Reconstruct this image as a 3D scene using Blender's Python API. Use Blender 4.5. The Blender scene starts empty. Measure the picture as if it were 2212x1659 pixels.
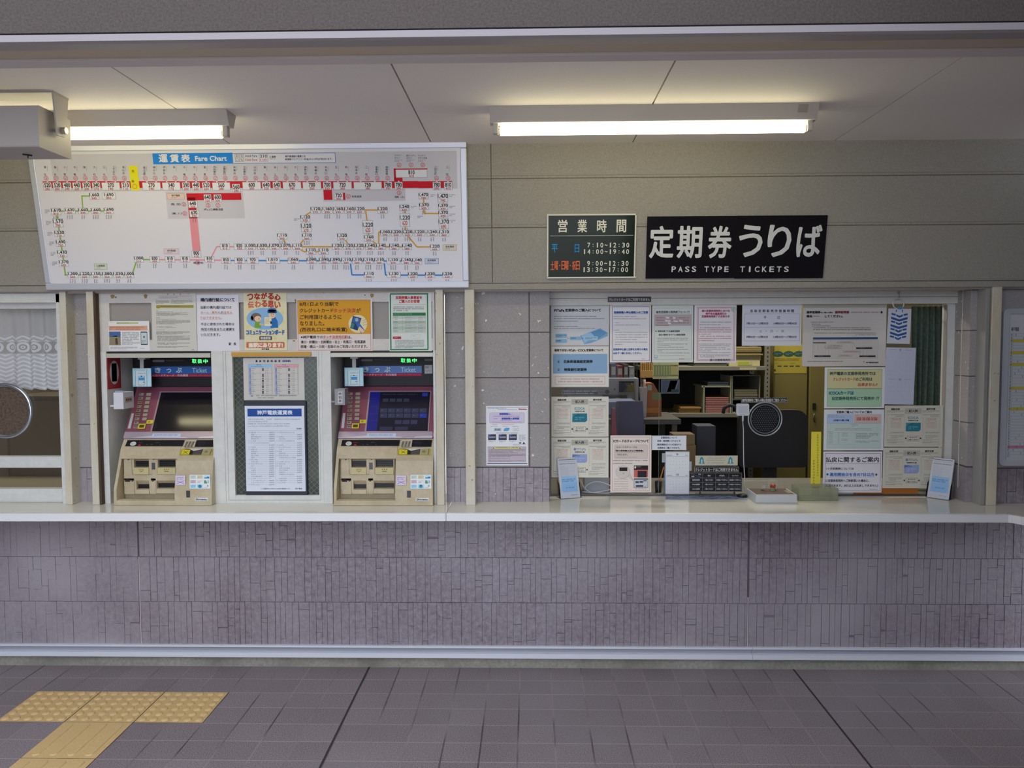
import bpy, math, random
import numpy as np
from mathutils import Vector, Matrix

# ---------------------------------------------------------------- camera, world, sun / area lights, exposure
SC = bpy.context.scene
COL = SC.collection
F_PX, YAW, PITCH, ROLL, CAM_D, CAM_H = 1743.3, -.0228, .0556, .0039, 3.936, 1.635


def _axes():
    cy, sy, cp, sp = math.cos(YAW), math.sin(YAW), math.cos(PITCH), math.sin(PITCH)
    fw = np.array([sy * cp, cy * cp, -sp])
    r = np.array([cy, -sy, 0.])
    d = np.cross(fw, r)
    c, s = math.cos(ROLL), math.sin(ROLL)
    return c * r + s * d, -s * r + c * d, fw


C_R, C_D, C_F = _axes()
C_O = np.array([0., -CAM_D, CAM_H])
cam_data = bpy.data.cameras.new('camera')
cam_data.sensor_width = 36
cam_data.lens = 36 * F_PX / 2212
cam_data.clip_start = .05
cam = bpy.data.objects.new('camera', cam_data)
COL.objects.link(cam)
m3 = Matrix((C_R, -C_D, -C_F)).transposed()
cam.matrix_world = Matrix.Translation(Vector(C_O)) @ m3.to_4x4()
SC.camera = cam

world = bpy.data.worlds.new('overcast_sky')
SC.world = world
world.use_nodes = True
WN = world.node_tree
bg = WN.nodes['Background']
bg.inputs['Color'].default_value = (.87, .93, 1.06, 1)
bg.inputs['Strength'].default_value = 1.0

SC.view_settings.view_transform = 'Standard'
SC.view_settings.look = 'None'
SC.view_settings.gamma = 1
SC.view_settings.use_curve_mapping = False
SC.view_settings.exposure = 1.42


def area_light(name, loc, sx, sy, power, color, rot=(0, 0, 0)):
    l = bpy.data.lights.new(name, 'AREA')
    l.shape = 'RECTANGLE'
    l.size, l.size_y, l.energy, l.color = sx, sy, power, color
    o = bpy.data.objects.new(name, l)
    o.location, o.rotation_euler = loc, rot
    COL.objects.link(o)
    return o


# unseen area lights, added to light the rooms behind the glass
area_light('office_fill_light', (1.3, 1.5, 2.44), 1.2, .3, 10, (1, .93, .78))
area_light('side_room_fill_light', (-2.9, 1.2, 2.44), .8, .3, 4, (1, .96, .88))


# ---------------------------------------------------------------- pixel rays onto planes (measuring the photograph)
def ray(u, v):
    return (u - 1106) / F_PX * C_R + (v - 829.5) / F_PX * C_D + C_F


def onY(u, v, Y):
    q = ray(u, v)
    return C_O + q * ((Y - C_O[1]) / q[1])


def onZ(u, v, Z):
    q = ray(u, v)
    return C_O + q * ((Z - C_O[2]) / q[2])


# ---------------------------------------------------------------- materials
def lin(c):
    return c / 12.92 if c <= .04045 else ((c + .055) / 1.055) ** 2.4


GAIN = .76
_mats = {}


def rgb(hexs, g=None):
    g = GAIN if g is None else g
    h = hexs.lstrip('#')
    return tuple(min(.9, lin(int(h[i:i + 2], 16) / 255) / g) for i in (0, 2, 4))


def mat(hexs, rough=.6, metal=0, spec=.5, g=None, key=None):
    k = key or (hexs, rough, metal, spec, g)
    if k in _mats:
        return _mats[k]
    m = bpy.data.materials.new('surface_' + hexs.lstrip('#'))
    m.use_nodes = True
    b = m.node_tree.nodes['Principled BSDF']
    b.inputs['Base Color'].default_value = (*rgb(hexs, g), 1)
    b.inputs['Roughness'].default_value = rough
    b.inputs['Metallic'].default_value = metal
    b.inputs['Specular IOR Level'].default_value = spec
    _mats[k] = m
    return m


def ink(hexs):
    return mat(hexs, .75, 0, .2)


def nodes_of(name, rough=.6):
    m = bpy.data.materials.new(name)
    m.use_nodes = True
    nt = m.node_tree
    return m, nt, nt.nodes['Principled BSDF']


def nd(nt, typ, **kw):
    n = nt.nodes.new(typ)
    for k, v in kw.items():
        if k in n.inputs:
            n.inputs[k].default_value = v
        else:
            setattr(n, k, v)
    return n


def ramp(nt, fac, stops):
    r = nt.nodes.new('ShaderNodeValToRGB')
    e = r.color_ramp.elements
    e[0].position, e[0].color = stops[0][0], stops[0][1]
    e[1].position, e[1].color = stops[-1][0], stops[-1][1]
    for p, c in stops[1:-1]:
        x = e.new(p)
        x.color = c
    nt.links.new(fac, r.inputs[0])
    return r


def c4(hexs):
    return (*rgb(hexs), 1)


def speckled(name, c0, c1, scale=250, rough=.8, bump=.3, dist=.002, big=None, bigscale=1.5, speck=None, stretch=None):
    """two-tone grain plus bump, with large faint patches of wear and optional pale specks"""
    m, nt, b = nodes_of(name)
    geo = nd(nt, 'ShaderNodeNewGeometry')
    pos = geo.outputs['Position']
    if stretch:
        mp = nd(nt, 'ShaderNodeMapping')
        mp.inputs['Scale'].default_value = stretch
        nt.links.new(pos, mp.inputs[0])
        pos = mp.outputs[0]
    n1 = nd(nt, 'ShaderNodeTexNoise', Scale=scale, Detail=3., Roughness=.7)
    nt.links.new(pos, n1.inputs['Vector'])
    r1 = ramp(nt, n1.outputs[0], [(.3, c4(c0)), (.7, c4(c1))])
    out = r1.outputs[0]
    if big:
        n2 = nd(nt, 'ShaderNodeTexNoise', Scale=bigscale, Detail=4., Roughness=.6)
        nt.links.new(geo.outputs['Position'], n2.inputs['Vector'])
        r2 = ramp(nt, n2.outputs[0], [(.42, (0, 0, 0, 1)), (.72, (1, 1, 1, 1))])
        mx = nd(nt, 'ShaderNodeMix', data_type='RGBA')
        nt.links.new(r2.outputs[0], mx.inputs[0])
        nt.links.new(out, mx.inputs[6])
        mx.inputs[7].default_value = c4(big)
        out = mx.outputs[2]
    if speck:
        n3 = nd(nt, 'ShaderNodeTexNoise', Scale=speck[1], Detail=2., Roughness=.5)
        nt.links.new(geo.outputs['Position'], n3.inputs['Vector'])
        r3 = ramp(nt, n3.outputs[0], [(speck[2], (0, 0, 0, 1)), (speck[2] + .03, (1, 1, 1, 1))])
        mx = nd(nt, 'ShaderNodeMix', data_type='RGBA')
        nt.links.new(r3.outputs[0], mx.inputs[0])
        nt.links.new(out, mx.inputs[6])
        mx.inputs[7].default_value = c4(speck[0])
        out = mx.outputs[2]
    nt.links.new(out, b.inputs['Base Color'])
    b.inputs['Roughness'].default_value = rough
    if bump:
        bp = nd(nt, 'ShaderNodeBump', Strength=bump, Distance=dist)
        nt.links.new(n1.outputs[0], bp.inputs['Height'])
        nt.links.new(bp.outputs[0], b.inputs['Normal'])
    return m


def glass_mat(name, gloss=.08, tint=(1, 1, 1, 1)):
    """clear sheet glass: see-through with a fresnel reflection"""
    m = bpy.data.materials.new(name)
    m.use_nodes = True
    nt = m.node_tree
    nt.nodes.clear()
    o = nd(nt, 'ShaderNodeOutputMaterial')
    t = nd(nt, 'ShaderNodeBsdfTransparent')
    t.inputs[0].default_value = tint
    g = nd(nt, 'ShaderNodeBsdfGlossy', Roughness=.02)
    fr = nd(nt, 'ShaderNodeFresnel', IOR=1.45)
    mx = nd(nt, 'ShaderNodeMixShader')
    nt.links.new(fr.outputs[0], mx.inputs[0])
    nt.links.new(t.outputs[0], mx.inputs[1])
    nt.links.new(g.outputs[0], mx.inputs[2])
    nt.links.new(mx.outputs[0], o.inputs[0])
    return m


def emit_mat(name, color, strength):
    m = bpy.data.materials.new(name)
    m.use_nodes = True
    nt = m.node_tree
    nt.nodes.clear()
    o = nd(nt, 'ShaderNodeOutputMaterial')
    e = nd(nt, 'ShaderNodeEmission', Strength=strength)
    e.inputs[0].default_value = (*color, 1)
    nt.links.new(e.outputs[0], o.inputs[0])
    return m


# ---------------------------------------------------------------- mesh builder
class MB:
    def __init__(self):
        self.v, self.f, self.fm, self.mats, self.sm = [], [], [], [], []

    def mi(self, m):
        if m not in self.mats:
            self.mats.append(m)
        return self.mats.index(m)

    def add(self, vs, fs, m, smooth=False):
        b = len(self.v)
        self.v.extend(tuple(map(float, p)) for p in vs)
        i = self.mi(m)
        for f in fs:
            self.f.append(tuple(b + k for k in f))
            self.fm.append(i)
            self.sm.append(smooth)
        return self

    def box(self, x0, x1, y0, y1, z0, z1, m):
        vs = [(x, y, z) for z in (z0, z1) for y in (y0, y1) for x in (x0, x1)]
        return self.add(vs, [(0, 2, 3, 1), (4, 5, 7, 6), (0, 1, 5, 4), (1, 3, 7, 5), (3, 2, 6, 7), (2, 0, 4, 6)], m)

    def prism(self, prof, axis, a0, a1, m, smooth=False):
        """extrude a closed outline along X ('x': outline is y,z), Y ('y': x,z) or Z ('z': x,y)"""
        def P(p, a):
            return (a, p[0], p[1]) if axis == 'x' else (p[0], a, p[1]) if axis == 'y' else (p[0], p[1], a)
        n = len(prof)
        vs = [P(p, a0) for p in prof] + [P(p, a1) for p in prof]
        fs = [(i, (i + 1) % n, n + (i + 1) % n, n + i) for i in range(n)]
        self.add(vs, fs, m, smooth)
        return self.add(vs, [tuple(range(n - 1, -1, -1)), tuple(range(n, 2 * n))], m)

    def cyl(self, c, r, h, axis, m, n=24, r2=None, caps=True, smooth=True):
        r2 = r if r2 is None else r2
        vs = []
        for rr, a in ((r, 0), (r2, h)):
            for i in range(n):
                t = 2 * math.pi * i / n
                p, q = rr * math.cos(t), rr * math.sin(t)
                vs.append({'x': (c[0] + a, c[1] + p, c[2] + q), 'y': (c[0] + p, c[1] + a, c[2] + q),
                           'z': (c[0] + p, c[1] + q, c[2] + a)}[axis])
        self.add(vs, [(i, (i + 1) % n, n + (i + 1) % n, n + i) for i in range(n)], m, smooth)
        if caps:
            self.add(vs, [tuple(range(n)), tuple(range(n, 2 * n))], m)
        return self

    def tube(self, pts, r, m, n=10, closed=False):
        P = [Vector(p) for p in pts]
        k = len(P)
        vs, up = [], Vector((.3, .5, .81))
        for i, p in enumerate(P):
            a = P[(i - 1) % k] if (closed or i > 0) else P[i]
            b = P[(i + 1) % k] if (closed or i < k - 1) else P[i]
            t = (b - a).normalized()
            s = t.cross(up)
            if s.length < .05:
                s = t.cross(Vector((1, 0, 0)))
            s.normalize()
            w = s.cross(t)
            for j in range(n):
                q = 2 * math.pi * j / n
                vs.append(p + r * (math.cos(q) * s + math.sin(q) * w))
        fs = []
        for i in range(k if closed else k - 1):
            for j in range(n):
                fs.append((i * n + j, i * n + (j + 1) % n, ((i + 1) % k) * n + (j + 1) % n, ((i + 1) % k) * n + j))
        if not closed:
            fs += [tuple(range(n - 1, -1, -1)), tuple(range((k - 1) * n, k * n))]
        return self.add(vs, fs, m, True)

    def lathe(self, prof, c, m, n=32, axis='z'):
        vs = []
        for r, h in prof:
            for i in range(n):
                t = 2 * math.pi * i / n
                p, q = r * math.cos(t), r * math.sin(t)
                vs.append((c[0] + p, c[1] + q, c[2] + h) if axis == 'z' else (c[0] + p, c[1] + h, c[2] + q))
        k = len(prof)
        fs = [(i * n + j, i * n + (j + 1) % n, (i + 1) * n + (j + 1) % n, (i + 1) * n + j) for i in range(k - 1) for j in range(n)]
        return self.add(vs, fs, m, True)

    def build(self, name, parent=None, bevel=0, loc=None, seg=2):
        me = bpy.data.meshes.new(name)
        vs = self.v
        if loc is not None:
            vs = [(a - loc[0], b - loc[1], c - loc[2]) for a, b, c in vs]
        me.from_pydata(vs, [], self.f)
        for m in self.mats:
            me.materials.append(m)
        me.polygons.foreach_set('material_index', self.fm)
        me.polygons.foreach_set('use_smooth', self.sm)
        me.update()
        o = bpy.data.objects.new(name, me)
        COL.objects.link(o)
        if loc is not None:
            o.location = loc
        if parent is not None:
            o.parent = parent
            if loc is None and parent.type == 'EMPTY':
                o.matrix_parent_inverse = Matrix.Translation(-parent.location)
        if bevel:
            b = o.modifiers.new('soft_edges', 'BEVEL')
            b.width, b.segments, b.limit_method, b.angle_limit = bevel, seg, 'ANGLE', .6
        return o


def tag(o, label, cat, group=None, kind=None):
    o['label'] = label
    o['category'] = cat
    if group:
        o['group'] = group
    if kind:
        o['kind'] = kind
    return o


def thing(name, label, cat, loc=(0, 0, 0), group=None, kind=None):
    o = bpy.data.objects.new(name, None)
    o.empty_display_size = .05
    o.location = loc
    COL.objects.link(o)
    return tag(o, label, cat, group, kind)


def copy_tree(o, parent=None):
    c = o.copy()
    COL.objects.link(c)
    if parent is not None:
        c.parent = parent
    for ch in list(o.children):
        copy_tree(ch, c)
    return c


# ---------------------------------------------------------------- print: lettering, rules and pictures lying on a sheet
_gl = {}


def glyphs(s):
    if s in _gl:
        return _gl[s]
    c = bpy.data.curves.new('lettering', 'FONT')
    c.body = s
    c.resolution_u = 3 if len(s) < 14 else 2
    o = bpy.data.objects.new('lettering', c)
    COL.objects.link(o)
    dg = bpy.context.evaluated_depsgraph_get()
    me = bpy.data.meshes.new_from_object(o.evaluated_get(dg), depsgraph=dg)
    vs = [(v.co.x, v.co.y) for v in me.vertices]
    fs = [tuple(p.vertices) for p in me.polygons]
    bpy.data.objects.remove(o)
    bpy.data.curves.remove(c)
    bpy.data.meshes.remove(me)
    if not vs:
        vs, fs = [(0, 0), (1, 1)], []
    xs, ys = [v[0] for v in vs], [v[1] for v in vs]
    _gl[s] = (vs, fs, min(xs), max(xs), min(ys), max(ys))
    return _gl[s]


class Sheet:
    """a flat plane (point O, right A, up B, facing N) that print is laid on; u,v are photograph pixels or, with unit=(w,h), a w x h grid"""
    def __init__(self, O, A, B, unit=None, size=None, mb=None, lift=.0002, rnd=1):
        self.O, self.A, self.B = np.array(O, float), np.array(A, float), np.array(B, float)
        self.A /= np.linalg.norm(self.A)
        self.B /= np.linalg.norm(self.B)
        self.N = np.cross(self.A, self.B)
        if self.N[1] > 0 and abs(self.N[1]) > .2:
            self.N = -self.N
        self.unit, self.size = unit, size
        self.mb = mb or MB()
        self.lift, self.k = lift, 1
        self.rng = random.Random(rnd)
        self.pre = None

    def crop(self, x, y, sc):
        self.pre = (x, y, sc)
        return self

    def P(self, u, v):
        if self.pre:
            u, v = self.pre[0] + u / self.pre[2], self.pre[1] + v / self.pre[2]
        if self.unit:
            return (u / self.unit[0] * self.size[0], -v / self.unit[1] * self.size[1])
        q = ray(u, v)
        t = np.dot(self.O - C_O, self.N) / np.dot(q, self.N)
        w = C_O + q * t - self.O
        return float(np.dot(w, self.A)), float(np.dot(w, self.B))

    def sc(self, u, v):
        a, b = self.P(u - .5, v), self.P(u + .5, v)
        c, d = self.P(u, v - .5), self.P(u, v + .5)
        return b[0] - a[0], c[1] - d[1]

    def W(self, a, b, l=0):
        return self.O + self.A * a + self.B * b + self.N * (l * self.lift)

    def poly(self, loc, col, l=None):
        l = self.k if l is None else l
        m = ink(col) if isinstance(col, str) else col
        self.mb.add([self.W(a, b, l) for a, b in loc], [tuple(range(len(loc)))], m)

    def up(self, n=1):
        self.k += n
        return self

    def loc4(self, x0, y0, x1, y1):
        u, v = (x0 + x1) / 2, (y0 + y1) / 2
        a, b = self.P(u, v)
        su, sv = self.sc(u, v)
        w, h = (x1 - x0) / 2 * su, (y1 - y0) / 2 * sv
        return a - w, b + h, a + w, b - h

    def r(self, x0, y0, x1, y1, col, l=None):
        a0, b0, a1, b1 = self.loc4(x0, y0, x1, y1)
        self.poly([(a0, b0), (a1, b0), (a1, b1), (a0, b1)], col, l)
        return self

    def fr(self, x0, y0, x1, y1, col, w=1, l=None):
        """outline"""
        self.r(x0, y0, x1, y0 + w, col, l)
        self.r(x0, y1 - w, x1, y1, col, l)
        self.r(x0, y0 + w, x0 + w, y1 - w, col, l)
        self.r(x1 - w, y0 + w, x1, y1 - w, col, l)
        return self

    def rr(self, x0, y0, x1, y1, rad, col, l=None, n=5):
        a0, b0, a1, b1 = self.loc4(x0, y0, x1, y1)
        q = rad * (a1 - a0) / (x1 - x0)
        pts = []
        for cx, cy, t0 in ((a1 - q, b0 - q, 0), (a0 + q, b0 - q, 90), (a0 + q, b1 + q, 180), (a1 - q, b1 + q, 270)):
            for i in range(n + 1):
                t = math.radians(t0 + 90 * i / n)
                pts.append((cx + q * math.cos(t), cy + q * math.sin(t)))
        self.poly(pts, col, l)
        return self

    def el(self, cx, cy, rx, ry, col, l=None, n=28):
        a, b = self.P(cx, cy)
        su, sv = self.sc(cx, cy)
        self.poly([(a + rx * su * math.cos(2 * math.pi * i / n), b + ry * sv * math.sin(2 * math.pi * i / n)) for i in range(n)], col, l)
        return self

    def ring(self, cx, cy, rx, w, col, l=None, n=20):
        a, b = self.P(cx, cy)
        su, sv = self.sc(cx, cy)
        l = self.k if l is None else l
        vs = []
        for rr_ in (rx, rx - w):
            vs += [self.W(a + rr_ * su * math.cos(2 * math.pi * i / n), b + rr_ * su * math.sin(2 * math.pi * i / n), l) for i in range(n)]
        self.mb.add(vs, [(i, (i + 1) % n, n + (i + 1) % n, n + i) for i in range(n)], ink(col))
        return self

    def ln(self, x0, y0, x1, y1, w, col, l=None):
        p, q = np.array(self.P(x0, y0)), np.array(self.P(x1, y1))
        s = self.sc((x0 + x1) / 2, (y0 + y1) / 2)[0]
        d = (q - p) / (np.linalg.norm(q - p) + 1e-9)
        o = np.array([-d[1], d[0]]) * w * s / 2
        self.poly([tuple(p + o), tuple(q + o), tuple(q - o), tuple(p - o)], col, l)
        return self

    def pg(self, pts, col, l=None):
        self.poly([self.P(u, v) for u, v in pts], col, l)
        return self

    def t(self, s, x0, y0, x1, y1, col, b=0, l=None, slant=0):
        """lettering fitted to the box; b thickens the strokes (in u units)"""
        vs, fs, gx0, gx1, gy0, gy1 = glyphs(s)
        a0, b0, a1, b1 = self.loc4(x0, y0, x1, y1)
        su = (a1 - a0) / max(1e-6, x1 - x0)
        l = self.k if l is None else l
        sx, sy = (a1 - a0) / max(1e-6, gx1 - gx0), (b0 - b1) / max(1e-6, gy1 - gy0)
        offs = [(0, 0)] if not b else [(-b, 0), (b, 0), (0, b), (0, -b), (b * .7, b * .7), (-b * .7, -b * .7), (b * .7, -b * .7), (-b * .7, b * .7)]
        m = ink(col) if isinstance(col, str) else col
        for i, (ox, oy) in enumerate(offs):
            self.mb.add([self.W(a0 + (x - gx0) * sx + ox * su + slant * (y - gy0) * sy, b1 + (y - gy0) * sy + oy * su, l + i * .11) for x, y in vs], fs, m)
        return self

    def ch(self, x, y, w, h, col, l=None):
        """one character too small in the photograph to be read"""
        R = self.rng
        s = R.random()
        t = h * .17
        for q in ((.08, .45, .8) if s < .6 else (.25, .75)):
            a, c = (0, 1) if R.random() < .6 else ((.2, 1) if R.random() < .5 else (0, .7))
            self.r(x + a * w, y + q * h, x + c * w, y + q * h + t, col, l)
        q = R.choice((.15, .42, .7))
        self.r(x + q * w, y, x + q * w + w * .2, y + h, col, (self.k if l is None else l) + .2)

    def scr(self, x0, y0, x1, y1, col, pitch=4., fill=.62, last=.6, cw=.8, l=None, indent=0):
        """lines of text too small to be read, between y0 and y1"""
        n = max(1, int(round((y1 - y0) / pitch)))
        p = (y1 - y0) / n
        h = p * fill
        w = h * cw * 1.05
        for i in range(n):
            xe = x1 if i < n - 1 else x0 + (x1 - x0) * last
            if n > 3 and self.rng.random() < .3:
                xe = x0 + (x1 - x0) * self.rng.uniform(.55, .98)
            x = x0 + (indent if i else 0)
            while x + w <= xe + .01:
                if self.rng.random() < .93:
                    self.ch(x, y0 + i * p, w * .86, h, col, l)
                x += w
        return self

    def vscr(self, x, y0, y1, n, col, w=None):
        """n unreadable characters set one under another"""
        p = (y1 - y0) / n
        w = w or p * .8
        for i in range(n):
            self.ch(x - w / 2, y0 + i * p, w, p * .8, col)
        return self


UPZ = (0, 0, 1)


def vsheet(Y, **kw):
    return Sheet((0, Y, 0), (1, 0, 0), UPZ, **kw)


def notice(name, label, x0, y0, x1, y1, Y, base, cat='notice', group=None, draw=None, thick=.0012, parent=None, rot=0, rough=.55, curl=0):
    """a sheet of paper with its print, fixed flat at distance Y; the pixels are its outline in the photograph"""
    s = vsheet(Y - thick - .0001)
    a0, b0, a1, b1 = s.loc4(x0, y0, x1, y1)
    mb = s.mb
    mb.box(a0, a1, Y - thick, Y, b1, b0, mat(base, rough))
    if draw:
        draw(s)
    c = ((a0 + a1) / 2, Y - thick, (b0 + b1) / 2)
    o = mb.build(name, loc=c)
    if rot:
        o.rotation_euler = (0, math.radians(rot), 0)
    if parent is None:
        tag(o, label, cat, group)
    else:
        o.parent = parent
        o.matrix_parent_inverse = Matrix.Translation(-parent.location)
    return o
# ---------------------------------------------------------------- surfaces of the building
M_FASCIA = speckled('rough_grey_render', '403a37', '544c48', 140, .95, .5, .004)
M_CEIL = speckled('off_white_ceiling_board', 'cdc6c2', 'd5cfca', 300, .85, .05, .001)
M_BEIGE = speckled('beige_rendered_board', '858178', '98948b', 160, .9, .35, .003)
M_STONE = speckled('pale_grey_stone_board', '868180', '9d9998', 230, .9, .35, .002, speck=('cfccc8', 46, .71))
M_PURPLE = speckled('mauve_stone_siding', '675e65', '8d848b', 42, .36, .7, .004, big='979096', bigscale=1.1, speck=('c4c0c2', 60, .76))
M_GROOVE = mat('5f565a', .9)
M_BGROOVE = mat('6d675b', .9)
M_PURPLE.node_tree.nodes['Principled BSDF'].inputs['Specular IOR Level'].default_value = .8
M_KERB = speckled('worn_concrete_kerb', '7c7a70', '96938a', 60, .9, .3, .002, big='6a675e', bigscale=3)
M_ALU = mat('c9ccd4', .4, .1)
M_WHITE = mat('c8cac8', .45)
M_FRAME = speckled('painted_white_frame', 'bdbebb', 'c8c8c4', 20, .5, .02, .001, speck=('6b5a48', 90, .80))
M_CREAM = speckled('peeling_cream_paint', 'b3aa95', 'c0b8a4', 12, .6, .2, .001, big='bdbbb4', bigscale=5, speck=('9a9182', 40, .68), stretch=(3, 3, .6))
M_GREYMET = mat('8f8d8a', .45, .2)
M_DARK = mat('1c1a1e', .6)
M_BLACK = mat('131216', .45)


def wall_blocks(mb, x0, x1, zs, y, m, gap=.005, vj=(), depth=.02, back=M_GROOVE):
    xs = [x0] + [v for v in vj if x0 < v < x1] + [x1]
    mb.box(x0, x1, y + .004, y + depth, zs[0], zs[-1], back)
    for a, b in zip(xs, xs[1:]):
        for c, d in zip(zs, zs[1:]):
            g = gap / 2
            mb.box(a + (g if a != x0 else 0), b - (g if b != x1 else 0), y, y + depth, c + (g if c != zs[0] else 0), d - (g if d != zs[-1] else 0), m)


# floor of 15 cm tiles --------------------------------------------------------
def floor_material():
    m, nt, b = nodes_of('dark_mauve_floor_tile')
    geo = nd(nt, 'ShaderNodeNewGeometry')
    sep = nd(nt, 'ShaderNodeSeparateXYZ')
    nt.links.new(geo.outputs['Position'], sep.inputs[0])

    def math_(op, a, v=None, w=None):
        n = nd(nt, 'ShaderNodeMath', operation=op)
        for i, q in enumerate((a, v, w)):
            if q is None:
                continue
            if isinstance(q, (int, float)):
                n.inputs[i].default_value = q
            else:
                nt.links.new(q, n.inputs[i])
        return n.outputs[0]

    def cell(axis, off, width):
        s = math_('ADD', sep.outputs[axis], 30 + off)
        s = math_('DIVIDE', s, .15)
        fr = math_('FRACT', s)
        d = math_('ABSOLUTE', math_('SUBTRACT', fr, .5))
        return math_('GREATER_THAN', d, .5 - width / .15), math_('FLOOR', s)
    gx, ix = cell(0, .0543, .0034)
    gy, iy = cell(1, .152, .0022)
    cmb = nd(nt, 'ShaderNodeCombineXYZ')
    nt.links.new(ix, cmb.inputs[0])
    nt.links.new(iy, cmb.inputs[1])
    wn = nd(nt, 'ShaderNodeTexWhiteNoise')
    nt.links.new(cmb.outputs[0], wn.inputs[0])
    n1 = nd(nt, 'ShaderNodeTexNoise', Scale=230., Detail=3., Roughness=.8)
    nt.links.new(geo.outputs['Position'], n1.inputs['Vector'])
    r1 = ramp(nt, n1.outputs[0], [(.34, c4('453d3e')), (.5, c4('72686a')), (.68, c4('a0969a'))])
    hs = nd(nt, 'ShaderNodeHueSaturation')
    nt.links.new(r1.outputs[0], hs.inputs['Color'])
    nt.links.new(math_('MULTIPLY_ADD', wn.outputs[0], .16, .92), hs.inputs['Value'])
    # grey wear in large soft patches
    n2 = nd(nt, 'ShaderNodeTexNoise', Scale=.9, Detail=5., Roughness=.6)
    nt.links.new(geo.outputs['Position'], n2.inputs['Vector'])
    r2 = ramp(nt, n2.outputs[0], [(.45, (0, 0, 0, 1)), (.75, (.55, .55, .55, 1))])
    mw = nd(nt, 'ShaderNodeMix', data_type='RGBA')
    nt.links.new(r2.outputs[0], mw.inputs[0])
    nt.links.new(hs.outputs[0], mw.inputs[6])
    mw.inputs[7].default_value = c4('807b82')
    # joints: pale along the building, patchily dark across it
    n3 = nd(nt, 'ShaderNodeTexNoise', Scale=2.2, Detail=2.)
    nt.links.new(geo.outputs['Position'], n3.inputs['Vector'])
    jr = ramp(nt, n3.outputs[0], [(.38, c4('2f2a2e')), (.56, c4('857a7a'))])
    m1 = nd(nt, 'ShaderNodeMix', data_type='RGBA')
    nt.links.new(math_('MULTIPLY', gy, .75), m1.inputs[0])
    nt.links.new(mw.outputs[2], m1.inputs[6])
    m1.inputs[7].default_value = c4('9c9190')
    m2 = nd(nt, 'ShaderNodeMix', data_type='RGBA')
    nt.links.new(math_('MULTIPLY', gx, .8), m2.inputs[0])
    nt.links.new(m1.outputs[2], m2.inputs[6])
    nt.links.new(jr.outputs[0], m2.inputs[7])
    nt.links.new(m2.outputs[2], b.inputs['Base Color'])
    b.inputs['Roughness'].default_value = .5
    gr = math_('MAXIMUM', gx, gy)
    h = math_('SUBTRACT', math_('MULTIPLY', n1.outputs[0], .35), gr)
    bp = nd(nt, 'ShaderNodeBump', Strength=.5, Distance=.0015)
    nt.links.new(h, bp.inputs['Height'])
    nt.links.new(bp.outputs[0], b.inputs['Normal'])
    return m


M_FLOOR = floor_material()
M_JOINT = mat('2f2a30', .9)
fl = MB()
fl.box(-6, 6, -4.4, 0, -.1, 0, M_FLOOR)
for X in (-.8093, 1.2957):                       # the two wide dark movement joints
    fl.box(X - .0045, X + .0045, -4.4, -.001, -.001, .0006, M_JOINT)
tag(fl.build('floor'), 'dark mauve tiled concourse floor with two wide dark joints', 'floor', kind='structure')

gr = MB()
gr.box(-12, 12, -20, -4.4, -.1, -.002, mat('b9b6b0', .9))  # out of view; made pale to bounce light up to the ceiling
tag(gr.build('ground_bounce'), 'pale paved forecourt behind the viewer', 'ground', kind='structure')

# ceiling, four boards wide, with open joints -----------------------------------
CZ = 2.545
TILT = math.radians(10)          # the upper wall leans out towards the concourse
KC = (CZ - CAM_H) / (2.574 - CAM_H)


def cy_(y):
    return (y + CAM_D) * KC - CAM_D


def cz_(z):
    return CAM_H + (z - CAM_H) * KC


ce = MB()
cj = [-4.3] + [v * KC for v in (-3.36, -2.4, -1.436, -.472, .4935, 1.4535, 2.42)] + [4.2]
for a, b in zip(cj, cj[1:]):
    for c, d in ((cy_(-1.19), cy_(-.56)), (cy_(-.56), .3)):
        ce.box(a + .003, b - .003, c + .0006, d - .0006, CZ, CZ + .03, M_CEIL)
ce.box(-4.3, 4.2, cy_(-1.19), .3, CZ + .012, CZ + .04, M_GROOVE)
tag(ce.build('ceiling'), 'off white boarded ceiling with diagonal looking joints over the counter', 'ceiling', kind='structure')

# lintel above the opening: render face, two metal rails and the shutter slot
def scaled(prof):
    return [(cy_(y), cz_(z)) for y, z in prof]


be = MB()
be.prism(scaled([(-1.43, 2.5805), (-1.43, 3.4), (-1.2, 3.4), (-1.2, 2.612), (-1.36, 2.612), (-1.36, 2.5805)]), 'x', -4.5, 4.5, M_FASCIA)
be.prism(scaled([(-1.424, 2.5755), (-1.424, 2.5805), (-1.37, 2.5805), (-1.37, 2.5755)]), 'x', -4.5, 4.5, M_JOINT)
tag(be.build('wall_fascia'), 'rough dark grey rendered face above the shutter rail', 'wall', kind='structure')
tr = MB()
tr.prism(scaled([(-1.43, 2.5755), (-1.43, 2.555), (-1.415, 2.551), (-1.365, 2.551), (-1.365, 2.5755)]), 'x', -4.5, 4.5, mat('8a8486', .55))
tag(tr.build('trim_1'), 'pale painted rail along the lower edge of the grey render', 'rail', kind='structure')
tr = MB()
tr.prism(scaled([(-1.365, 2.571), (-1.365, 2.60), (-1.235, 2.60), (-1.235, 2.571)]), 'x', -4.5, 4.5, mat('b3a594', .8))
tag(tr.build('trim_2'), 'brownish shutter slot between the two ceiling rails', 'slot', kind='structure')
tr = MB()
tr.prism(scaled([(-1.232, 2.60), (-1.232, 2.562), (-1.19, 2.556), (-1.17, 2.572), (-1.17, 2.60)]), 'x', -4.5, 4.5, mat('b6aeac', .6))
tag(tr.build('trim_3'), 'thin pale rail where the ceiling boards begin', 'rail', kind='structure')
ro = MB()
ro.box(-4.5, 4.5, -1.6, .5, 3.2, 3.3, M_FASCIA)
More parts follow.
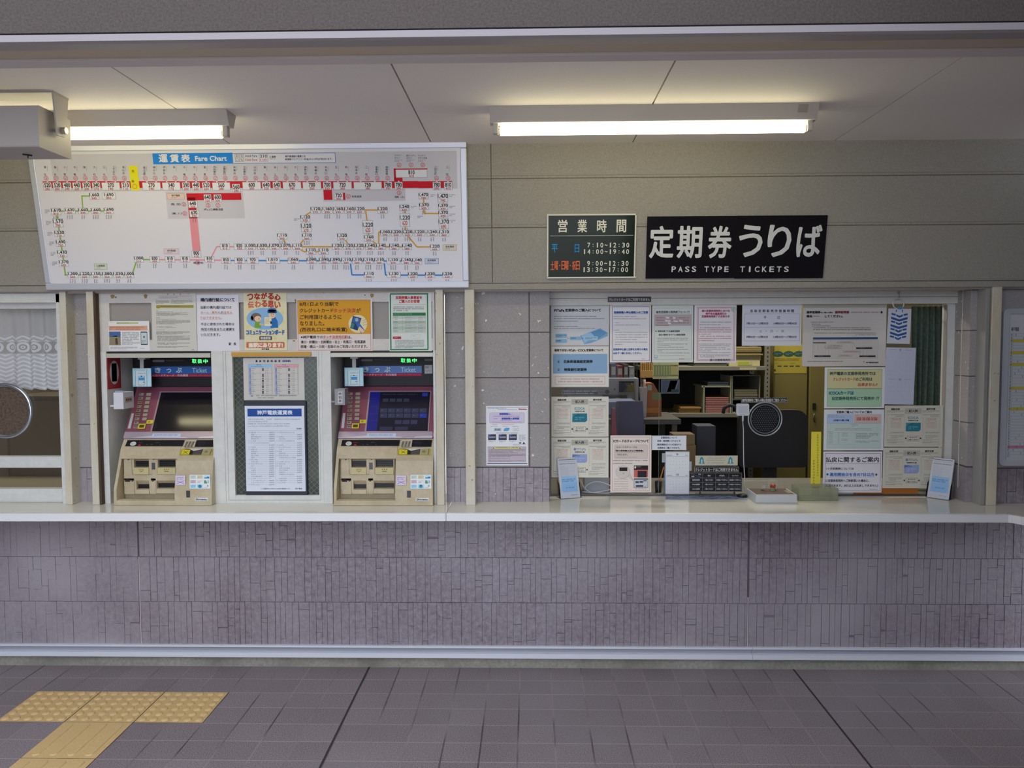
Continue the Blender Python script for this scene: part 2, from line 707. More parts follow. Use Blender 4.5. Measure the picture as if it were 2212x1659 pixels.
ro.box(.95, 2.8, -8, -1.6, 3.2, 3.3, M_FASCIA)  # unseen canopy, added to keep high sky light off the right side
tag(ro.build('roof'), 'roof slab above the ceiling', 'roof', kind='structure')

# upper wall, beige boards ---------------------------------------------------------
up = MB()
wall_blocks(up, -4.2, 4.2, [.031, .294, .521, .72], 0, M_BEIGE, .004, vj=(-3.2, -.182, 2.85), back=M_BGROOVE)
for zz in (.306, .533):
    up.box(-4.2, 4.2, -.0006, .01, zz, zz + .0025, mat('756c5e', .9))
up.box(-4.2, 4.2, -.004, .02, 0, .0285, M_BEIGE)
up.box(-4.2, 4.2, .02, .10, 0, .72, M_BEIGE)
uo = up.build('wall_upper', bevel=.0015)
uo.location, uo.rotation_euler = (0, 0, 1.876), (TILT, 0, 0)
tag(uo, 'beige rendered wall band above the windows and ticket machines, leaning outwards', 'wall', kind='structure')
hd = MB()
hd.box(-4.2, 4.2, .02, .30, 1.868, 1.90, mat('a09a95', .7))
tag(hd.build('wall_soffit'), 'pale soffit under the beige wall band', 'wall', kind='structure')

# lower wall, mauve siding of narrow vertical stones ---------------------------------
lo = MB()
rng = random.Random(7)
M_LGROOVE = mat('756c73', .8)
lo.box(-4.2, 4.2, .0055, .06, .10, .784, M_LGROOVE)
vjs = [float(onY(301, 1250, 0)[0]), float(onY(1617, 1250, 0)[0])]
for c, d in zip([.10, .3305, .5575], [.3275, .5545, .79]):
    x = -4.2
    while x < 4.2:
        w = rng.choice((.026, .03, .034, .04, .046, .052))
        x1 = x + w
        for j in vjs:
            if x < j - .004 and x1 > j - .012:
                x1 = j - .004
        cuts = [c]
        if rng.random() < .62:
            cuts += sorted(rng.uniform(c + .03, d - .03) for _ in range(rng.choice((1, 1, 2))))
        cuts.append(d)
        for a, b in zip(cuts, cuts[1:]):
            if b - a < .012:
                continue
            y = rng.uniform(-.0015, .0022)
            faded = .0010 if x1 < vjs[0] else .0020
            lo.box(x, x1 - faded, y, .02, a, b - (faded if b != d else 0), M_PURPLE)
        x = x1 + (.008 if any(abs(x1 - (j - .004)) < 1e-6 for j in vjs) else 0)
for j, z0, z1 in ((vjs[0], .10, .555), (vjs[1], .10, .36)):
    lo.box(j - .003, j + .002, .001, .02, z0, z1, mat('a9a3a6', .8))
for j in vjs:
    lo.box(j - .004, j + .004, .003, .02, .36, .79, mat('544b52', .9))
tag(lo.build('wall_lower'), 'mauve stone patterned siding below the counter', 'wall', kind='structure')
kb = MB()
kb.box(-4.2, 4.2, .0, .06, 0, .052, M_KERB)
tag(kb.build('baseboard_kerb'), 'worn concrete kerb at the foot of the mauve wall', 'kerb', kind='structure')
al = MB()
M_ALUG = mat('8f929a', .6)  # darker copy of the trim metal, puts the groove's shade into colour
jx = float(onY(1625, 1405, -.01)[0])
for x0, x1 in ((-4.2, jx - .0008), (jx + .0008, 4.2)):
    al.prism([(.02, .113), (-.016, .113), (-.016, .104), (.02, .104)], 'x', x0, x1, M_ALU)
    al.box(x0, x1, .0, .02, .079, .104, M_ALUG)
    al.prism([(.02, .079), (-.022, .079), (-.022, .055), (-.018, .053), (.02, .053)], 'x', x0, x1, M_ALU)
al.box(-4.2, 4.2, -.003, .02, .0515, .053, M_DARK)
tag(al.build('trim_4'), 'double ridged silver sill trim below the mauve siding', 'trim', kind='structure')

# grey stone strips between the windows ------------------------------------------------
ZC = .818


def stone_strip(name, label, x0, x1, y, vj=(), zt=1.868):
    s = MB()
    wall_blocks(s, x0, x1, [.996, 1.213, 1.443, 1.668, zt], y, M_STONE, .006, vj)
    x = x0
    while x < x1 - .001:
        xe = min(x1, x + rng.choice((.03, .036, .044)))
        if x1 - xe < .015:
            xe = x1
        zz = [ZC, rng.uniform(.86, .95), .992] if rng.random() < .5 else [ZC, .992]
        for a, b in zip(zz, zz[1:]):
            s.box(x, xe - .002, y + rng.uniform(-.001, .002), y + .02, a, b - .002, M_PURPLE)
        x = xe
    s.box(x0, x1, y + .006, y + .10, ZC, zt, M_GROOVE)
    return tag(s.build(name), label, 'wall', kind='structure')


stone_strip('wall_strip_left', 'narrow grey stone strip left of the ticket machines', -2.285, -2.15, .075)
stone_strip('wall_strip_centre', 'grey stone strip between the two cream posts right of the machines', -.425, -.315, .08)
stone_strip('wall_centre', 'grey stone wall piece with paper notice left of the office window', -.275, .095, .08, vj=(-.005,))
sR = MB()
for c, d in zip([.996, 1.213, 1.443, 1.668], [1.213, 1.443, 1.668, 1.868]):
    sR.box(2.156, 2.23, .08, .30, c + .002, d - .002, M_STONE)
sR.box(2.156, 2.23, .08, .30, ZC, .99, M_PURPLE)
sR.box(2.160, 2.23, .084, .30, ZC, 1.868, M_GROOVE)
tag(sR.build('wall_strip_right', bevel=.002), 'grey stone return at the right side of the office window', 'wall', kind='structure')
stone_strip('wall_right_end', 'grey stone wall behind the timetable board at the right edge', 2.24, 3.2, .05)
wr = MB()
wr.box(2.5, 2.8, -9.0, -.60, 0, 3.3, M_FASCIA)  # unseen wall, added to block sky light from the right
wr.box(2.64, 2.8, -.60, .04, ZC + .01, 2.3, M_FASCIA)
wr.box(.84, 2.5, -3.3, -2.6, 0, 2.05, M_FASCIA)  # unseen kiosk block, added to shade the lower right floor and siding
tag(wr.build('wall_right_blocker'), 'side wall of the concourse beyond the right edge', 'wall', kind='structure')

wl = MB()
wl.box(-3.9, -3.75, -7.5, .04, 0, 3.3, M_FASCIA)  # unseen wall, added to cut sky light from the left
tag(wl.build('wall_left_blocker'), 'side wall of the concourse beyond the left edge', 'wall', kind='structure')
# cream painted posts -----------------------------------------------------------------
posts = [('cream post with peeling paint beside the lace curtain window', -2.318, -2.285, .0, .09),
         ('cream rusty edged post at the left of the ticket machines', -2.182, -2.147, -.004, .06),
         ('cream post at the right of the ticket machines', -.462, -.424, -.004, .06),
         ('cream post at the left of the grey stone wall with paper notice', -.319, -.272, -.004, .06),
         ('cream post right of the office window beside the timetable board', 2.213, 2.260, -.004, .05)]
for i, (lb, x0, x1, y0, y1) in enumerate(posts):
    p = MB()
    p.box(x0, x1, y0, y1, ZC, 1.876, M_CREAM)
    tag(p.build('guide_post', bevel=.003), lb, 'post', 'cream shutter guide posts')

gd = MB()
gd.box(2.187, 2.205, .0, .079, ZC, 1.868, mat('9a9996', .45, .3))
gd.box(2.205, 2.213, .03, .079, ZC, 1.868, M_DARK)
tag(gd.build('trim_9', bevel=.001), 'grey metal guide rail beside the right cream post', 'rail', kind='structure')
gd = MB()
gd.box(-2.1465, -2.136, .0, .03, ZC, 1.868, mat('453529', .8))
tag(gd.build('trim_10'), 'dark rusty strip right of the left cream post', 'strip', kind='structure')
# counter tops ------------------------------------------------------------------------
M_CTOP = mat('c9c6bb', .13, 0, .5)
M_CEDGE = mat('d8dbe2', .4)
XS = float(onZ(968, 1100, ZC)[0])


def counter_top(x0, x1, yf0, yf1, label, extra=None):
    t = thing('service_counter', label, 'counter', ((x0 + x1) / 2, 0, ZC - .036), 'white counter tops')
    top = [(x0, yf0), (x1, yf1)] + (extra or []) + [((extra[-1][0] if extra else x1), .30), (x0, .30)]
    a = MB()
    a.prism(top, 'z', ZC - .003, ZC, M_CTOP)
    a.build('top', t)
    e = MB()
    edge = [(x0, yf0), (x1, yf1)] + (extra or [])
    for p, q in zip(edge, edge[1:]):
        d = np.array(q) - np.array(p)
        n = np.array([d[1], -d[0]]) / np.linalg.norm(d)
        pr = [tuple(np.array(p) + n * .004), tuple(np.array(q) + n * .004), tuple(np.array(q) - n * .018), tuple(np.array(p) - n * .018)]
        e.prism(pr, 'z', ZC - .036, ZC + .0008, M_CEDGE)
    e.build('front_edge', t, bevel=.003)
    u = MB()
    u.prism([(x0, yf0 + .02), (x1, yf1 + .02), (x1, .0), (x0, .0)], 'z', ZC - .03, ZC - .0032, mat('8d8b88', .7))
    u.build('board', t)
    return t


counter_top(-3.6, XS - .0006, -.2125, -.190, 'left white counter top carrying the two ticket machines')
counter_top(XS + .0006, 2.20, -.188, -.206, 'right white counter top in front of the office window with angled right end',
            [(2.215, -.216), (2.235, -.25), (2.30, -.36), (2.46, -.52)])

# ceiling lamps ----------------------------------------------------------------------------
M_TUBE = emit_mat('glowing_tube', (1.0, .91, .56), 4.4)
M_LAMP = mat('a8a39e', .5)


def fluoro(x0, x1, label):
    Yc = cy_(-.575)
    x0, x1 = x0 * KC, x1 * KC
    t = thing('ceiling_lamp', label, 'lamp', ((x0 + x1) / 2, Yc, CZ), 'bare tube ceiling lamps')
    h = MB()
    h.prism([(Yc - .054, CZ), (Yc - .026, CZ - .058), (Yc + .026, CZ - .058), (Yc + .054, CZ)], 'x', x0, x1, M_LAMP)
    h.build('reflector', t, bevel=.002)
    zt = CZ - .083
    for s, x in ((1, x0 + .022), (-1, x1 - .022)):
        e = MB()
        e.box(x - .010, x + .010, Yc - .015, Yc + .015, zt - .014, CZ - .056, M_LAMP)
        e.cyl((x + s * .008, Yc, zt), .013, s * .012, 'x', mat('8a857f', .4, .5), 16)
        e.build('socket', t, bevel=.002)
    u = MB()
    u.cyl((x0 + .04, Yc, zt), .019, x1 - x0 - .08, 'x', M_TUBE, 24)
    u.build('tube', t)
    return t


lampR = fluoro(-.162, 1.158, 'long bare tube lamp above the office window and black signs')
lampL = fluoro(-2.56, -1.232, 'bare tube lamp above the fare chart, half hidden by a box')
st = MB()
st.prism([(cy_(-.575) - .0525, CZ - .006), (cy_(-.575) - .0395, CZ - .034), (cy_(-.575) - .039, CZ - .034), (cy_(-.575) - .052, CZ - .006)], 'x', 1.075 * KC, 1.115 * KC, mat('8f897f', .7))
st.build('rating_sticker', lampR)

# hanging box at upper left -------------------------------------------------------------------
M_BOX = mat('9a9490', .5)
bx = thing('hanging_box', 'grey white metal box hung from a ceiling bracket at the upper left', 'box', (-2.2, cy_(-.84), cz_(2.43)))
X0, X1 = -2.9 * KC, -1.815 * KC
b = MB()
b.prism(scaled([(-.945, 2.352), (-.945, 2.505), (-.735, 2.505), (-.735, 2.352)]), 'x', X0, X1, M_BOX)
b.build('housing', bx, bevel=.006)
b = MB()
b.prism(scaled([(-.885, 2.568), (-.885, 2.574), (-.785, 2.574), (-.785, 2.568)]), 'x', X0, X1 + .025, M_BOX)
b.prism(scaled([(-.885, 2.574), (-.785, 2.574), (-.803, 2.44), (-.815, 2.418), (-.865, 2.414)]), 'x', X1 + .017, X1 + .023, M_BOX)
b.build('bracket', bx)
b = MB()
b.cyl((X1 + .023, cy_(-.83), cz_(2.44)), .013, .014, 'x', mat('a59f94', .35, .6), 6, smooth=False)
b.cyl((X1, cy_(-.83), cz_(2.44)), .006, .03, 'x', mat('a59f94', .35, .6), 12)
b.build('bolt', bx)
b = MB()
z = cz_(2.352)
b.tube([(-1.93 * KC, cy_(-.83), z), (-1.93 * KC, cy_(-.83), z - .014)], .002, M_DARK)
b.tube([(-1.945 * KC, cy_(-.84), z - .002), (-1.92 * KC, cy_(-.82), z - .003)], .003, M_DARK)
b.build('drain_stub', bx)
# ---------------------------------------------------------------- things on the leaning beige wall
UP_B = (0, -math.sin(TILT), math.cos(TILT))
UP_N = np.array([0, -math.cos(TILT), -math.sin(TILT)])


def upper_sheet(off, **kw):
    """plane lying OFF in front of the beige wall"""
    return Sheet(np.array([0, 0, 1.876]) + UP_N * off, (1, 0, 0), UP_B, **kw)


def slab(mb, s, x0, y0, x1, y1, th, m):
    """a board th thick whose face lies on sheet s"""
    a0, b0, a1, b1 = s.loc4(x0, y0, x1, y1)
    q = [(a0, b0), (a1, b0), (a1, b1), (a0, b1)]
    vs = [s.W(a, b) for a, b in q] + [s.W(a, b) - s.N * th for a, b in q]
    mb.add(vs, [(0, 1, 2, 3), (7, 6, 5, 4), (0, 4, 5, 1), (1, 5, 6, 2), (2, 6, 7, 3), (3, 7, 4, 0)], m)


# fare chart -------------------------------------------------------------------------------
fc = thing('fare_chart_board', 'large white railway fare chart board with red, green, orange and blue lines', 'sign', (-1.3, -.06, 2.2))
CH = upper_sheet(.030, lift=.00025)
cx0, cx1, cy0, cy1 = 74.6, 1007.5, 311, 627.5     # at mid height
slab(CH.mb, CH, cx0 + 8, cy0 + 8, cx1 - 8, cy1 - 8, .022, mat('cfced5', .35))


def L(u, v):
    return 50 + u / 4.424, 300 + v / 4.424


def R(u, v):
    return 530 + u / 4.424, 300 + v / 4.424


C = CH
RED, PINK, GRN, ORA, BLU = 'c01f2b', 'd98b93', '83a83c', 'c99a3c', '2f7cc0'
GREY = 'bfbec4'
C.k = 1
x0, y0 = L(150, 125)
C.r(110, 330, 985, y0 + 83, GREY)                                   # grey band behind the top line
C.r(L(1372, 500)[0], L(0, 500)[1], L(2110, 0)[0], L(0, 762)[1], GREY)
C.r(R(740, 0)[0], R(0, 480)[1], R(1530, 0)[0], R(0, 595)[1], GREY)


def rect(Q, u0, v0, u1, v1, col, l=None):
    a, b = Q(u0, v0), Q(u1, v1)
    C.r(a[0], a[1], b[0], b[1], col, l)


def line(Q, pts, col, w=2.6, l=None):
    p = [Q(u, v) for u, v in pts]
    for a, b in zip(p, p[1:]):
        C.ln(a[0], a[1], b[0], b[1], w, col, l)


C.k = 2
a, b = L(190, 404), R(1977, 470)
for i in range(12):                                                  # main red line, in lengths
    C.r(a[0] + (b[0] - a[0]) * i / 12, 391.2 + .3 * (1 - i / 12), a[0] + (b[0] - a[0]) * (i + 1) / 12, 406.3, RED)
rect(L, 1562, 519, 2085, 585, RED)
rect(L, 1578, 560, 1655, 760, RED)
rect(L, 1605, 745, 1682, 1090, PINK)
rect(R, 748, 470, 830, 583, RED)
rect(R, 930, 515, 955, 585, RED)
rect(R, 1420, 283, 1740, 293, RED)
rect(R, 1420, 283, 1437, 400, RED)
rect(R, 1423, 365, 1503, 405, RED)
line(L, [(700, 546), (560, 546)], GRN)
line(L, [(561, 541), (572, 690)], GRN)
line(L, [(310, 690), (820, 690)], GRN)
line(L, [(318, 690), (390, 1190), (405, 1302)], GRN, 3)
line(L, [(395, 1300), (1010, 1300)], GRN)
line(L, [(1045, 1290), (1085, 1160)], GRN, 3)
line(L, [(1100, 1153), (1255, 1153)], GRN)
line(L, [(1255, 1153), (1940, 1160)], PINK, 2.6)
line(L, [(1800, 1130), (1850, 1030), (2060, 1030)], PINK, 2.6)
line(L, [(1940, 1163), (2070, 1163)], BLU)
line(L, [(2060, 1030), (2180, 1030)], ORA, 2)
line(R, [(50, 1030), (1545, 1032)], ORA, 3)
line(R, [(350, 930), (390, 1010)], ORA, 3)
line(R, [(590, 930), (500, 1030)], ORA, 3)
line(R, [(500, 1040), (560, 1078), (750, 1078)], ORA, 3)
line(R, [(575, 930), (580, 760)], ORA, 2.6)
line(R, [(575, 730), (660, 680), (1310, 680)], ORA, 3)
line(R, [(1150, 690), (1172, 840), (1180, 950), (1265, 1015)], ORA, 3)
line(R, [(930, 930), (985, 1010)], ORA, 3)
line(R, [(1275, 1015), (1275, 890), (1340, 890)], ORA, 3)
line(R, [(1330, 898), (1900, 898)], ORA, 2)
line(R, [(1525, 650), (1530, 900), (1640, 1033), (1810, 1033)], ORA, 3)
line(R, [(1702, 545), (1708, 713), (1890, 713)], ORA, 3)
line(R, [(1890, 545), (1895, 890)], ORA, 2)
line(R, [(0, 1163), (1640, 1168)], BLU, 3)
line(R, [(1005, 1190), (1018, 1300), (1180, 1300)], BLU, 3)
line(R, [(1328, 1190), (1340, 1302), (1930, 1303)], BLU, 3)


def fare(Q, u0, v0, u1, v1, a, b, edge='8c8c92'):
    p, q = Q(u0, v0), Q(u1, v1)
    C.r(p[0], p[1], q[0], q[1], edge, 3)
    C.r(p[0] + .7, p[1] + .7, q[0] - .7, q[1] - .7, 'd6d6da', 4)
    m = (p[0] + q[0]) / 2
    h = q[1] - p[1]
    w = len(a) * (4.35 if h > 15.5 else 3.95)
    big = min(10, h * .50)
    y = p[1] + min(1.8 + max(0, h - 19) * .35, 9) if h > 15.5 else p[1] + 1.2
    C.t(a, m - w / 2, y, m + w / 2, y + big, '242428', .25, 5)
    w2 = len(b) * 3.4
    C.t(b, m - w2 / 2, y + big + 1.1, m + w2 / 2, min(q[1] - .9, y + big + 1.1 + h * .33), 'b03640', .15, 5)


MAIN_L = '''193 275 520 260;285 368 520 260;380 462 480 240;473 555 440 220;567 648 390 200;660 740 340 170;752 926 270 140;940 1022 210 110;1140 1315 270 140;1330 1503 340 170;1520 1597 390 200;1615 1692 440 220;1712 1790 520 260;1808 1980 560 280'''
MAIN_R = '''-27 150 600 300;160 242 640 320;262 340 640 320;358 535 670 340;548 726 700 350;742 822 700 350;840 1018 720 360;1035 1305 750 380;1325 1403 780 390;1427 1505 780 390;1790 1868 780 390;1898 1977 810 410'''
for Q, rows, dy in ((L, MAIN_L, 4), (R, MAIN_R, 0)):
    for r_ in rows.split(';'):
        a, b, c, d = r_.split()
        fare(Q, int(a), 411 + dy, int(b), 488 + dy, c, d)
        for wx in ((int(a) + int(b)) / 2,) if int(b) - int(a) < 120 else ((int(a) * 3 + int(b)) / 4, (int(a) + 3 * int(b)) / 4):
            p = Q(wx, 406 + dy)
            C.pg([(p[0], p[1] - 1.8), (p[0] + 2.2, p[1] + .4), (p[0], p[1] + 1.6), (p[0] - 2.2, p[1] + .4)], 'd0cfd4', 4)
OTHER_L = '''2000 430 2075 510 560 280;1727 530 1800 605 640 320;1822 530 1897 605 600 300;1578 590 1668 660 640 320;1590 680 1682 750 670 340;1612 1068 1700 1135 800 410;632 515 728 580 1,660 840;755 515 885 578 1,690 850;268 662 362 728 1,610 810;393 660 500 718 1,630 820;527 660 622 718 1,660 840;648 660 742 718 1,660 840;770 658 867 716 1,690 850;287 762 382 845 1,570 790;300 877 393 935 1,530 770;315 965 405 1030 1,490 750;328 1063 420 1130 1,430 720;342 1158 435 1218 1,370 690;425 1270 525 1330 1,300 660;545 1270 632 1330 1,220 620;648 1270 740 1330 1,150 580;755 1270 850 1330 1,080 550;862 1270 955 1330 1,030 520;970 1270 1060 1330 1,000 510;1060 1122 1150 1180 1,000 510;1210 1122 1305 1180 830 420;1357 1122 1452 1180 810 410;1502 1122 1595 1180 810 410;1735 1122 1828 1182 810 410;1883 1000 1975 1060 810 410;1893 1135 1985 1193 810 410;2015 1000 2120 1060 830 420;2020 1135 2120 1193 830 420'''
OTHER_R = '''1437 292 1738 370 810 410;848 515 935 585 720 360;5 1000 98 1060 1,000 510;115 1000 208 1060 1,030 520;228 1000 322 1060 1,070 540;340 1000 432 1060 1,070 540;450 1000 545 1060 1,110 560;828 1000 922 1060 1,120 570;935 1000 1028 1060 1,120 570;1038 1000 1130 1060 1,120 570;1145 1000 1237 1060 1,140 580;1250 1000 1340 1060 1,140 580;1375 1000 1468 1062 1,140 580;1498 1000 1592 1062 1,140 580;1765 1008 1855 1066 1,220 620;303 903 400 962 1,110 560;540 903 635 965 1,110 560;877 903 972 970 1,120 570;580 1044 673 1104 1,110 560;700 1044 795 1104 1,110 560;525 728 620 790 1,120 570;532 803 630 890 1,120 570;622 650 718 712 1,120 570;730 650 835 712 1,160 590;840 650 935 712 1,160 590;945 650 1037 712 1,160 590;1043 650 1140 712 1,220 620;1263 650 1360 712 1,220 620;1122 778 1220 905 1,220 620;1133 920 1225 980 1,160 590;1473 628 1567 690 1,240 630;1477 710 1573 838 1,220 620;1288 870 1382 930 1,160 590;1393 870 1490 930 1,220 620;1503 870 1597 930 1,220 620;1613 870 1718 930 1,220 620;1735 870 1838 930 1,240 630;1850 870 1948 932 1,310 660;1655 515 1750 577 1,470 740;1660 612 1755 675 1,370 690;1838 517 1937 605 1,470 740;1843 618 1937 677 1,370 690;1845 685 1937 747 1,370 690;1848 757 1943 860 1,370 690;15 1135 128 1193 970 490;200 1135 330 1193 1,010 510;405 1135 512 1193 1,060 540;585 1135 680 1193 1,090 550;703 1135 797 1193 1,090 550;812 1135 905 1193 1,090 550;917 1135 1010 1195 1,110 560;1020 1135 1115 1195 1,110 560;1127 1135 1222 1195 1,110 560;1232 1135 1325 1195 1,110 560;1350 1137 1477 1197 1,130 570;1490 1137 1585 1197 1,140 580;1593 1139 1688 1199 1,140 580;1133 1270 1228 1328 1,110 560;1352 1270 1485 1328 1,130 570;1553 1272 1647 1330 1,220 620;1718 1272 1812 1330 1,230 620;1883 1272 1977 1330 1,230 620'''
for Q, rows in ((L, OTHER_L), (R, OTHER_R)):
    for r_ in rows.split(';'):
        a, b, c, d, e, f = r_.split()
        a, b, c, d = map(int, (a, b, c, d))
        fare(Q, a, b, c, d, e, f)
        if d > 640 and not (Q is L and a > 1600 and d < 1140) and not (Q is L and a < 450 and 740 < d < 1240):
            n = 2 if (a + b) % 3 else 3                                 # station names below, unreadably small
            for k in range(n):
                p = Q((a + c) / 2 + (k - (n - 1) / 2) * 22, d + 10)
                if (Q is L or not (a > 1830 and d < 870) and not 500 < a < 640 < d < 960) and d < 1340:
                    C.vscr(p[0], p[1], p[1] + (9 if d < 1100 or d > 1250 else 10.5), 4, '5c5c62', 2.6)
for r_ in ((262, 690), (275, 800), (288, 905), (305, 997), (318, 1097), (332, 1188)):
    p = L(r_[0] - 55, r_[1] - 15)
    C.scr(p[0], p[1], p[0] + 12, p[1] + 9, '5c5c62', 3)
for u, v in ((1945, 530), (1945, 640), (1945, 715), (1950, 775), (1640, 735), (1578, 640), (460, 760), (1765, 530)):
    p = R(u, v)
    C.scr(p[0] + 1, p[1], p[0] + 14, p[1] + 6, '5c5c62', 3)
STL = '粟生 葉多 小野 市場 樫山 大村 三木 三木上の丸 恵比須 広野ゴルフ場前 緑が丘 押部谷 栄 木幡 木津 藍那 西鈴蘭台 鈴蘭台西口 鈴蘭台 北鈴蘭台'.split()
XL = [220, 315, 408, 502, 595, 690, 783, 876, 968, 1168, 1262, 1357, 1452, 1550, 1646, 1745, 1839, 1933, 2030, 2125]
STR = '山の街 箕谷 谷上 花山 大池 神鉄六甲 唐櫃台 有馬口 五社 岡場 田尾寺 二郎 道場南口 神鉄道場 三田本町 三田'.split()
XR = [100, 195, 293, 390, 487, 583, 681, 779, 876, 973, 1070, 1166, 1262, 1360, 1827, 1938]


def circ(x, y):
    C.ring(x, y, 4.9, .8, 'c3434d', 3)
    C.t('KB', x - 2.4, y - 3.1, x + 2.4, y - .6, 'b85058', 0, 3)
    C.ch(x - 2.6, y + .3, 5.2, 2.6, 'b85058', 3)


for Q, names, xs in ((L, STL, XL), (R, STR, XR)):
    for nme, u in zip(names, xs):
        p = Q(u, 376)
        circ(p[0], p[1])
        n = len(nme)
        y0, y1 = p[1] - 26, p[1] - 6.5
        st = (y1 - y0) / n if n > 2 else 15.5
        h = min(4.6, st * .92)
        for k, c_ in enumerate(nme):
            C.t(c_, p[0] - 4.4, y0 + k * st, p[0] + .4, y0 + k * st + h, '55555b', .06, 3)
        for k in range(5):
            C.r(p[0] + 2.2, y0 + k * 2.2, p[0] + 3.3, y0 + k * 2.2 + 1.4, '8e8e94', 3)
yl = L(1063, 375)
C.r(yl[0] - 9.2, yl[1] - 26.5, yl[0] + 9.2, yl[1] + 26.5, 'e0d022', 5)
for k, c_ in enumerate('志染'):
    C.t(c_, yl[0] - 5.5, yl[1] - 18 + k * 22, yl[0], yl[1] - 12.5 + k * 22, '57521c', .1, 6)
C.ring(yl[0] + 1, yl[1] + 18, 5, .8, 'b8404a', 6)
for u, v, s_ in ((1470, 250, ('フラワー', 'タウン')), (1583, 250, ('南ウッディ', 'タウン')), (1695, 250, ('ウッディ', 'タウン中央'))):
    p = R(u, v)
    circ(*p)
    for k, q in enumerate(s_):
        C.t(q, p[0] - 10, p[1] - 22.5 + k * 5.4, p[0] - 10 + 3.9 * len(q), p[1] - 18.5 + k * 5.4, '5a5a60', .05, 3)
    C.scr(p[0] - 10, p[1] - 11.5, p[0] + 8, p[1] - 6, '85858b', 2.8)
for Q, u, v, nme, tx in ((R, 1470, 517, '横 山', 1470), (R, 985, 550, '有馬温泉', 1062), (L, 1668, 1183, '新開地', 1672), (L, 1768, 636, '丸山', 1768), (L, 1862, 636, '鵯越', 1862), (L, 1537, 625, '長 田', 1455), (L, 1545, 713, '湊 川', 1465)):
    p = Q(u, v)
    circ(*p)
    q = Q(tx, v + (0 if tx != u else 38))
    C.t(nme, q[0] - 10, q[1] - 2.2, q[0] + 11, q[1] + 2.4, '45454b', .08, 3)
for Q, u0, v0, u1, v1, nme, ec, fcol in ((L, 1375, 520, 1543, 578, '神戸電鉄', 'c89a86', 'd3bdb4'), (L, 1345, 1047, 1490, 1102, '神戸高速線', 'd29aa4', 'cbc4ca'), (L, 680, 1192, 805, 1250, '山陽電車', '93b45c', 'c6cac2'), (R, 1887, 1008, 2022, 1066, '阪急電鉄', 'c9a95c', 'cbc8c0'), (R, 1715, 1140, 1848, 1196, '阪神電車', '5c8fd0', 'c2c6d2')):
    p, q = Q(u0, v0), Q(u1, v1)
    C.r(p[0], p[1], q[0], q[1], fcol, 3)
    C.fr(p[0], p[1], q[0], q[1], ec, .9, 4)
    m = (p[0] + q[0]) / 2
    C.t(nme, m - 9, p[1] + 2.6, m + 9, p[1] + 7, '5c5648', .1, 4)
    C.scr(m - 10, p[1] + 8.6, m + 10, q[1] - 1.6, '86807c', 2.6, l=4)
# title
p, q = L(1235, 135), L(2000, 238)
C.r(p[0] + 1, p[1], q[0] + 1, q[1] + .4, '2583d6', 4)
q2 = R(862, 233)
C.r(q[0], p[1], q2[0], q2[1], '3a6fb4', 3)
C.r(q[0], p[1] + 1.1, q2[0] - 1, q2[1] - 1, 'cfcfd6', 4)
for k, c_ in enumerate('運賃表'):
    p = L(1298 + k * 107, 150)
    C.t(c_, p[0], p[1] - .2, p[0] + 18.5, p[1] + 16.4, 'dfe4ea', .5, 5)
p, q = L(1645, 164), L(1945, 210)
C.t('Fare Chart', p[0], p[1], q[0], q[1], 'dfe4ea', .45, 5)
C.fr(508, 333, 527, 349.5, '8c8c92', .7, 5)
C.r(508, 341, 527, 341.7, '8c8c92', 5)
C.t('おとな', 510, 334.5, 525, 339.8, '6a6a70', .1, 6)
C.t('こども', 510, 343, 525, 348.2, '6a6a70', .1, 6)
C.t('Adult Fare', 529.5, 334.6, 555.5, 339.2, '55555b', .1, 5)
C.t('Child Fare', 529.5, 343, 555.5, 347.6, 'b06068', .1, 5)
C.fr(560, 332.6, 578.8, 349.4, '9c9ca2', .7, 5)
C.t('210', 562, 334.5, 577, 340.4, '3a3a40', .15, 5)
C.t('110', 563, 343, 575.5, 347.6, 'b8505a', .1, 5)
C.t('入場券', 582, 336.5, 596, 341.4, '4c4c52', .1, 5)
C.scr(582, 342.6, 606, 345.2, '85858b', 2.6, l=5)
C.t('神戸高速線の運賃には', 616, 335.4, 660, 340, '3f3f45', .1, 5)
C.t('鉄道駅バリアフリー料金(大人10円)が含まれます。', 616, 341.6, 718, 346.4, '3f3f45', .1, 5)
board = CH.mb.build('board', fc)
fr_ = MB()
FS = upper_sheet(.034)
M_FR = mat('bfc2cc', .35, .3)
fa0, fb0, fa1, fb1 = FS.loc4(cx0, cy0, cx1, cy1)


def slab_loc(mb, s, a0, b0, a1, b1, th, m):
    q = [(a0, b0), (a1, b0), (a1, b1), (a0, b1)]
    vs = [s.W(a, b) for a, b in q] + [s.W(a, b) - s.N * th for a, b in q]
    mb.add(vs, [(0, 1, 2, 3), (7, 6, 5, 4), (0, 4, 5, 1), (1, 5, 6, 2), (2, 6, 7, 3), (3, 7, 4, 0)], m)


w = .033
for q in ((fa0, fb0, fa1, fb0 - w), (fa0, fb1 + w, fa1, fb1), (fa0, fb0 - w, fa0 + w * .9, fb1 + w), (fa1 - w * .9, fb0 - w, fa1, fb1 + w)):
    slab_loc(fr_, FS, *q, .032, M_FR)
fr_.build('frame', fc, bevel=.004)


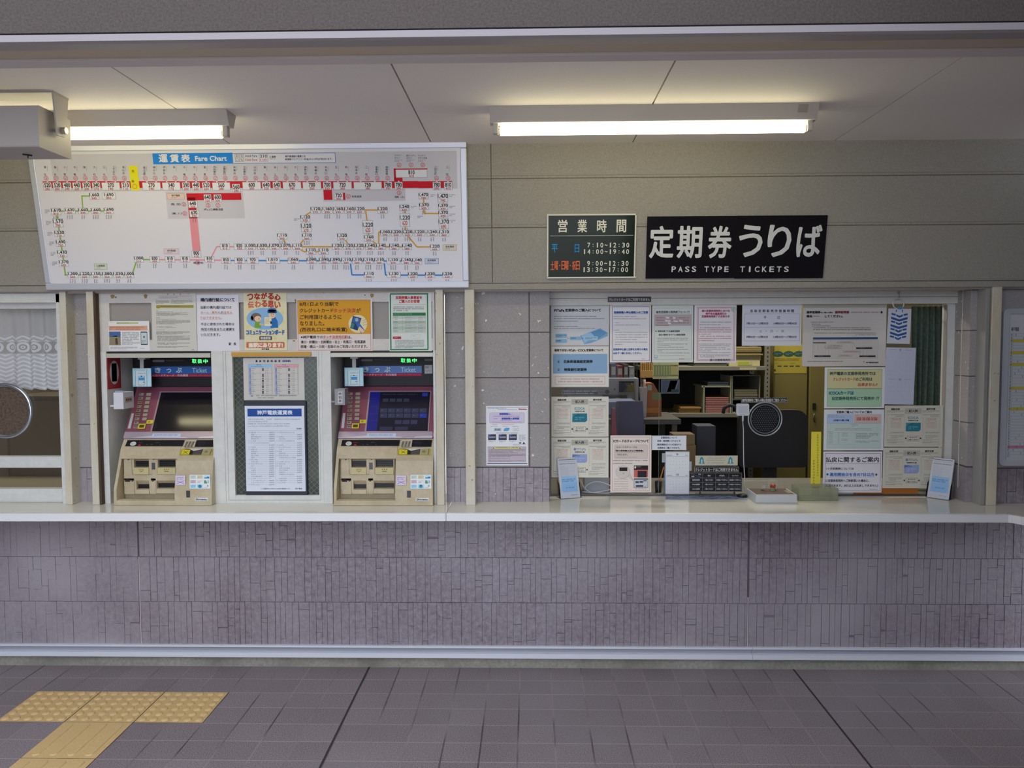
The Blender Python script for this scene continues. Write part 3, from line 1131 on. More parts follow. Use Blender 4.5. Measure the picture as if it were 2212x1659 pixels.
# opening hours sign ---------------------------------------------------------------------
hs = thing('opening_hours_sign', 'dark green opening hours sign with white frame left of the black signs', 'sign', (.3, -.03, 2.05))
S = upper_sheet(.010)
x0, y0, x1, y1 = 1181.5, 462.2, 1373.5, 601
M_GREEN = mat('111e15', .12, 0, .35)
slab(S.mb, S, x0 + 1, y0 + 1, x1 - 1, y1 - 1, .009, M_GREEN)
S.mb.build('board', hs)
T = upper_sheet(.0104)
CRM = 'd2d0c0'
for k, c_ in enumerate('営業時間'):
    T.t(c_, 1205.5 + k * 42.3, 475, 1225.5 + k * 42.3, 501.5, CRM, .45)
T.r(1188, 508.4, 1368, 509.4, 'a9aaa2')


def spaced(s, x0_, x1_, y0_, y1_, col, n=None, b=.15, w=None):
    p = (x1_ - x0_) / (len(s) - 1 + .62)
    w = w or p * .62
    for k, c_ in enumerate(s):
        if c_ == ' ':
            continue
        x = x0_ + k * p
        if c_ == ':':
            for yy in (.25, .72):
                T.r(x + w * .35, y0_ + (y1_ - y0_) * yy, x + w * .65, y0_ + (y1_ - y0_) * (yy + .13), col)
        elif c_ == '~':
            T.t('~', x, y0_ + (y1_ - y0_) * .36, x + w, y0_ + (y1_ - y0_) * .62, col, b)
        elif c_ == '1':
            T.t('1', x + w * .3, y0_, x + w * .68, y1_, col, b)
        else:
            T.t(c_, x, y0_, x + w, y1_, col, b)


spaced('7:10~12:30', 1269, 1359, 524.5, 534.5, CRM)
spaced('14:00~19:40', 1260, 1358.5, 538.5, 548.5, CRM)
spaced('9:00~12:30', 1268.5, 1357.5, 564, 574, CRM)
spaced('13:30~17:00', 1259, 1356.5, 577.5, 587.5, CRM)
T.t('平', 1192, 527.5, 1204.5, 545, '2f86c4', .2)
T.t('日', 1241.5, 528, 1251, 545, '2f86c4', .2)
for s_, xx in (('土', 1189.5), ('曜', 1198), ('日', 1213), ('曜', 1220.5), ('祝', 1236), ('日', 1244.5)):
    T.t(s_, xx, 564, xx + 7.6, 583, 'd8693e', .15)
for xx in (1208.5, 1231.5):
    T.el(xx + .6, 573.5, 1.1, 1.4, 'd8693e')
T.mb.build('lettering', hs)
f = MB()
for q in ((x0, y0, x1, y0 + 3), (x0, y1 - 3, x1, y1), (x0, y0 + 3, x0 + 3, y1 - 3), (x1 - 3, y0 + 3, x1, y1 - 3)):
    slab(f, upper_sheet(.012), *q, .0118, mat('c9c8ba', .5))
f.build('frame', hs)

# the two black pass ticket signs ---------------------------------------------------------
WHT = 'c3c6c4'
for (x0, x1, chars, word, lb) in (
        (1396.3, 1589.4, (('定', 1404, 1454), ('期', 1464, 1515.5), ('券', 1531, 1579.5)), (('PASS', 1451, 1503.5), ('TYPE', 1522, 1573.5)),
         'left half of the black pass ticket sign, ending in TYPE'),
        (1590.2, 1782.6, (('う', 1597.5, 1646), ('り', 1659.5, 1708), ('ば', 1722.5, 1773.5)), (('TICKETS', 1599, 1703.5),),
         'right half of the black pass ticket sign, reading TICKETS')):
    b = thing('pass_ticket_sign', lb, 'sign', ((x0 + x1) / 2 / 460 - 2.5, -.03, 2.05), 'black pass ticket signs')
    S = upper_sheet(.008)
    yy0 = 467.6 if x0 < 1500 else 466
    slab(S.mb, S, x0, yy0, x1, 601.8, .0075, mat('18161b', .1, 0, .5))
    S.mb.build('board', b)
    T = upper_sheet(.0083)
    for c_, a0, a1 in chars:
        T.t(c_, a0, 489.5 if x0 < 1500 else 487, a1, 556.5 if x0 < 1500 else 554, WHT, 1.5)
    for w_, a0, a1 in word:
        p = (a1 - a0) / (len(w_) - 1 + .6)
        for k, c_ in enumerate(w_):
            wd = p * (.2 if c_ == 'I' else .6)
            T.t(c_, a0 + k * p + (p * .2 if c_ == 'I' else 0), 575.8, a0 + k * p + wd + (p * .2 if c_ == 'I' else 0), 587.2, WHT, .3)
    T.mb.build('lettering', b)
# ---------------------------------------------------------------- white frame around the ticket machines
def zY(u, v, Y):
    return float(onY(u, v, Y)[2])


def xY(u, v, Y):
    return float(onY(u, v, Y)[0])


XL_, XR_ = xY(217, 860, .03), xY(940, 860, .03)
ZP0, ZP1 = zY(600, 758, .035), zY(600, 653, .035)         # panel above the machines
ZP2 = zY(600, 733, .035)
M_PANEL = speckled('stained_white_panel', 'b9b5b0', 'c3bfba', 25, .6, .05, .001, speck=('8a6f45', 38, .80))
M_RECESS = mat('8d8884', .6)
tp = MB()
tp.box(XL_, XR_, .035, .30, ZP1, 1.868, M_PANEL)
tp.box(XL_, XR_, .035, .30, ZP0, ZP2, M_PANEL)
tp.box(XL_, xY(237, 700, .035), .035, .30, ZP2, ZP1, M_PANEL)
tp.box(xY(934, 700, .035), XR_, .035, .30, ZP2, ZP1, M_PANEL)
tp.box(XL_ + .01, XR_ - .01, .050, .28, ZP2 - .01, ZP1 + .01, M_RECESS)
for u, v, w, h in ((238, 636, 10, 9), (247, 640, 6, 4), (310, 635, 9, 10), (799, 634, 9, 9), (786, 636, 4, 3), (330, 752, 8, 6), (636, 646, 6, 7), (632, 735, 6, 3), (801, 750, 5, 8), (698, 632, 2, 2), (575, 745, 5, 4)):
    q = [onY(u + a * w, v + b * h, .0347) for a, b in ((0, .3), (.4, 0), (1, .2), (.8, .9), (.3, 1))]
    tp.add(q, [(0, 1, 2, 3, 4)], mat('8a7145', .6))
tag(tp.build('trim_5'), 'stained white panel with grey recess above the ticket machines', 'panel', kind='structure')

M_STRIP = mat('b1aea3', .4, .2)
JAMBS = ((217, 233, 'left'), (459, 484, 'middle left'), (697, 716, 'middle right'), (936.5, 942, 'right'))
jm = MB()
for u0, u1, _ in JAMBS:
    jm.box(xY(u0, 900, .03), xY(u1, 900, .03), .03, .30, ZC, ZP0, M_FRAME)
for u0, u1 in ((233, 457), (716, 936.5)):
    zt = zY(600, 762.5, .03)
    jm.box(xY(u0, 900, .03), xY(u1, 900, .03), .032, .06, zY(600, 772, .03), zt, M_STRIP)
    jm.box(xY(u0, 900, .03), xY(u1, 900, .03), .04, .06, zt, ZP0, M_DARK)
tag(jm.build('trim_6', bevel=.0015), 'white painted frame posts and header strips around the ticket machines', 'frame', kind='structure')
nc = MB()
for u0, u1 in ((233, 459), (716, 936.5)):
    a, b = xY(u0, 900, .03), xY(u1, 900, .03)
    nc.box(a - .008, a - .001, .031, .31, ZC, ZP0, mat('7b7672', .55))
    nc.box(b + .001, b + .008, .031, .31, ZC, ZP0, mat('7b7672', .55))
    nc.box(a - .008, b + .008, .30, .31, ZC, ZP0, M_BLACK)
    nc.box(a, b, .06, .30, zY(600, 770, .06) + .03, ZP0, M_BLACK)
tag(nc.build('trim_7'), 'grey niche sides beside the ticket machines', 'niche', kind='structure')

# ---------------------------------------------------------------- ticket machines
M_BODY = speckled('yellowed_cream_plastic', 'aa9e84', 'b6aa90', 40, .5, .03, .0005, big='a3957a', bigscale=9)
M_BODY2 = mat('b2a67c', .5)
M_MAROON = mat('8a4f61', .34, .45)
M_LILAC = mat('a89ca8', .32, .4)
M_HEAD = mat('131118', .45, 0, .3)
M_SLOT = mat('100e12', .35)
M_SCREEN = mat('17151b', .09, 0, .5)
MX0, MX1 = -.970, -.481


def M2(u, v):                    # pixel of the close view of the right-hand machine
    return 710 + u / 9.217, 930 + v / 9.217


def make_machine(dx, ui, label):
    D = np.array([dx, 0, 0])
    t = thing('ticket_machine', label, 'ticket machine', ((MX0 + MX1) / 2 + dx, .1, ZC), 'built-in ticket machines')

    def put(mb, name, parent=t, bevel=0):
        mb.v = [(x + dx, y, z) for x, y, z in mb.v]
        return mb.build(name, parent, bevel)

    Z_ = ZC + .0006

    def plane(p0, p1):
        """sloping plane through two (y,z) points, measured on the right-hand machine"""
        b = np.array([0, p1[0] - p0[0], p1[1] - p0[1]])
        return Sheet((0, p0[0], p0[1]), (1, 0, 0), b, lift=.0003)
    xr = xY(*M2(1330, 800), .0)               # left face of the raised block
    # body: outer shell left side, lip, overhang, block
    b = MB()
    side = [(-.02, Z_), (-.018, .90), (.062, 1.09), (.10, 1.137), (.29, 1.137), (.29, Z_)]
    b.prism(side, 'x', MX0, MX0 + .014, M_BODY)
    b.prism([(-.02, Z_), (-.02, Z_ + .024), (.0, Z_ + .028), (.06, Z_ + .02), (.06, Z_)], 'x', MX0 + .014, xr, M_BODY)
    b.prism([(.028, 1.045), (.065, 1.093), (.102, 1.137), (.29, 1.137), (.29, 1.03), (.07, 1.03)], 'x', MX0 + .014, xr, M_BODY)
    b.prism([(.07, Z_ + .01), (.062, .93), (.072, 1.04), (.29, 1.04), (.29, Z_ + .01)], 'x', MX0 + .014, xr, M_BODY)
    b.prism([(-.02, Z_), (-.016, .90), (.012, 1.036), (.062, 1.082), (.102, 1.137), (.29, 1.137), (.29, Z_)], 'x', xr, MX1, M_BODY)
    put(b, 'body', bevel=.003)
    Yb = .064
    # slot housings on the recessed face
    for nm, (u0, v0, u1, v1), (s0, q0, s1, q1), lipm in (
            ('coin_slot', (405, 500, 805, 870), (450, 630, 750, 728), M_BODY2), ('banknote_slot', (915, 500, 1312, 870), (930, 552, 1288, 728), M_BODY2),
            ('change_slot', (450, 990, 790, 1262), (493, 1098, 752, 1165), M_BODY), ('ticket_outlet', (885, 990, 1312, 1250), (900, 1075, 1305, 1150), M_BODY)):
        h = MB()
        c = [M2(u0, v0), M2(u1, v1), M2(s0, q0), M2(s1, q1)]
        Yf = .040
        x0, x1, z1, z0 = xY(*c[0], Yf), xY(*c[1], Yf), zY(*c[0], Yf), zY(*c[1], Yf)
        a0, a1, e1, e0 = xY(*c[2], Yf), xY(*c[3], Yf), zY(*c[2], Yf), zY(*c[3], Yf)
        zb = ZC + .024
        # surround: sloping upper cheek, cheeks left and right, lip below
        h.prism([(Yb + .01, z1), (Yf, z1), (Yf + .004, z1 - .004), (Yb, e1), (Yb + .01, e1)], 'x', x0, x1, M_BODY)
        h.box(x0, a0, Yf, Yb + .01, max(z0, zb), z1, M_BODY)
        h.box(a1, x1, Yf, Yb + .01, max(z0, zb), z1, M_BODY)
        h.prism([(Yf - .006, max(z0, zb)), (Yf - .004, e0 - .003), (Yb, e0), (Yb + .01, max(z0, zb))], 'x', a0, a1, lipm)
        ho = put(h, nm, bevel=.0015)
        d = MB()
        d.box(a0, a1, Yb - .004, Yb + .008, e0 - .002, e1 + .004, M_SLOT)
        if nm in ('banknote_slot', 'coin_slot'):
            for q in (.22, .42):
                zz = e0 + (e1 - e0) * q
                d.box(a0 + .006, a1 - .006, Yb - .012, Yb, zz, zz + .003, mat('2a282e', .3))
        put(d, 'opening', ho)
        if lipm is M_BODY2:
            s = Sheet((0, Yf - .0065, 0), (1, 0, 0), UPZ)
            m_ = ((c[2][0] + c[3][0]) / 2, c[1][1] - 7)
            if nm == 'banknote_slot':
                for k in (-4.5, 0, 4.5):
                    s.el(m_[0] + k, m_[1] - 3.5, 1.1, 1.3, '6b5f42', n=8)
                s.r(m_[0] - 5, m_[1], m_[0] + 5, m_[1] + 1.6, '75693f')
            else:
                s.fr(m_[0] - 4.5, m_[1] - 4, m_[0] + 4.5, m_[1] + .5, '8d7f52', .8)
                s.pg([(m_[0] - 2, m_[1] + .5), (m_[0] + 2, m_[1] + .5), (m_[0], m_[1] + 3)], '8d7f52')
            put(s.mb, 'slot_symbol', ho)
    # lamps and arrows in the recess
    for (u0, v0, u1, v1) in ((806, 640, 878, 775), (1560, 1200, 1635, 1335)):
        d = MB()
        Yf = .0395 if u0 < 1000 else -.0185
        p, q = M2(u0, v0), M2(u1, v1)
        if u0 < 1000:
            d.box(xY(*p, Yf), xY(*q, Yf), Yf, Yb + .01, zY(*q, Yf), zY(*p, Yf), mat('4c4a52', .3))
        else:
            d.box(xY(*p, Yf), xY(*q, Yf), Yf - .001, .02, zY(*q, Yf), zY(*p, Yf), mat('3b3840', .3))
        put(d, 'status_lamp')
    s = Sheet((0, .0392, 0), (1, 0, 0), UPZ)
    for u, v in ((330, 565), (840, 560), (400, 995), (812, 995)):
        p = M2(u, v)
        s.pg([(p[0], p[1] - 3.2), (p[0] + 4.4, p[1]), (p[0], p[1] + 3.2)], '2c2723')
    p = M2(265, 970)
    s.r(p[0], p[1], p[0] + 11, p[1] + 5.6, '2c2826')
    f = s.mb
    # filler cheeks behind the arrows
    for u0, u1, v0, v1 in ((250, 405, 500, 870), (805, 915, 500, 870), (250, 450, 950, 1262), (790, 885, 950, 1262), (250, 1312, 870, 992)):
        f.box(xY(*M2(u0, v0), .045), xY(*M2(u1, v0), .045), .0405, .075, max(ZC + .022, zY(*M2(u0, v1), .045)), zY(*M2(u0, v0), .045), M_BODY)
    put(f, 'recess_face')
    # black strip with keypad
    S = plane((.0625, 1.0915), (.1015, 1.1375))
    S.O = S.O + S.N * .0012
    p, q = M2(262, 188), M2(1425, 308)
    S.pg([(p[0] + 1, p[1]), (q[0], p[1]), (q[0] - 3, q[1]), (p[0] - 2, q[1])], M_HEAD)
    p, q = M2(1672, 188), M2(2062, 320)
    S.pg([(p[0], p[1]), (q[0], p[1]), (q[0] - 2.5, q[1]), (p[0] - 2.5, q[1])], M_HEAD)
    S.k = 2
    p = M2(398, 260)
    S.el(p[0], p[1], 6.6, 4.6, 'b9b9b4')
    S.scr(p[0] - 4, p[1] - 1.5, p[0] + 4.5, p[1] + 2, '6f6c68', 3)
    p = M2(530, 288)
    S.el(p[0], p[1], 3, 1.8, 'a0222c')
    S.r(p[0] - 3, p[1] - 6, p[0] + 5, p[1] - 4.6, '6a3036')
    for u, v, w in ((670, 268, 5), (755, 268, 7), (840, 228, 15), (935, 275, 4)):
        p = M2(u, v)
        S.scr(p[0], p[1], p[0] + w, p[1] + 2, '78767a', 2.2)
    for k in range(4):
        p = M2(1712, 212 + k * 25)
        S.scr(p[0] - k * .6, p[1], p[0] + 26 - k * .6, p[1] + 1.8, '3d4258', 2)
    put(S.mb, 'black_strip')
    kp = MB()
    KS = plane((.0625, 1.0915), (.1015, 1.1375))
    KS.O = KS.O + KS.N * .005
    p, q = M2(1450, 178), M2(1655, 325)
    slab(kp, KS, p[0], p[1], q[0], q[1], .005, mat('b0a68c', .5))
    ko = put(kp, 'keypad')
    kk = MB()
    KS.mb = kk
    KS.O = KS.O + KS.N * .003
    for i in range(4):
        for j in range(3):
            p = M2(1488 + j * 62 - i * 8, 222 + i * 28)
            slab(kk, KS, p[0] - 2.2, p[1] - 1.1, p[0] + 2.2, p[1] + 1.1, .003, mat('6b645c', .5))
    put(kk, 'keys', ko)
    # card plate on top of the block
    CP = plane((.0135, 1.0375), (.0615, 1.0815))
    CP.O = CP.O + CP.N * .0012
    P5 = lambda u, v: M2(u, v)
    CP.pg([P5(1385, 340), P5(2040, 340), P5(2025, 492), P5(1365, 492)], 'a39744')
    CP.k = 2
    CP.pg([P5(1410, 350), P5(2010, 350), P5(1985, 480), P5(1390, 480)], '27251d')
    CP.k = 3
    CP.pg([P5(1430, 350), P5(1990, 350), P5(1800, 372), P5(1640, 408), P5(1560, 372)], 'bcb8ae')
    CP.pg([P5(1408, 372), P5(1570, 385), P5(1562, 476), P5(1396, 476)], 'c6b92f')
    CP.pg([P5(1640, 420), P5(1815, 372), P5(1800, 480), P5(1630, 480)], '4d474b')
    CP.pg([P5(1825, 366), P5(2000, 355), P5(1975, 480), P5(1808, 480)], '9a936f')
    CP.k = 4
    for a in ((1440, 405, 1530, 460), (1530, 405, 1440, 460)):
        p, q = P5(a[0], a[1]), P5(a[2], a[3])
        CP.ln(p[0], p[1], q[0], q[1], 1, '3a3720')
    p = P5(1895, 422)
    CP.el(p[0], p[1], 4, 2.6, '7b7558')
    put(CP.mb, 'card_reader_plate')
    # stickers on the block
    K = Sheet((0, -.02, ZC), (1, 0, 0), (0, .004, .082), lift=.0003)
    K.O = K.O + K.N * .001
    p, q = M2(1345, 898), M2(1540, 1085)
    K.r(p[0], p[1], q[0], q[1], 'c9bfd0')
    K.k = 2
    K.scr(p[0] + 2, p[1] + 3.2, q[0] - 1.5, p[1] + 9.6, '6a5688', 3.2, last=.8)
    K.ln(p[0] + 2, p[1] + 10.5, q[0] - 2, q[1] - 2, .9, '7766a8')
    K.ln(q[0] - 2, p[1] + 10.5, p[0] + 2, q[1] - 2, .9, '7766a8')
    for e in (.3, .7):
        K.ring(p[0] + (q[0] - p[0]) * e, q[1] - 6, 2.4, .7, '8a78b8', n=10)
    p, q = M2(1628, 880), M2(2045, 1158)
    K.k = 1
    K.rr(p[0], p[1], q[0], q[1], 1.5, 'd3d8dd')
    K.k = 2
    cw, chh = (q[0] - p[0]) / 3, (q[1] - p[1]) / 3
    cols = ['b9c4c0', 'c3c0a0', '4a8fb4', 'c0aab2', 'c6b4ba', '5f9a78', '8fc0de', '6fb2e0', 'c8cace']
    for i in range(9):
        x, y = p[0] + (i % 3) * cw, p[1] + (i // 3) * chh
        if i == 2:
            K.r(x + 2, y + 2, x + cw - 2, y + 4.5, 'a8d0e0')
            K.pg([(x + 2, y + 8), (x + 2, y + 5.5), (x + 6, y + 6), (x + 9, y + 4), (x + cw - 2, y + 4.5), (x + cw - 2, y + 8)], '2f7fae')
        elif i == 4:
            K.r(x + 2, y + 3, x + cw - 2, y + 4.2, 'd0a0a8')
            K.scr(x + 2, y + 5.5, x + cw - 2, y + 8.5, '70707c', 3)
        elif i == 5:
            K.pg([(x + 1.5, y + 2), (x + 6, y + 2), (x + 8.5, y + 9), (x + 1.5, y + 9)], '55926c')
            K.r(x + 9, y + 2, x + 12, y + 8, '9aa8b8')
        elif i == 7:
            K.r(x + 1, y + 1, x + cw - 1, y + chh - 1, '9cd0ee')
            K.el(x + cw / 2, y + chh / 2, 4, 3.6, '2f90cf')
            K.r(x + 3, y + 4.6, x + cw - 3, y + 6, 'b8dcf0')
        elif i == 8:
            K.r(x + 8, y + 2, x + 11, y + 6, '9aa0a8')
            K.scr(x + 2, y + 7, x + cw - 1, y + 9, '8890a0', 2.2)
        else:
            K.r(x + 1.5, y + 1.5, x + cw - 1.5, y + chh - 1.5, cols[i])
            K.scr(x + 3, y + 3, x + cw - 3, y + 8, ('8a9a98', 'a89c60', '', '98808c', '', '', '6aa0c8')[i], 3)
    p, q = M2(1735, 1342), M2(1995, 1402)
    K.k = 1
    K.r(p[0], p[1], q[0], q[1], 'd2d4d2')
    K.k = 2
    K.t('Shintetsu', p[0] + 1.6, p[1] + 1, q[0] - 1.6, q[1] - 1, '36446a', .25)
    put(K.mb, 'stickers')
    # sloping console with screen
    c = MB()
    c.prism([(.104, 1.139), (.108, 1.165), (.246, 1.392), (.29, 1.392), (.29, 1.139)], 'x', MX0 + .002, MX1 - .002, M_MAROON)
    put(c, 'console', bevel=.003)
    G = plane((.1075, 1.1645), (.2455, 1.3915))
    lo_ = MB()
    LS = Sheet(G.O + G.N * .003, G.A, G.B)
    slab(lo_, LS, 730.5, 931.5, 934, 946, .02, M_LILAC)
    LS.mb, LS.k = lo_, 2
    LS.pg([(790, 941), (865, 943.5), (872, 946), (745, 945)], mat('c4bccb', .3, .3))
    LS.pg([(893, 946), (897, 943), (934, 941), (934, 946)], mat('c4bccb', .3, .3))
    put(lo_, 'lower_rail', bevel=.002)
    sc = MB()
    SS = Sheet(G.O + G.N * .004, G.A, G.B)
    slab(sc, SS, 792, 843.5, 929, 933, .004, mat('a58f98', .3, .5))
    SS.k, SS.mb = 1, sc
    SS.r(795.5, 846, 926.5, 930.5, M_SCREEN)
    if ui:
        SS.k = 2
        SS.r(796, 846.4, 818, 930, mat('23257a', .12))
        SS.r(818, 846.4, 926, 930, mat('1d1c29', .1))
        SS.k = 3
        SS.scr(826, 850.5, 905, 855, '39394e', 4.2, last=1)
        SS.r(912, 848.5, 924, 856, '2c3590')
        for k in range(4):
            SS.r(827 + k * 15, 861, 839 + k * 15, 868, '35374a')
        for j in range(2):
            for k in range(6):
                SS.r(821 + k * 17, 882 + j * 11, 836.5 + k * 17, 891.5 + j * 11, '3b3d55' if (j, k) != (1, 5) else '2f3a98')
                SS.scr(824 + k * 17, 885 + j * 11, 833 + k * 17, 888.5 + j * 11, '7c7e92', 3.4)
        for k in range(3):
            SS.r(853 + k * 17, 907.5, 867.5 + k * 17, 916, '3b3d55')
        for k in range(2):
            SS.r(812 + 8 + k * 33, 922, 848 + k * 33, 929.5, '33354a')
        for v in (860, 878, 893, 908):
            SS.r(798, v, 816, v + .5, '3c4090')
    put(sc, 'screen')
    # selector buttons
    bt = MB()
    BS = Sheet(G.O + G.N * .005, G.A, G.B)
    for j in range(2):
        for i in range(9):
            u, v = (757 if j == 0 else 773) - i * .35, 850.5 + i * 8.9
            if j == 1 and i > 6:
                continue
            slab(bt, BS, u - 5, v - 3, u + 5, v + 3, .005, mat('8f8272' if j == 0 else '98907f', .5))
    BS.mb, BS.k = bt, 2
    for i in range(9):
        u, v = 757 - i * .35, 850.5 + i * 8.9
        for q in range(1 + i % 3):
            BS.el(u - 2 + q * 2.4, v - .2, .9, 1.6, '3a302c', n=8)
    put(bt, 'selector_buttons', bevel=.001)
    yt = MB()
    YS = Sheet(G.O + G.N * .007, G.A, G.B)
    slab(yt, YS, 777, 906.5, 791, 914.5, .002, mat('c2b430', .4))
    slab(yt, YS, 760, 914.5, 775.5, 925.5, .002, mat('c2b430', .4))
    YS.mb = yt
    YS.r(762.5, 917, 773, 923, '4c471c')
    YS.r(780, 908.5, 785, 912.5, '9a8f28')
    put(yt, 'yellow_marker')
    wl = MB()
    WS = Sheet(G.O + G.N * .0015, G.A, G.B, mb=wl)
    WS.pg([(741, 892), (746.5, 892), (743, 925), (737, 925)], 'b6b6b8')
    put(wl, 'instruction_label')
    wl = MB()
    LS2 = Sheet(G.O + G.N * .0036, G.A, G.B, mb=wl)
    LS2.r(793, 936, 855, 943.4, 'b5c2d6')
    LS2.k = 2
    LS2.scr(797, 937.4, 849, 942.6, '55607a', 2.7, last=1)
    put(wl, 'instruction_label')
    # black header
    h = MB()
    h.box(MX0 + .002, MX1 - .002, .246, .29, 1.393, 1.60, M_HEAD)
    put(h, 'header', bevel=.002)
    H = Sheet((0, .2455, 0), (1, 0, 0), UPZ)
    BL = mat('2160ad', .3)
    H.r(776, 790.3, 911, 806, BL)
    H.r(776, 806.6, 911, 812.6, 'a02a44')
    H.k = 2
    for c_, u in (('き', 784.5), ('っ', 810), ('ぷ', 830.5)):
        H.t(c_, u, 793 + (2.5 if c_ == 'っ' else 0), u + (12.5 if c_ != 'っ' else 9.5), 803.5, 'c4d8ec', .4)
    H.t('Ticket', 866, 793.5, 898, 803.5, 'b9d2ea', .12)
    H.t('ICカードチャージ・利用履歴', 779, 807.4, 857, 811.8, 'd8b4be', .1)
    H.scr(860, 808.4, 909, 811, 'b97a88', 2.6, last=1)
    H.r(780, 776, 805, 780.5, '6e6e72')
    H.scr(808, 776, 851, 780.5, '5a5a60', 4.5, last=1)
    LED = emit_mat('green_led', (.10, .85, .22), .55)
    for k, c_ in enumerate('取扱中'):
        H.t(c_, 866 + k * 12.3, 774.5, 875.5 + k * 12.3, 783, LED, .3)
    if ui:
        H.rr(917, 788.5, 934, 807, 1, 'b4b4b6')
        H.k = 3
        H.scr(919, 791, 932, 798, '5a5a60', 5)
        H.scr(919, 800, 932, 805, '77777c', 3)
        H.r(917, 775, 934, 780, '6b6b70')
    put(H.mb, 'header_lettering')
    # card sign hanging in front of the header
    cs = MB()
    Yc = .165
    x0, x1, z1, z0 = xY(744, 810, Yc), xY(785, 810, Yc), zY(765, 794, Yc), zY(765, 834, Yc)
    pr = []
    for i in range(9):
        u = i / 8
        pr.append((x0 + (x1 - x0) * u + (0), Yc - .008 * math.sin(math.pi * u)))
    cs.prism(pr + [(x1, Yc + .004), (x0, Yc + .004)], 'z', z0, z1, mat('a9cde6', .3))
    so = put(cs, 'card_sign', bevel=.0015)
    Q = Sheet((0, Yc - .0095, 0), (1, 0, 0), UPZ)
    Q.r(752, 797, 776, 832.5, 'c3d6e2')
    Q.r(747, 799, 751, 831, 'b2d3e8')
    Q.k = 2
    Q.scr(753, 798, 774, 801, '8ea4b4', 3, last=1)
    Q.scr(755, 804.5, 774, 807.5, '6f8290', 3, last=1)
    Q.fr(757, 811, 772, 830.5, '7a93a4', .8)
    Q.el(764.5, 811.5, 2, 1.2, '39424c', n=10)
    Q.r(758.5, 814, 771.5, 820.5, '4a92c8')
    Q.r(768, 823.5, 771, 825, '55606a')
    put(Q.mb, 'card_picture', so)
    st = MB()
    st.box(xY(761, 785, Yc), xY(769, 785, Yc), Yc - .002, Yc + .002, z1 - .004, zY(765, 771, Yc), mat('aeb1b0', .4))
    st.box(xY(757, 773, Yc), xY(773, 773, Yc), Yc - .004, .05 + Yc, zY(765, 775, Yc), zY(765, 771, Yc) + .004, mat('aeb1b0', .4))
    put(st, 'stem', so)
    return t


make_machine(0, True, 'right ticket machine, its screen lit with dim fare buttons')
make_machine(-1.0955, False, 'left ticket machine, its screen dark, beside the number 1 plate')

# number plate on the niche wall (faces right)
XN = xY(233, 900, .03) + .0005
nb = Sheet((XN, 0, 0), (0, 1, 0), UPZ, unit=(1, 1), size=(1, 1), lift=.0004)
nb.N = np.array([1., 0, 0])
np_ = MB()
zt, zb = 1.556, 1.392
np_.box(XN - .001, XN + .002, .036, .165, zb, zt, mat('9a2a2e', .5))
nb.mb = np_
nb.O = np.array([XN + .002, .1005, (zt + zb) / 2])
nb.poly([(.046 * math.cos(i * math.pi / 16), .06 * math.sin(i * math.pi / 16)) for i in range(32)], 'b9b4ac', 1)
vs, fs, gx0, gx1, gy0, gy1 = glyphs('1')
for ox in (-.012, -.008, -.004, 0, .004, .008, .012, .016):
    np_.add([nb.W(-.014 + (x - gx0) / (gx1 - gx0) * .022 + ox, -.046 + (y - gy0) / (gy1 - gy0) * .092, 2) for x, y in vs], fs, ink('1d1c20'))
tag(np_.build('number_plate', loc=(XN, .1, 1.47)), 'red plate with white oval and black figure 1 on the niche side', 'sign')


def holder(name, label, u0, u1, v0, v1, Y0, Y1, col, side, cat='holder'):
    """small open box fixed to the left niche wall"""
    t = thing(name, label, cat, (xY(u0, v1, Y0), Y0, zY(u0, v1, Y0)))
    x0, x1, z1, z0 = xY(u0, v0, Y0), xY(u1, v0, Y0), zY(u0, v0, Y0), zY(u0, v1, Y0)
    m = mat(col, .45)
    b = MB()
    w = .002
    b.box(x0, x1, Y0, Y0 + w, z0, z1, m)
    b.box(x0, x1, Y1 - w, Y1, z0, z1, m)
    b.box(x0, x0 + w, Y0, Y1, z0, z1, m)
    b.box(x1 - w, x1, Y0, Y1, z0, z1, m)
    b.box(x0, x1, Y0, Y1, z0, z0 + w, m)
    b.box(x0 - .02, x0, Y0 + .004, Y0 + .02, z0 + .012, z0 + .02, m)
    b.build('case', t, bevel=.001)
    return t, x0, x1, z0, z1


t, x0, x1, z0, z1 = holder('timetable_holder', 'white timetable box on the niche side below the number 1 plate', 244.5, 266, 848, 884, -.005, .10, 'c3c5cb', 1)
p = MB()
p.box(x0 + .004, x1 - .006, .004, .006, z0 + .01, z1 + .008, mat('8e96b4', .6))
p.box(x0 + .004, x1 - .006, .02, .024, z0 + .01, z1 + .006, mat('b4b4b8', .6))
p.build('leaflets', t)
q = MB()
q.box(x1, x1 + .0005, .012, .085, z0 + .03, z1 - .025, mat('a89a90', .6))
for k in range(3):
    q.box(x1, x1 + .0009, .018 + k * .02, .034 + k * .02, z0 + .038, z1 - .033, ink('6a584e'))
q.build('label', t)
t, x0, x1, z0, z1 = holder('timetable_holder', 'grey timetable box beside the right ticket machine', 722.5, 745, 840, 875, .0, .07, '86858a', 1)
S = vsheet(-.0005)
S.r(730, 846, 739.5, 871, 'bfbfc0')
S.k = 2
for k, c_ in enumerate('時刻表'):
    S.t(c_, 731.5, 847.5 + k * 7.8, 738, 854 + k * 7.8, '4a484c', .15)
S.mb.build('label', t)

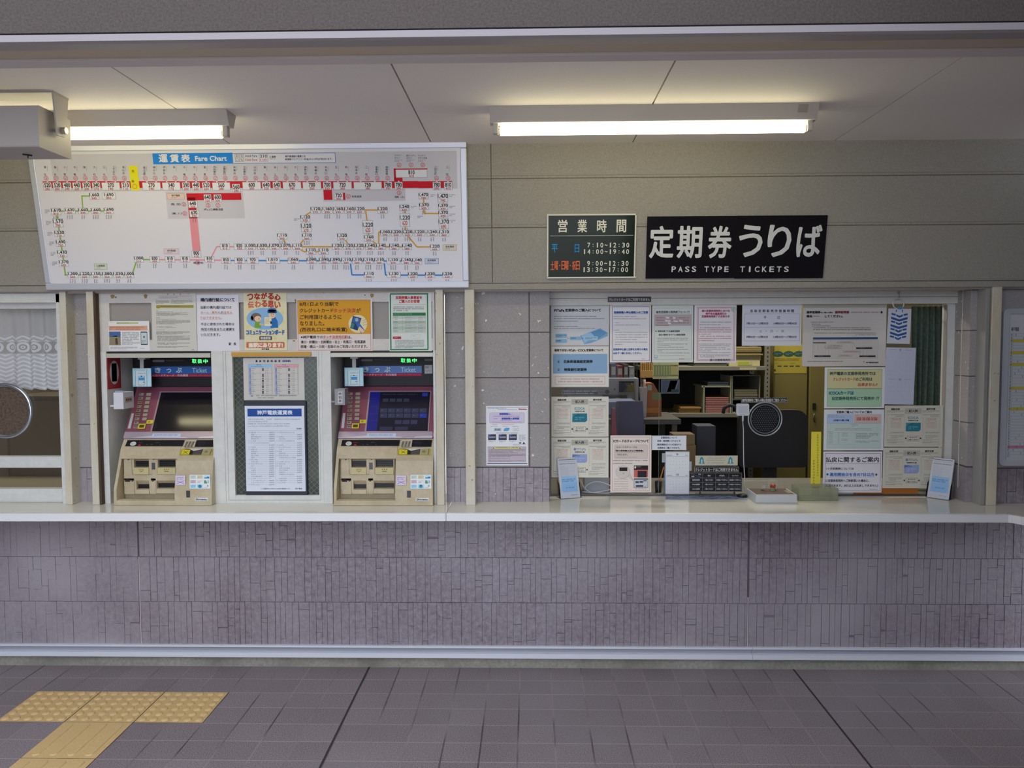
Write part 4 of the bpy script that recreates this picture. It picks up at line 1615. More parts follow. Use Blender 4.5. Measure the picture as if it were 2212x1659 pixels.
# ---------------------------------------------------------------- window between the machines
w2 = thing('window_2', 'white framed wire glass window between the ticket machines', 'window', (-1.05, .05, ZC), kind='structure')
f = MB()
Yf = .035
x0, x1 = xY(484, 900, Yf), xY(697, 900, Yf)
z0, z1 = ZC, ZP0
i0, i1, j1, j0 = xY(505, 920, Yf), xY(687, 920, Yf), zY(600, 771, Yf), zY(600, 1070, Yf)
f.box(x0, i0, Yf, .08, z0, z1, M_FRAME)
f.box(i1, x1, Yf, .08, z0, z1, M_FRAME)
f.box(i0, i1, Yf, .08, z0, j0, M_FRAME)
f.box(i0, i1, Yf, .08, j1, z1, M_FRAME)
for a in (x0 + .014, x1 - .016):
    f.box(a, a + .002, Yf - .0008, Yf + .01, z0 + .016, z1 - .004, mat('8b8985', .6))
f.box(x0 + .014, x1 - .014, Yf - .0008, Yf + .01, z0 + .016, z0 + .018, mat('8b8985', .6))
f.build('frame', w2, bevel=.0015)
M_WIRE = nodes_of('frosted_wire_glass')
m, nt, b = M_WIRE
geo = nd(nt, 'ShaderNodeNewGeometry')
mp = nd(nt, 'ShaderNodeMapping')
mp.inputs['Rotation'].default_value = (0, math.radians(42), 0)
nt.links.new(geo.outputs['Position'], mp.inputs[0])
sp = nd(nt, 'ShaderNodeSeparateXYZ')
nt.links.new(mp.outputs[0], sp.inputs[0])
outs = []
for ax in (0, 2):
    a = nd(nt, 'ShaderNodeMath', operation='DIVIDE')
    a.inputs[1].default_value = .02
    nt.links.new(sp.outputs[ax], a.inputs[0])
    c = nd(nt, 'ShaderNodeMath', operation='FRACT')
    nt.links.new(a.outputs[0], c.inputs[0])
    e = nd(nt, 'ShaderNodeMath', operation='LESS_THAN')
    e.inputs[1].default_value = .09
    nt.links.new(c.outputs[0], e.inputs[0])
    outs.append(e)
mxx = nd(nt, 'ShaderNodeMath', operation='MAXIMUM')
nt.links.new(outs[0].outputs[0], mxx.inputs[0])
nt.links.new(outs[1].outputs[0], mxx.inputs[1])
no = nd(nt, 'ShaderNodeTexNoise', Scale=5.)
nt.links.new(geo.outputs['Position'], no.inputs['Vector'])
r = ramp(nt, no.outputs[0], [(.35, c4('2c322e')), (.7, c4('4a5146'))])
mx = nd(nt, 'ShaderNodeMix', data_type='RGBA')
nt.links.new(mxx.outputs[0], mx.inputs[0])
nt.links.new(r.outputs[0], mx.inputs[6])
mx.inputs[7].default_value = c4('626660')
nt.links.new(mx.outputs[2], b.inputs['Base Color'])
b.inputs['Roughness'].default_value = .22
g = MB()
g.box(i0 - .004, i1 + .004, .055, .06, j0 - .004, j1 + .004, m)
g.build('pane', w2)
tape = MB()
tape.box(xY(500, 765, .03), xY(672, 765, .03), .026, .0345, zY(600, 769.5, .03), zY(600, 760.5, .03), mat('b78a2c', .45))
tag(tape.build('tape_strip', bevel=.001), 'orange strip along the top of the wire glass window', 'strip')

# ---------------------------------------------------------------- window at the left edge with lace curtain
w1 = thing('window_1', 'white sash window with lace curtain and round speaking ring at the left edge', 'window', (-2.7, .06, ZC), kind='structure')
f = MB()
Yf = .045
XW0, XW1 = -3.4, -2.319
f.box(XW0, XW1, .02, .12, zY(60, 654, .02), 1.868, M_FRAME)
Ys = .055
a1 = xY(137.5, 900, Ys)
f.box(a1, XW1, .02, .12, ZC, 1.868, M_FRAME)
f.box(a1 - .03, -2.287, .094, .12, ZC, 1.868, M_FRAME)
a0 = xY(128.5, 900, Ys)
f.box(a0, a1, Ys, .10, ZC, zY(60, 654, Ys), M_FRAME)
f.box(XW0, a0, Ys, .10, zY(60, 667, Ys), zY(60, 653, Ys), M_FRAME)
f.box(XW0, a0, Ys, .10, zY(60, 1010.5, Ys), zY(60, 986.5, Ys), M_FRAME)
f.box(XW0, a0, Ys, .10, ZC, zY(60, 1056, Ys), M_FRAME)
f.box(XW0, a0 + .004, Ys - .004, Ys, ZC + .004, ZC + .045, M_FRAME)
f.build('frame', w1, bevel=.0015)
GL = glass_mat('clear_window_glass')
g = MB()
g.box(XW0, a0 + .003, .074, .078, zY(60, 990, Ys), zY(60, 664, Ys), GL)
g.box(XW0, a0 + .003, .074, .078, ZC + .02, zY(60, 1008, Ys), GL)
g.build('pane', w1)
rg = MB()
rc = onY(11, 887.5, .06)
rg.tube([(rc[0] + .131 * math.cos(i * math.pi / 24), .062, rc[2] + .131 * math.sin(i * math.pi / 24)) for i in range(48)], .0095, mat('b3b8c2', .18, .85), 12, True)
rg.build('speaking_ring', w1)
dk = MB()
dk.cyl((rc[0], .066, rc[2]), .128, .006, 'y', speckled('dark_mottled_disc', '463b33', '6a5c50', 90, .25, .2, .001), 48)
dk.build('speaking_disc', w1)
# ---------------------------------------------------------------- printed sheets
WH, WB, CRM_, GRY = 'd2d2d3', 'd3d5e0', 'cdcabe', 'c4c5c7'
K1, K2, K3 = (1170, 630, 6.506), (1480, 630, 6.506), (1760, 620, 4.894)
K4, K5, K6 = (1170, 850, 5.924), (1480, 850, 5.924), (1760, 850, 4.894)
K7, K8, K9, K10, K11 = (200, 620, 5.821), (560, 620, 5.53), (520, 765, 5.353), (1040, 870, 11.85), (1730, 650, 11.06)
INK, INR, INB = '35353a', 'a8323c', '2a4f9a'


def on(K, fn):
    def g(s):
        s.crop(*K)
        fn(s)
    return g


# --- above the ticket machines
YP = .0345


def d_q1(s):
    s.r(300, 445, 575, 462, 'a3ac6a').scr(306, 447, 570, 460, '5e643c', 14, l=2)
    s.scr(215, 440, 300, 447, '77777a', 6)
    s.r(205, 488, 690, 548, 'c79a84')
    s.scr(215, 500, 655, 545, 'a0524c', 19, l=2, last=.9)
    s.r(210, 560, 352, 732, '6d6a62')
    s.r(210, 560, 352, 625, '46628f', 2)
    s.pg([(210, 625), (300, 610), (352, 640), (352, 732), (210, 732)], '857c66', 2)
    s.pg([(285, 650), (310, 640), (320, 720), (290, 725)], '4a3a34', 3)
    s.rr(606, 560, 690, 728, 8, '38434e')
    s.r(612, 575, 684, 715, 'b9c2c6', 2)
    s.el(648, 628, 12, 14, '59646c', 3)
    s.scr(618, 670, 680, 705, '55606a', 12, l=3)
    s.scr(372, 568, 590, 690, '55555a', 20)
    s.scr(368, 690, 600, 730, '6a6a6e', 14)
    s.scr(222, 752, 570, 786, '5f5f64', 12)
    s.scr(600, 768, 692, 780, '3a3a3e', 12)


notice('paper_notice', 'white landscape leaflet with phone picture above the left ticket machine', 235, 693.5, 323, 757.5, YP, WH, draw=on(K7, d_q1))


def d_q2(s):
    for k in range(3):
        s.ch(940 + k * 78, 84, 14, 16, INK)
    s.scr(1185, 82, 1262, 92, '6a6a6e', 10)
    s.fr(830, 108, 1245, 145, '8e8e92', 3)
    s.scr(840, 118, 1235, 140, '9a5a5e', 11)
    s.scr(790, 152, 830, 166, INK, 14)
    s.scr(795, 170, 970, 215, '55555a', 12)
    s.scr(985, 162, 1260, 212, '55555a', 12)
    s.pg([(800, 228), (1270, 228), (1270, 260), (850, 260), (840, 270), (800, 268)], '8f873a')
    s.scr(850, 236, 1262, 254, '5c5728', 18, l=2)
    y = 290
    for y0, y1, x1, p in ((290, 302, 850, 12), (308, 316, 1150, 8), (322, 366, 1200, 11), (385, 396, 880, 11), (402, 412, 1215, 10), (418, 472, 1228, 11), (490, 500, 1140, 10), (508, 518, 1220, 10), (536, 545, 985, 9), (558, 600, 1225, 12), (612, 685, 1228, 12), (700, 730, 1230, 12), (745, 768, 1225, 12)):
        s.scr(800 + (y0 > 560) * 12, y0, x1, y1, '4a4a4f', p)
    s.ch(1245, 784, 12, 10, INK)
    s.ch(1262, 784, 12, 10, INK)


notice('paper_notice', 'tall white notice with olive band taped above the left ticket machine', 328, 633, 424.5, 758.5, YP - .0015, 'bfbdb6', draw=on(K7, d_q2))


def d_q3(s):
    s.t('構内通行証について', 1357, 138, 1785, 180, INK, 2.2)
    s.r(1357, 183, 1785, 186, 'b07074')
    s.t('当駅の構内通行証では', 1357, 238, 1745, 274, '45454a', 1)
    s.t('ホーム・車内', 1360, 305, 1565, 336, 'b8826e', 1).t('への', 1575, 308, 1645, 336, '45454a', 1).t('立ち入', 1652, 305, 1758, 336, 'b8703f', 1)
    s.r(1357, 339, 1762, 342, 'b07a74')
    s.t('りはできません。', 1357, 372, 1625, 402, 'bb8a84', 1)
    s.r(1357, 406, 1625, 409, 'b98a84')
    s.t('不正に使用された場合は', 1360, 450, 1782, 484, '45454a', 1)
    s.t('所定の料金または運賃を', 1364, 515, 1786, 549, '45454a', 1)
    s.r(1364, 552, 1786, 555, 'aa8888')
    s.t('いただきます。', 1364, 582, 1605, 614, '45454a', 1)
    s.r(1364, 617, 1600, 620, 'b06e6e')
    s.t('駅', 1712, 700, 1745, 732, INK, 1).t('長', 1772, 700, 1805, 732, INK, 1)


notice('paper_notice', 'large print white notice with red underlines, left of the cartoon poster', 425.5, 637, 516.5, 758.5, YP - .0006, 'cecdd4', draw=on(K7, d_q3))


def d_q4(s):
    s.crop(450, 600, 3.19)
    for i in range(14):                                   # sunburst behind the picture
        a = math.pi * 2 * i / 14 + .1
        s.pg([(390 + r1 * math.cos(b_), 290 + r2 * math.sin(b_)) for r1, r2, b_ in ((60, 40, a - .08), (140, 165, a - .08), (140, 165, a + .08), (60, 40, a + .08))], 'd0c48c')
    s.k = 3
    for i, (c_, x, y, a) in enumerate((('つ', 270, 112, 0), ('な', 318, 108, 0), ('が', 365, 104, 0), ('る', 412, 108, 0), ('心', 458, 114, 0))):
        s.t(c_, x, y, x + 38, y + 40, 'a9392f', 2.6)
    for i, (c_, x, y) in enumerate((('伝', 274, 165), ('わ', 322, 160), ('る', 368, 157), ('思', 412, 160), ('い', 458, 166))):
        s.t(c_, x, y, x + 38, y + 42, 'b04a3e' if i > 1 else 'bd6a58', 2.4)
    s.el(390, 282, 126, 76, '7fa9cf', 3)
    s.k = 4
    # girl
    s.el(330, 272, 36, 30, '6f5f5a').el(300, 280, 10, 16, '6f5f5a').el(342, 283, 24, 20, 'd9b79c', 5)
    s.el(350, 281, 2.5, 3, '2f2a2a', 6).r(350, 292, 357, 294, '9a3a34', 6)
    s.pg([(322, 305), (356, 302), (366, 345), (318, 345)], '6f9a35', 4)
    s.pg([(352, 312), (392, 318), (392, 328), (352, 326)], 'c9a98e', 5)
    # clerk
    s.pg([(432, 275), (462, 270), (478, 300), (482, 345), (428, 345)], '2d6aa8', 4)
    s.el(440, 258, 24, 22, 'd9b79c', 5)
    s.el(440, 232, 34, 14, '355f9c', 6).el(440, 222, 30, 16, '4676b4', 6).r(410, 236, 470, 242, '22304e', 6.4)
    s.el(436, 256, 2.5, 3, '2f2a2a', 6).el(450, 254, 2.5, 3, '2f2a2a', 6).r(436, 266, 446, 268, '8a3a34', 6)
    s.r(388, 272, 436, 332, 'd8cfae', 6)
    s.scr(394, 280, 430, 320, 'a99a78', 10, l=7)
    s.pg([(425, 300), (470, 290), (474, 304), (430, 318)], '2d6aa8', 8)
    s.el(430, 312, 8, 6, 'd9b79c', 8)
    s.t('コミュニケーションボード', 262, 360, 524, 392, '2f62a4', 2.2)
    s.rr(352, 402, 438, 430, 6, '3e3f42')
    s.t('鉄道駅版', 360, 407, 430, 425, 'b8b8b4', 1, 5)
    s.rr(262, 443, 526, 484, 10, 'bf6a4a')
    s.t('当駅にあります!', 280, 449, 512, 479, 'd8d2c4', 2.4, 5)
    s.t('神戸電鉄', 368, 487, 420, 497, '3c3c40', .6)


notice('poster', 'pale yellow poster with cartoon girl and uniformed clerk above the wire glass window', 527, 631, 620, 757.5, YP - .0018, 'cdc8a6', 'poster', draw=d_q4)


def d_q5(s):
    s.fr(458, 152, 1332, 755, 'b0706a', 5)
    s.r(464, 158, 1326, 562, 'c6912f')
    s.k = 2
    O = '4a3a28'
    s.t('8月1日より当駅で', 482, 180, 948, 226, O, 1.6)
    s.t('クレジットカード', 486, 258, 885, 304, O, 1.6).t('タッチ決済', 890, 256, 1152, 306, 'b0483a', 1.6).t('が', 1160, 256, 1212, 304, O, 1.6)
    s.t('ご利用頂けるように', 488, 332, 982, 384, O, 1.6)
    s.t('なりました。', 488, 408, 775, 462, O, 1.6)
    s.t('(西改札口に端末設置)', 490, 484, 1050, 538, O, 1.6)
    s.el(1178, 440, 112, 108, 'd3c7a4')
    s.pg([(1120, 345), (1222, 372), (1175, 520), (1085, 492)], '2c3c66', 3)
    s.pg([(1128, 356), (1212, 378), (1192, 440), (1106, 420)], '3f5f92', 4)
    s.pg([(1104, 428), (1140, 438), (1125, 498), (1088, 488)], '3c7a6a', 4)
    s.el(1165, 392, 20, 22, '8fa4bf', 4.3)
    s.pg([(1150, 430), (1205, 440), (1262, 520), (1222, 556), (1185, 500)], '3765a8', 5)
    s.pg([(1200, 470), (1262, 525), (1232, 552), (1180, 500)], 'd2b8a0', 6)
    for k in range(3):
        s.ln(1238, 405 + k * 26, 1285, 378 + k * 32, 5, '98a04a', 5)
    D = '3e3a38'
    s.t('※神戸電鉄での', 497, 580, 760, 616, D, 1).t('タッチ決済対応駅', 763, 578, 1052, 616, 'b0503f', 1).t('は、', 1058, 582, 1105, 616, D, 1)
    s.r(763, 619, 1052, 622, 'b0503f')
    s.t('湊川・鈴蘭台・北鈴蘭台・谷上・有馬口・有馬温泉', 497, 638, 1270, 674, D, 1)
    s.t('岡場・横山・三田・志染のみご利用いただけます。', 497, 692, 1292, 730, D, 1)


notice('poster', 'orange and white card payment poster right of the cartoon poster', 641, 645.5, 804.5, 758.5, YP - .001, 'cfc4bf', 'poster', draw=on(K8, d_q5))


def d_q6(s):
    s.fr(1562, 75, 2020, 755, '33714e', 15)
    s.t('定期券購入乗車証を', 1630, 108, 1945, 144, 'b0323e', 1.6)
    s.t('ご購入のお客様', 1670, 152, 1915, 190, 'b0323e', 1.6)
    s.r(1598, 208, 1988, 211, '7a7a7e')
    s.scr(1600, 232, 1972, 296, '55555a', 22, last=.5)
    s.r(1596, 306, 1988, 342, '2f7048')
    s.scr(1605, 318, 1980, 332, '8fb09c', 14, l=2)
    for y, c_ in ((342, 'b0bcb2'), (404, 'a3b2a6'), (440, 'b6c0b8'), (474, 'a6b4a9'), (510, 'b6c0b8')):
        s.r(1596, y, 1988, y + 32, c_)
    for y in (342, 372, 404, 438, 472, 508, 544):
        s.r(1596, y, 1988, y + 1.6, '7d8a80', 2)
    for x in (1596, 1710, 1900, 1986):
        s.r(x, 342, x + 1.6, 544, '7d8a80', 2)
    for y in (350, 378, 410, 446, 482, 518):
        s.scr(1604, y + 3, 1700, y + 17, '3c463f', 14, l=2)
        s.scr(1740, y + 3, 1880, y + 20, '66706a', 10, l=2)
        s.scr(1908, y + 3, 1976, y + 20, '66706a', 10, l=2)
    s.r(1596, 592, 1694, 620, 'a8323c')
    s.scr(1604, 600, 1688, 612, 'd8b0b0', 14, l=2)
    s.fr(1810, 565, 1920, 612, 'a4aaa6', 2)
    s.scr(1830, 580, 1905, 592, '77777a', 11)
    s.scr(1622, 632, 1975, 736, '5a5a5f', 15)


notice('paper_notice', 'green bordered notice in a clear sleeve above the right ticket machine', 840.5, 632, 932.5, 759, YP - .0008, 'c5cac4', draw=on(K8, d_q6))

# --- on the wire glass window
YG = .0535


def d_w1(s):
    for k, c_ in enumerate('最終列車時刻表'):
        s.t(c_, 172 + k * 44, 70, 194 + k * 44, 92, '2b2b30', 1.2)
    s.t('(志染駅)', 480, 70, 580, 92, '2a3f7a', 1.2)
    for x0, x1, hc in ((88, 368, '8fb4d2'), (390, 668, 'c99aa2')):
        s.r(x0, 116, x1, 156, hc)
        s.scr(x0 + 92, 120, x1 - 90, 134, '3c4a66', 14, l=2)
        s.scr(x0 + 30, 142, x1 - 10, 152, '4c4c55', 11, l=2)
        s.r(x0 + 10, 156, x0 + 32, 466, '8d96b8')
        s.r(x0 + 268, 156, x0 + 270, 466, '8a6a6e')
        s.fr(x0, 116, x1, 468, '7d8296', 2, 2)
        for y in (222, 288, 355, 420):
            s.r(x0 + 12, y, x1, y + 2, '8a8a96', 2)
        for x in (142, 200):
            s.r(x0 + x, 156, x0 + x + 2, 468, 'a8848a', 2)
        for k in range(14):
            y = 163 + k * 22
            s.scr(x0 + 38, y, x0 + (120 if k % 3 == 0 else 85), y + 10, '55555c', 10, l=2)
            if k not in (2,):
                s.r(x0 + 158, y, x0 + 180, y + (10 if k % 3 else 20), '5a5a62', 2)
            s.scr(x0 + 210, y, x0 + 262, y + 10, '55555c', 10, l=2)
        for k in range(4):
            s.scr(x0 + 13, 166 + k * 76, x0 + 30, 215 + k * 74, '3f4a80', 14, l=3)
    s.scr(180, 474, 650, 492, '3a3a3f', 16, last=1)
    s.scr(195, 500, 385, 514, '3a3a3f', 14, last=1)
    s.el(128, 484, 18, 9, '8a8a88', n=12)


notice('paper_timetable', 'white sheet of last train times above the black framed fare board', 526, 773.5, 657.5, 864.5, YG, 'bcbab4', 'timetable', draw=on(K9, d_w1))
fb = thing('fare_notice_board', 'black framed fare list board leaning in the wire glass window', 'board', (-1.04, .045, .84))
b = MB()
z0, z1 = zY(596, 1070.5, .04), zY(596, 866, .04)
xa, xb = xY(528.5, 968, .04), xY(662.5, 968, .04)
b.box(xa, xb, .041, .0535, z0, z1, mat('1f2231', .4))
b.build('board', fb, bevel=.003)


def d_fb(s):
    s.r(78, 630, 704, 720, '2a4b92')
    s.t('神戸電鉄運賃表', 190, 650, 596, 700, 'c6cede', 2.2, 2)
    rows = [('このうんちんひょうは', 85, 262, 745), ('しじみ', 302, 355, 745), ('えきからこうべでんてつせんないの', 392, 684, 745), ('ふつううんちんひょうです。', 85, 312, 772), ('えきめいは「ごじゅうおんじゅん」にひょうじしています。', 85, 570, 797), ('しょうわんとくうんちんはかかりいんにおたずねください。', 85, 566, 824)]
    for t_, x0, x1, y in rows:
        s.t(t_, x0, y, x1, y + 15, '6d7180', .3)
    s.t('志染駅', 645, 855, 704, 870, '5d6170', .6)
    s.r(84, 884, 704, 886, '8b8fa0')
    s.r(398, 890, 400, 1520, '9a9eb0')
    left = [('(あ)', 'あいな', 530), ('', 'あお', 520), ('', 'ありまおんせん', 720), ('', 'ありまぐち', 700), ('(い)', 'いちば', 440), ('(う)', 'うっでぃたうんちゅうおう', 0), ('', '', 810), ('(え)', 'えびす', 210), ('(お)', 'おおいけ', 670), ('', 'おおむら', 340), ('', 'おかば', 720), ('', 'おしべだに', 340), ('', 'おの', 480), ('(か)', 'かしやま', 390), ('', 'からとだい', 700), ('(き)', 'きたすずらんだい', 600), ('', 'きづ', 440), ('(こ)', 'ごしゃ', 720), ('', 'こばた', 390), ('(さ)', 'さかえ', 340), ('', 'さんだ', 810), ('', 'さんだほんまち', 780), ('(し)', 'しじみ', -1), ('', 'しんてつどうじょう', 780), ('', 'しんてつろっこう', 700), ('(す)', 'すずらんだい', 560)]
    right = [('(す)', 'すずらんだいにしぐち', 0), ('', '', 560), ('(た)', 'たおじ', 750), ('', 'たにがみ', 640), ('(と)', 'どうじょうみなみぐち', 0), ('', '', 750), ('(な)', 'ながた', 640), ('(に)', 'にしすずらんだい', 560), ('', 'にろう', 750), ('(は)', 'はた', 520), ('', 'はなやま', 670), ('(ひ)', 'ひよどりごえ', 600), ('', 'ひろのごるふじょうまえ', 0), ('', '', 270), ('(ふ)', 'ふらわーたうん', 810), ('(ま)', 'まるやま', 640), ('(み)', 'みき', 270), ('', 'みきうえのまる', 270), ('', 'みどりがおか', 270), ('', 'みのたに', 640), ('', 'みなみうっでぃたうん', 0), ('', '', 810), ('', 'みなとがわ', 670), ('(や)', 'やまのまち', 600), ('(よ)', 'よこやま', 780)]
    for rows_, x in ((left, 85), (right, 408)):
        for k, (h_, n_, f_) in enumerate(rows_):
            y = 899 + k * 24.15
            if h_:
                s.t(h_, x, y, x + 30, y + 15, '80849a')
            xe = x + 38
            if n_:
                xe = x + 38 + len(n_) * 17.5
                s.t(n_, x + 38, y + .5, xe, y + 14.5, '666a7c', .2)
            if f_ > 0:
                s.r(max(xe + 12, x + 60), y + 7, x + 232, y + 8.6, '8b8fa0')
                s.t('%d円' % f_, x + 242, y + .5, x + 300, y + 14.5, '666a7c', .2)
            elif f_ < 0:
                s.r(xe + 12, y + 7, x + 222, y + 8.6, '8b8fa0')
                s.scr(x + 235, y, x + 300, y + 15, 'c08a96', 15)
    s.t('この運賃表は令和のため参考運賃表です。', 232, 1548, 575, 1564, '5f6372', .3)
    s.t('神戸電鉄', 630, 1547, 712, 1564, '5f6372', .5)


notice('fare_sheet', '', 529 + 1.2, 877, 658.5, 1061.5, .041, 'c8cee0', parent=fb, draw=on(K9, d_fb))

# --- on the grey stone wall
YS = .0795


def d_st(s):
    s.r(145, 112, 1170, 124, '9aa0b0')
    s.scr(160, 132, 640, 158, '3d4a6a', 25, last=1)
    s.scr(430, 168, 925, 192, '3d4a6a', 25, last=1)
    s.t('Shintetsu', 952, 145, 1160, 180, 'a83848', 3)
    s.rr(205, 250, 1105, 525, 40, 'b08a9e')
    s.rr(211, 256, 1099, 519, 36, 'c6bdd2', 2)
    s.t('定期券購入', 462, 262, 735, 308, '4656a8', 5, 3).scr(745, 285, 850, 305, '4c4c60', 22, l=3)
    s.scr(300, 335, 985, 362, '8a3c4c', 27, l=3, last=1)
    s.scr(310, 395, 500, 420, '4c4c60', 27, l=3).t('定期券購入乗車証', 515, 382, 965, 428, '4656a8', 5, 3)
    s.scr(488, 445, 800, 470, '3c3c50', 25, l=3, last=1)
    s.scr(275, 488, 1050, 510, '8a5068', 22, l=3, last=1)
    s.scr(272, 550, 520, 575, '5c5c70', 22).scr(520, 550, 1050, 575, 'b8664c', 24)
    s.scr(225, 598, 540, 622, '5c5c70', 22).scr(540, 598, 790, 622, 'b8664c', 24).scr(790, 598, 1075, 622, '5c5c70', 22)
    s.r(322, 650, 505, 725, 'a3b2bc')
    s.t('きっぷ', 355, 665, 465, 705, '4a5a70', 3, 2)
    s.pg([(565, 725), (580, 665), (630, 640), (720, 640), (710, 700), (670, 725)], '5c9cc8')
    s.fr(810, 650, 955, 722, 'a8a4c0', 5)
    s.ln(840, 655, 930, 715, 6, '9c98b8')
    s.ln(930, 655, 840, 715, 6, '9c98b8')
    s.scr(380, 765, 940, 792, '34384c', 27, last=1)
    for x, y in ((170, 808), (440, 808), (700, 808)):
        s.r(x, y, x + 205, y + 150, '3a3f52')
        s.r(x + 20, y + 55, x + 185, y + 95, '8f96a2', 2)
        s.pg([(x, y), (x + 90, y), (x + 20, y + 60), (x, y + 70)], '5a5f94', 2)
        s.scr(x + 15, y + 170, x + 190, y + 210, '7a7488', 18)
    s.scr(960, 820, 1135, 985, '70748a', 24)
    s.el(990, 1030, 30, 25, '6a7080').pg([(1050, 1060), (1080, 1000), (1125, 1055)], '3f4452')
    s.scr(800, 1062, 1140, 1098, '6a7088', 18)
    s.rr(160, 1118, 1145, 1525, 16, '9a98aa')
    s.rr(166, 1124, 1139, 1519, 14, 'b4aab4', 2)
    s.r(290, 1130, 1010, 1180, 'c8c878', 3)
    s.scr(360, 1138, 945, 1172, '3c3c38', 34, l=4, last=1)
    for x in (310, 985):
        s.pg([(x - 18, 1172), (x, 1136), (x + 18, 1172)], '4a4828', 4)
    s.scr(190, 1190, 1135, 1300, '6a5260', 28, l=3)
    s.scr(190, 1308, 1135, 1400, '5c4c60', 28, l=3)
    s.scr(190, 1418, 1125, 1440, '4a5272', 22, l=3)
    s.scr(190, 1480, 1125, 1525, '8a5a5c', 22, l=3)
    s.r(150, 1545, 1170, 1565, '3c4668')


notice('paper_notice', 'white notice with small pictures on the grey stone wall left of the office window', 1050, 877, 1140.5, 1005.5, YS, WB, draw=on(K10, d_st))

# --- on the glass of the office window
YW = .2335


def d_p1(s):
    s.t('PiTaPa', 178, 248, 318, 282, INK, 2.6).t('定期券のご購入について', 330, 240, 832, 280, INK, 2.4)
    for y, x1 in ((342, 775), (372, 890), (410, 515), (482, 520), (510, 755)):
        s.scr(170, y, x1, y + 18, '3c3c41', 20, last=1)
    s.pg([(540, 620), (820, 515), (930, 575), (930, 625), (700, 720), (600, 740)], '7ba4c6')
    s.pg([(640, 590), (820, 530), (920, 580), (760, 690)], '5f92bd', 2)
    s.pg([(560, 610), (690, 575), (740, 620), (600, 735)], '93bad6', 3)
    for x0, y0, x1, y1 in ((190, 592, 358, 650), (190, 668, 358, 720), (392, 632, 560, 680), (600, 628, 790, 682)):
        s.rr(x0, y0, x1, y1, 12, '86aeca' if x0 < 600 else '9cc0d8', 4)
        s.scr(x0 + 14, y0 + 14, x1 - 10, y1 - 10, '2f3f58', 20, l=5)
    for x in (372, 576):
        s.pg([(x - 6, 646), (x + 8, 655), (x - 6, 664)], '4a5a6c', 4)


notice('paper_notice', 'grey landscape notice with blue card picture at the top left of the office window', 1190.5, 657.5, 1315.5, 746.8, YW, GRY, draw=on(K1, d_p1))


def d_p2(s):
    s.t('発売できない', 180, 808, 382, 842, INK, 2.2).t('PiTaPa・ICOCA', 388, 810, 618, 842, INK, 2).t('定期券について', 628, 806, 865, 840, INK, 2.2)
    s.r(158, 876, 925, 1150, '86a6c6')
    s.k = 2
    s.ring(238, 984, 18, 3, '3a444f').t('1', 234, 974, 242, 996, '2c343c', 1.4)
    s.ring(238, 1096, 18, 3, '3a444f').t('2', 232, 1086, 244, 1108, '2c343c', 1.4)
    s.t('北条鉄道連絡定期券', 308, 962, 716, 1002, '2c343c', 2.6)
    s.t('特殊割引定期券', 318, 1076, 634, 1116, '2c343c', 2.6)
    s.fr(190, 1190, 892, 1304, 'b8766c', 3)
    s.scr(265, 1220, 815, 1244, 'b0685e', 24, last=1)
    s.scr(235, 1256, 865, 1282, 'b0685e', 25, last=1)


notice('paper_notice', 'cream notice with light blue panel and two circled lines, left in the office window', 1191, 748, 1315, 836, YW, 'd2d0ca', draw=on(K1, d_p2))


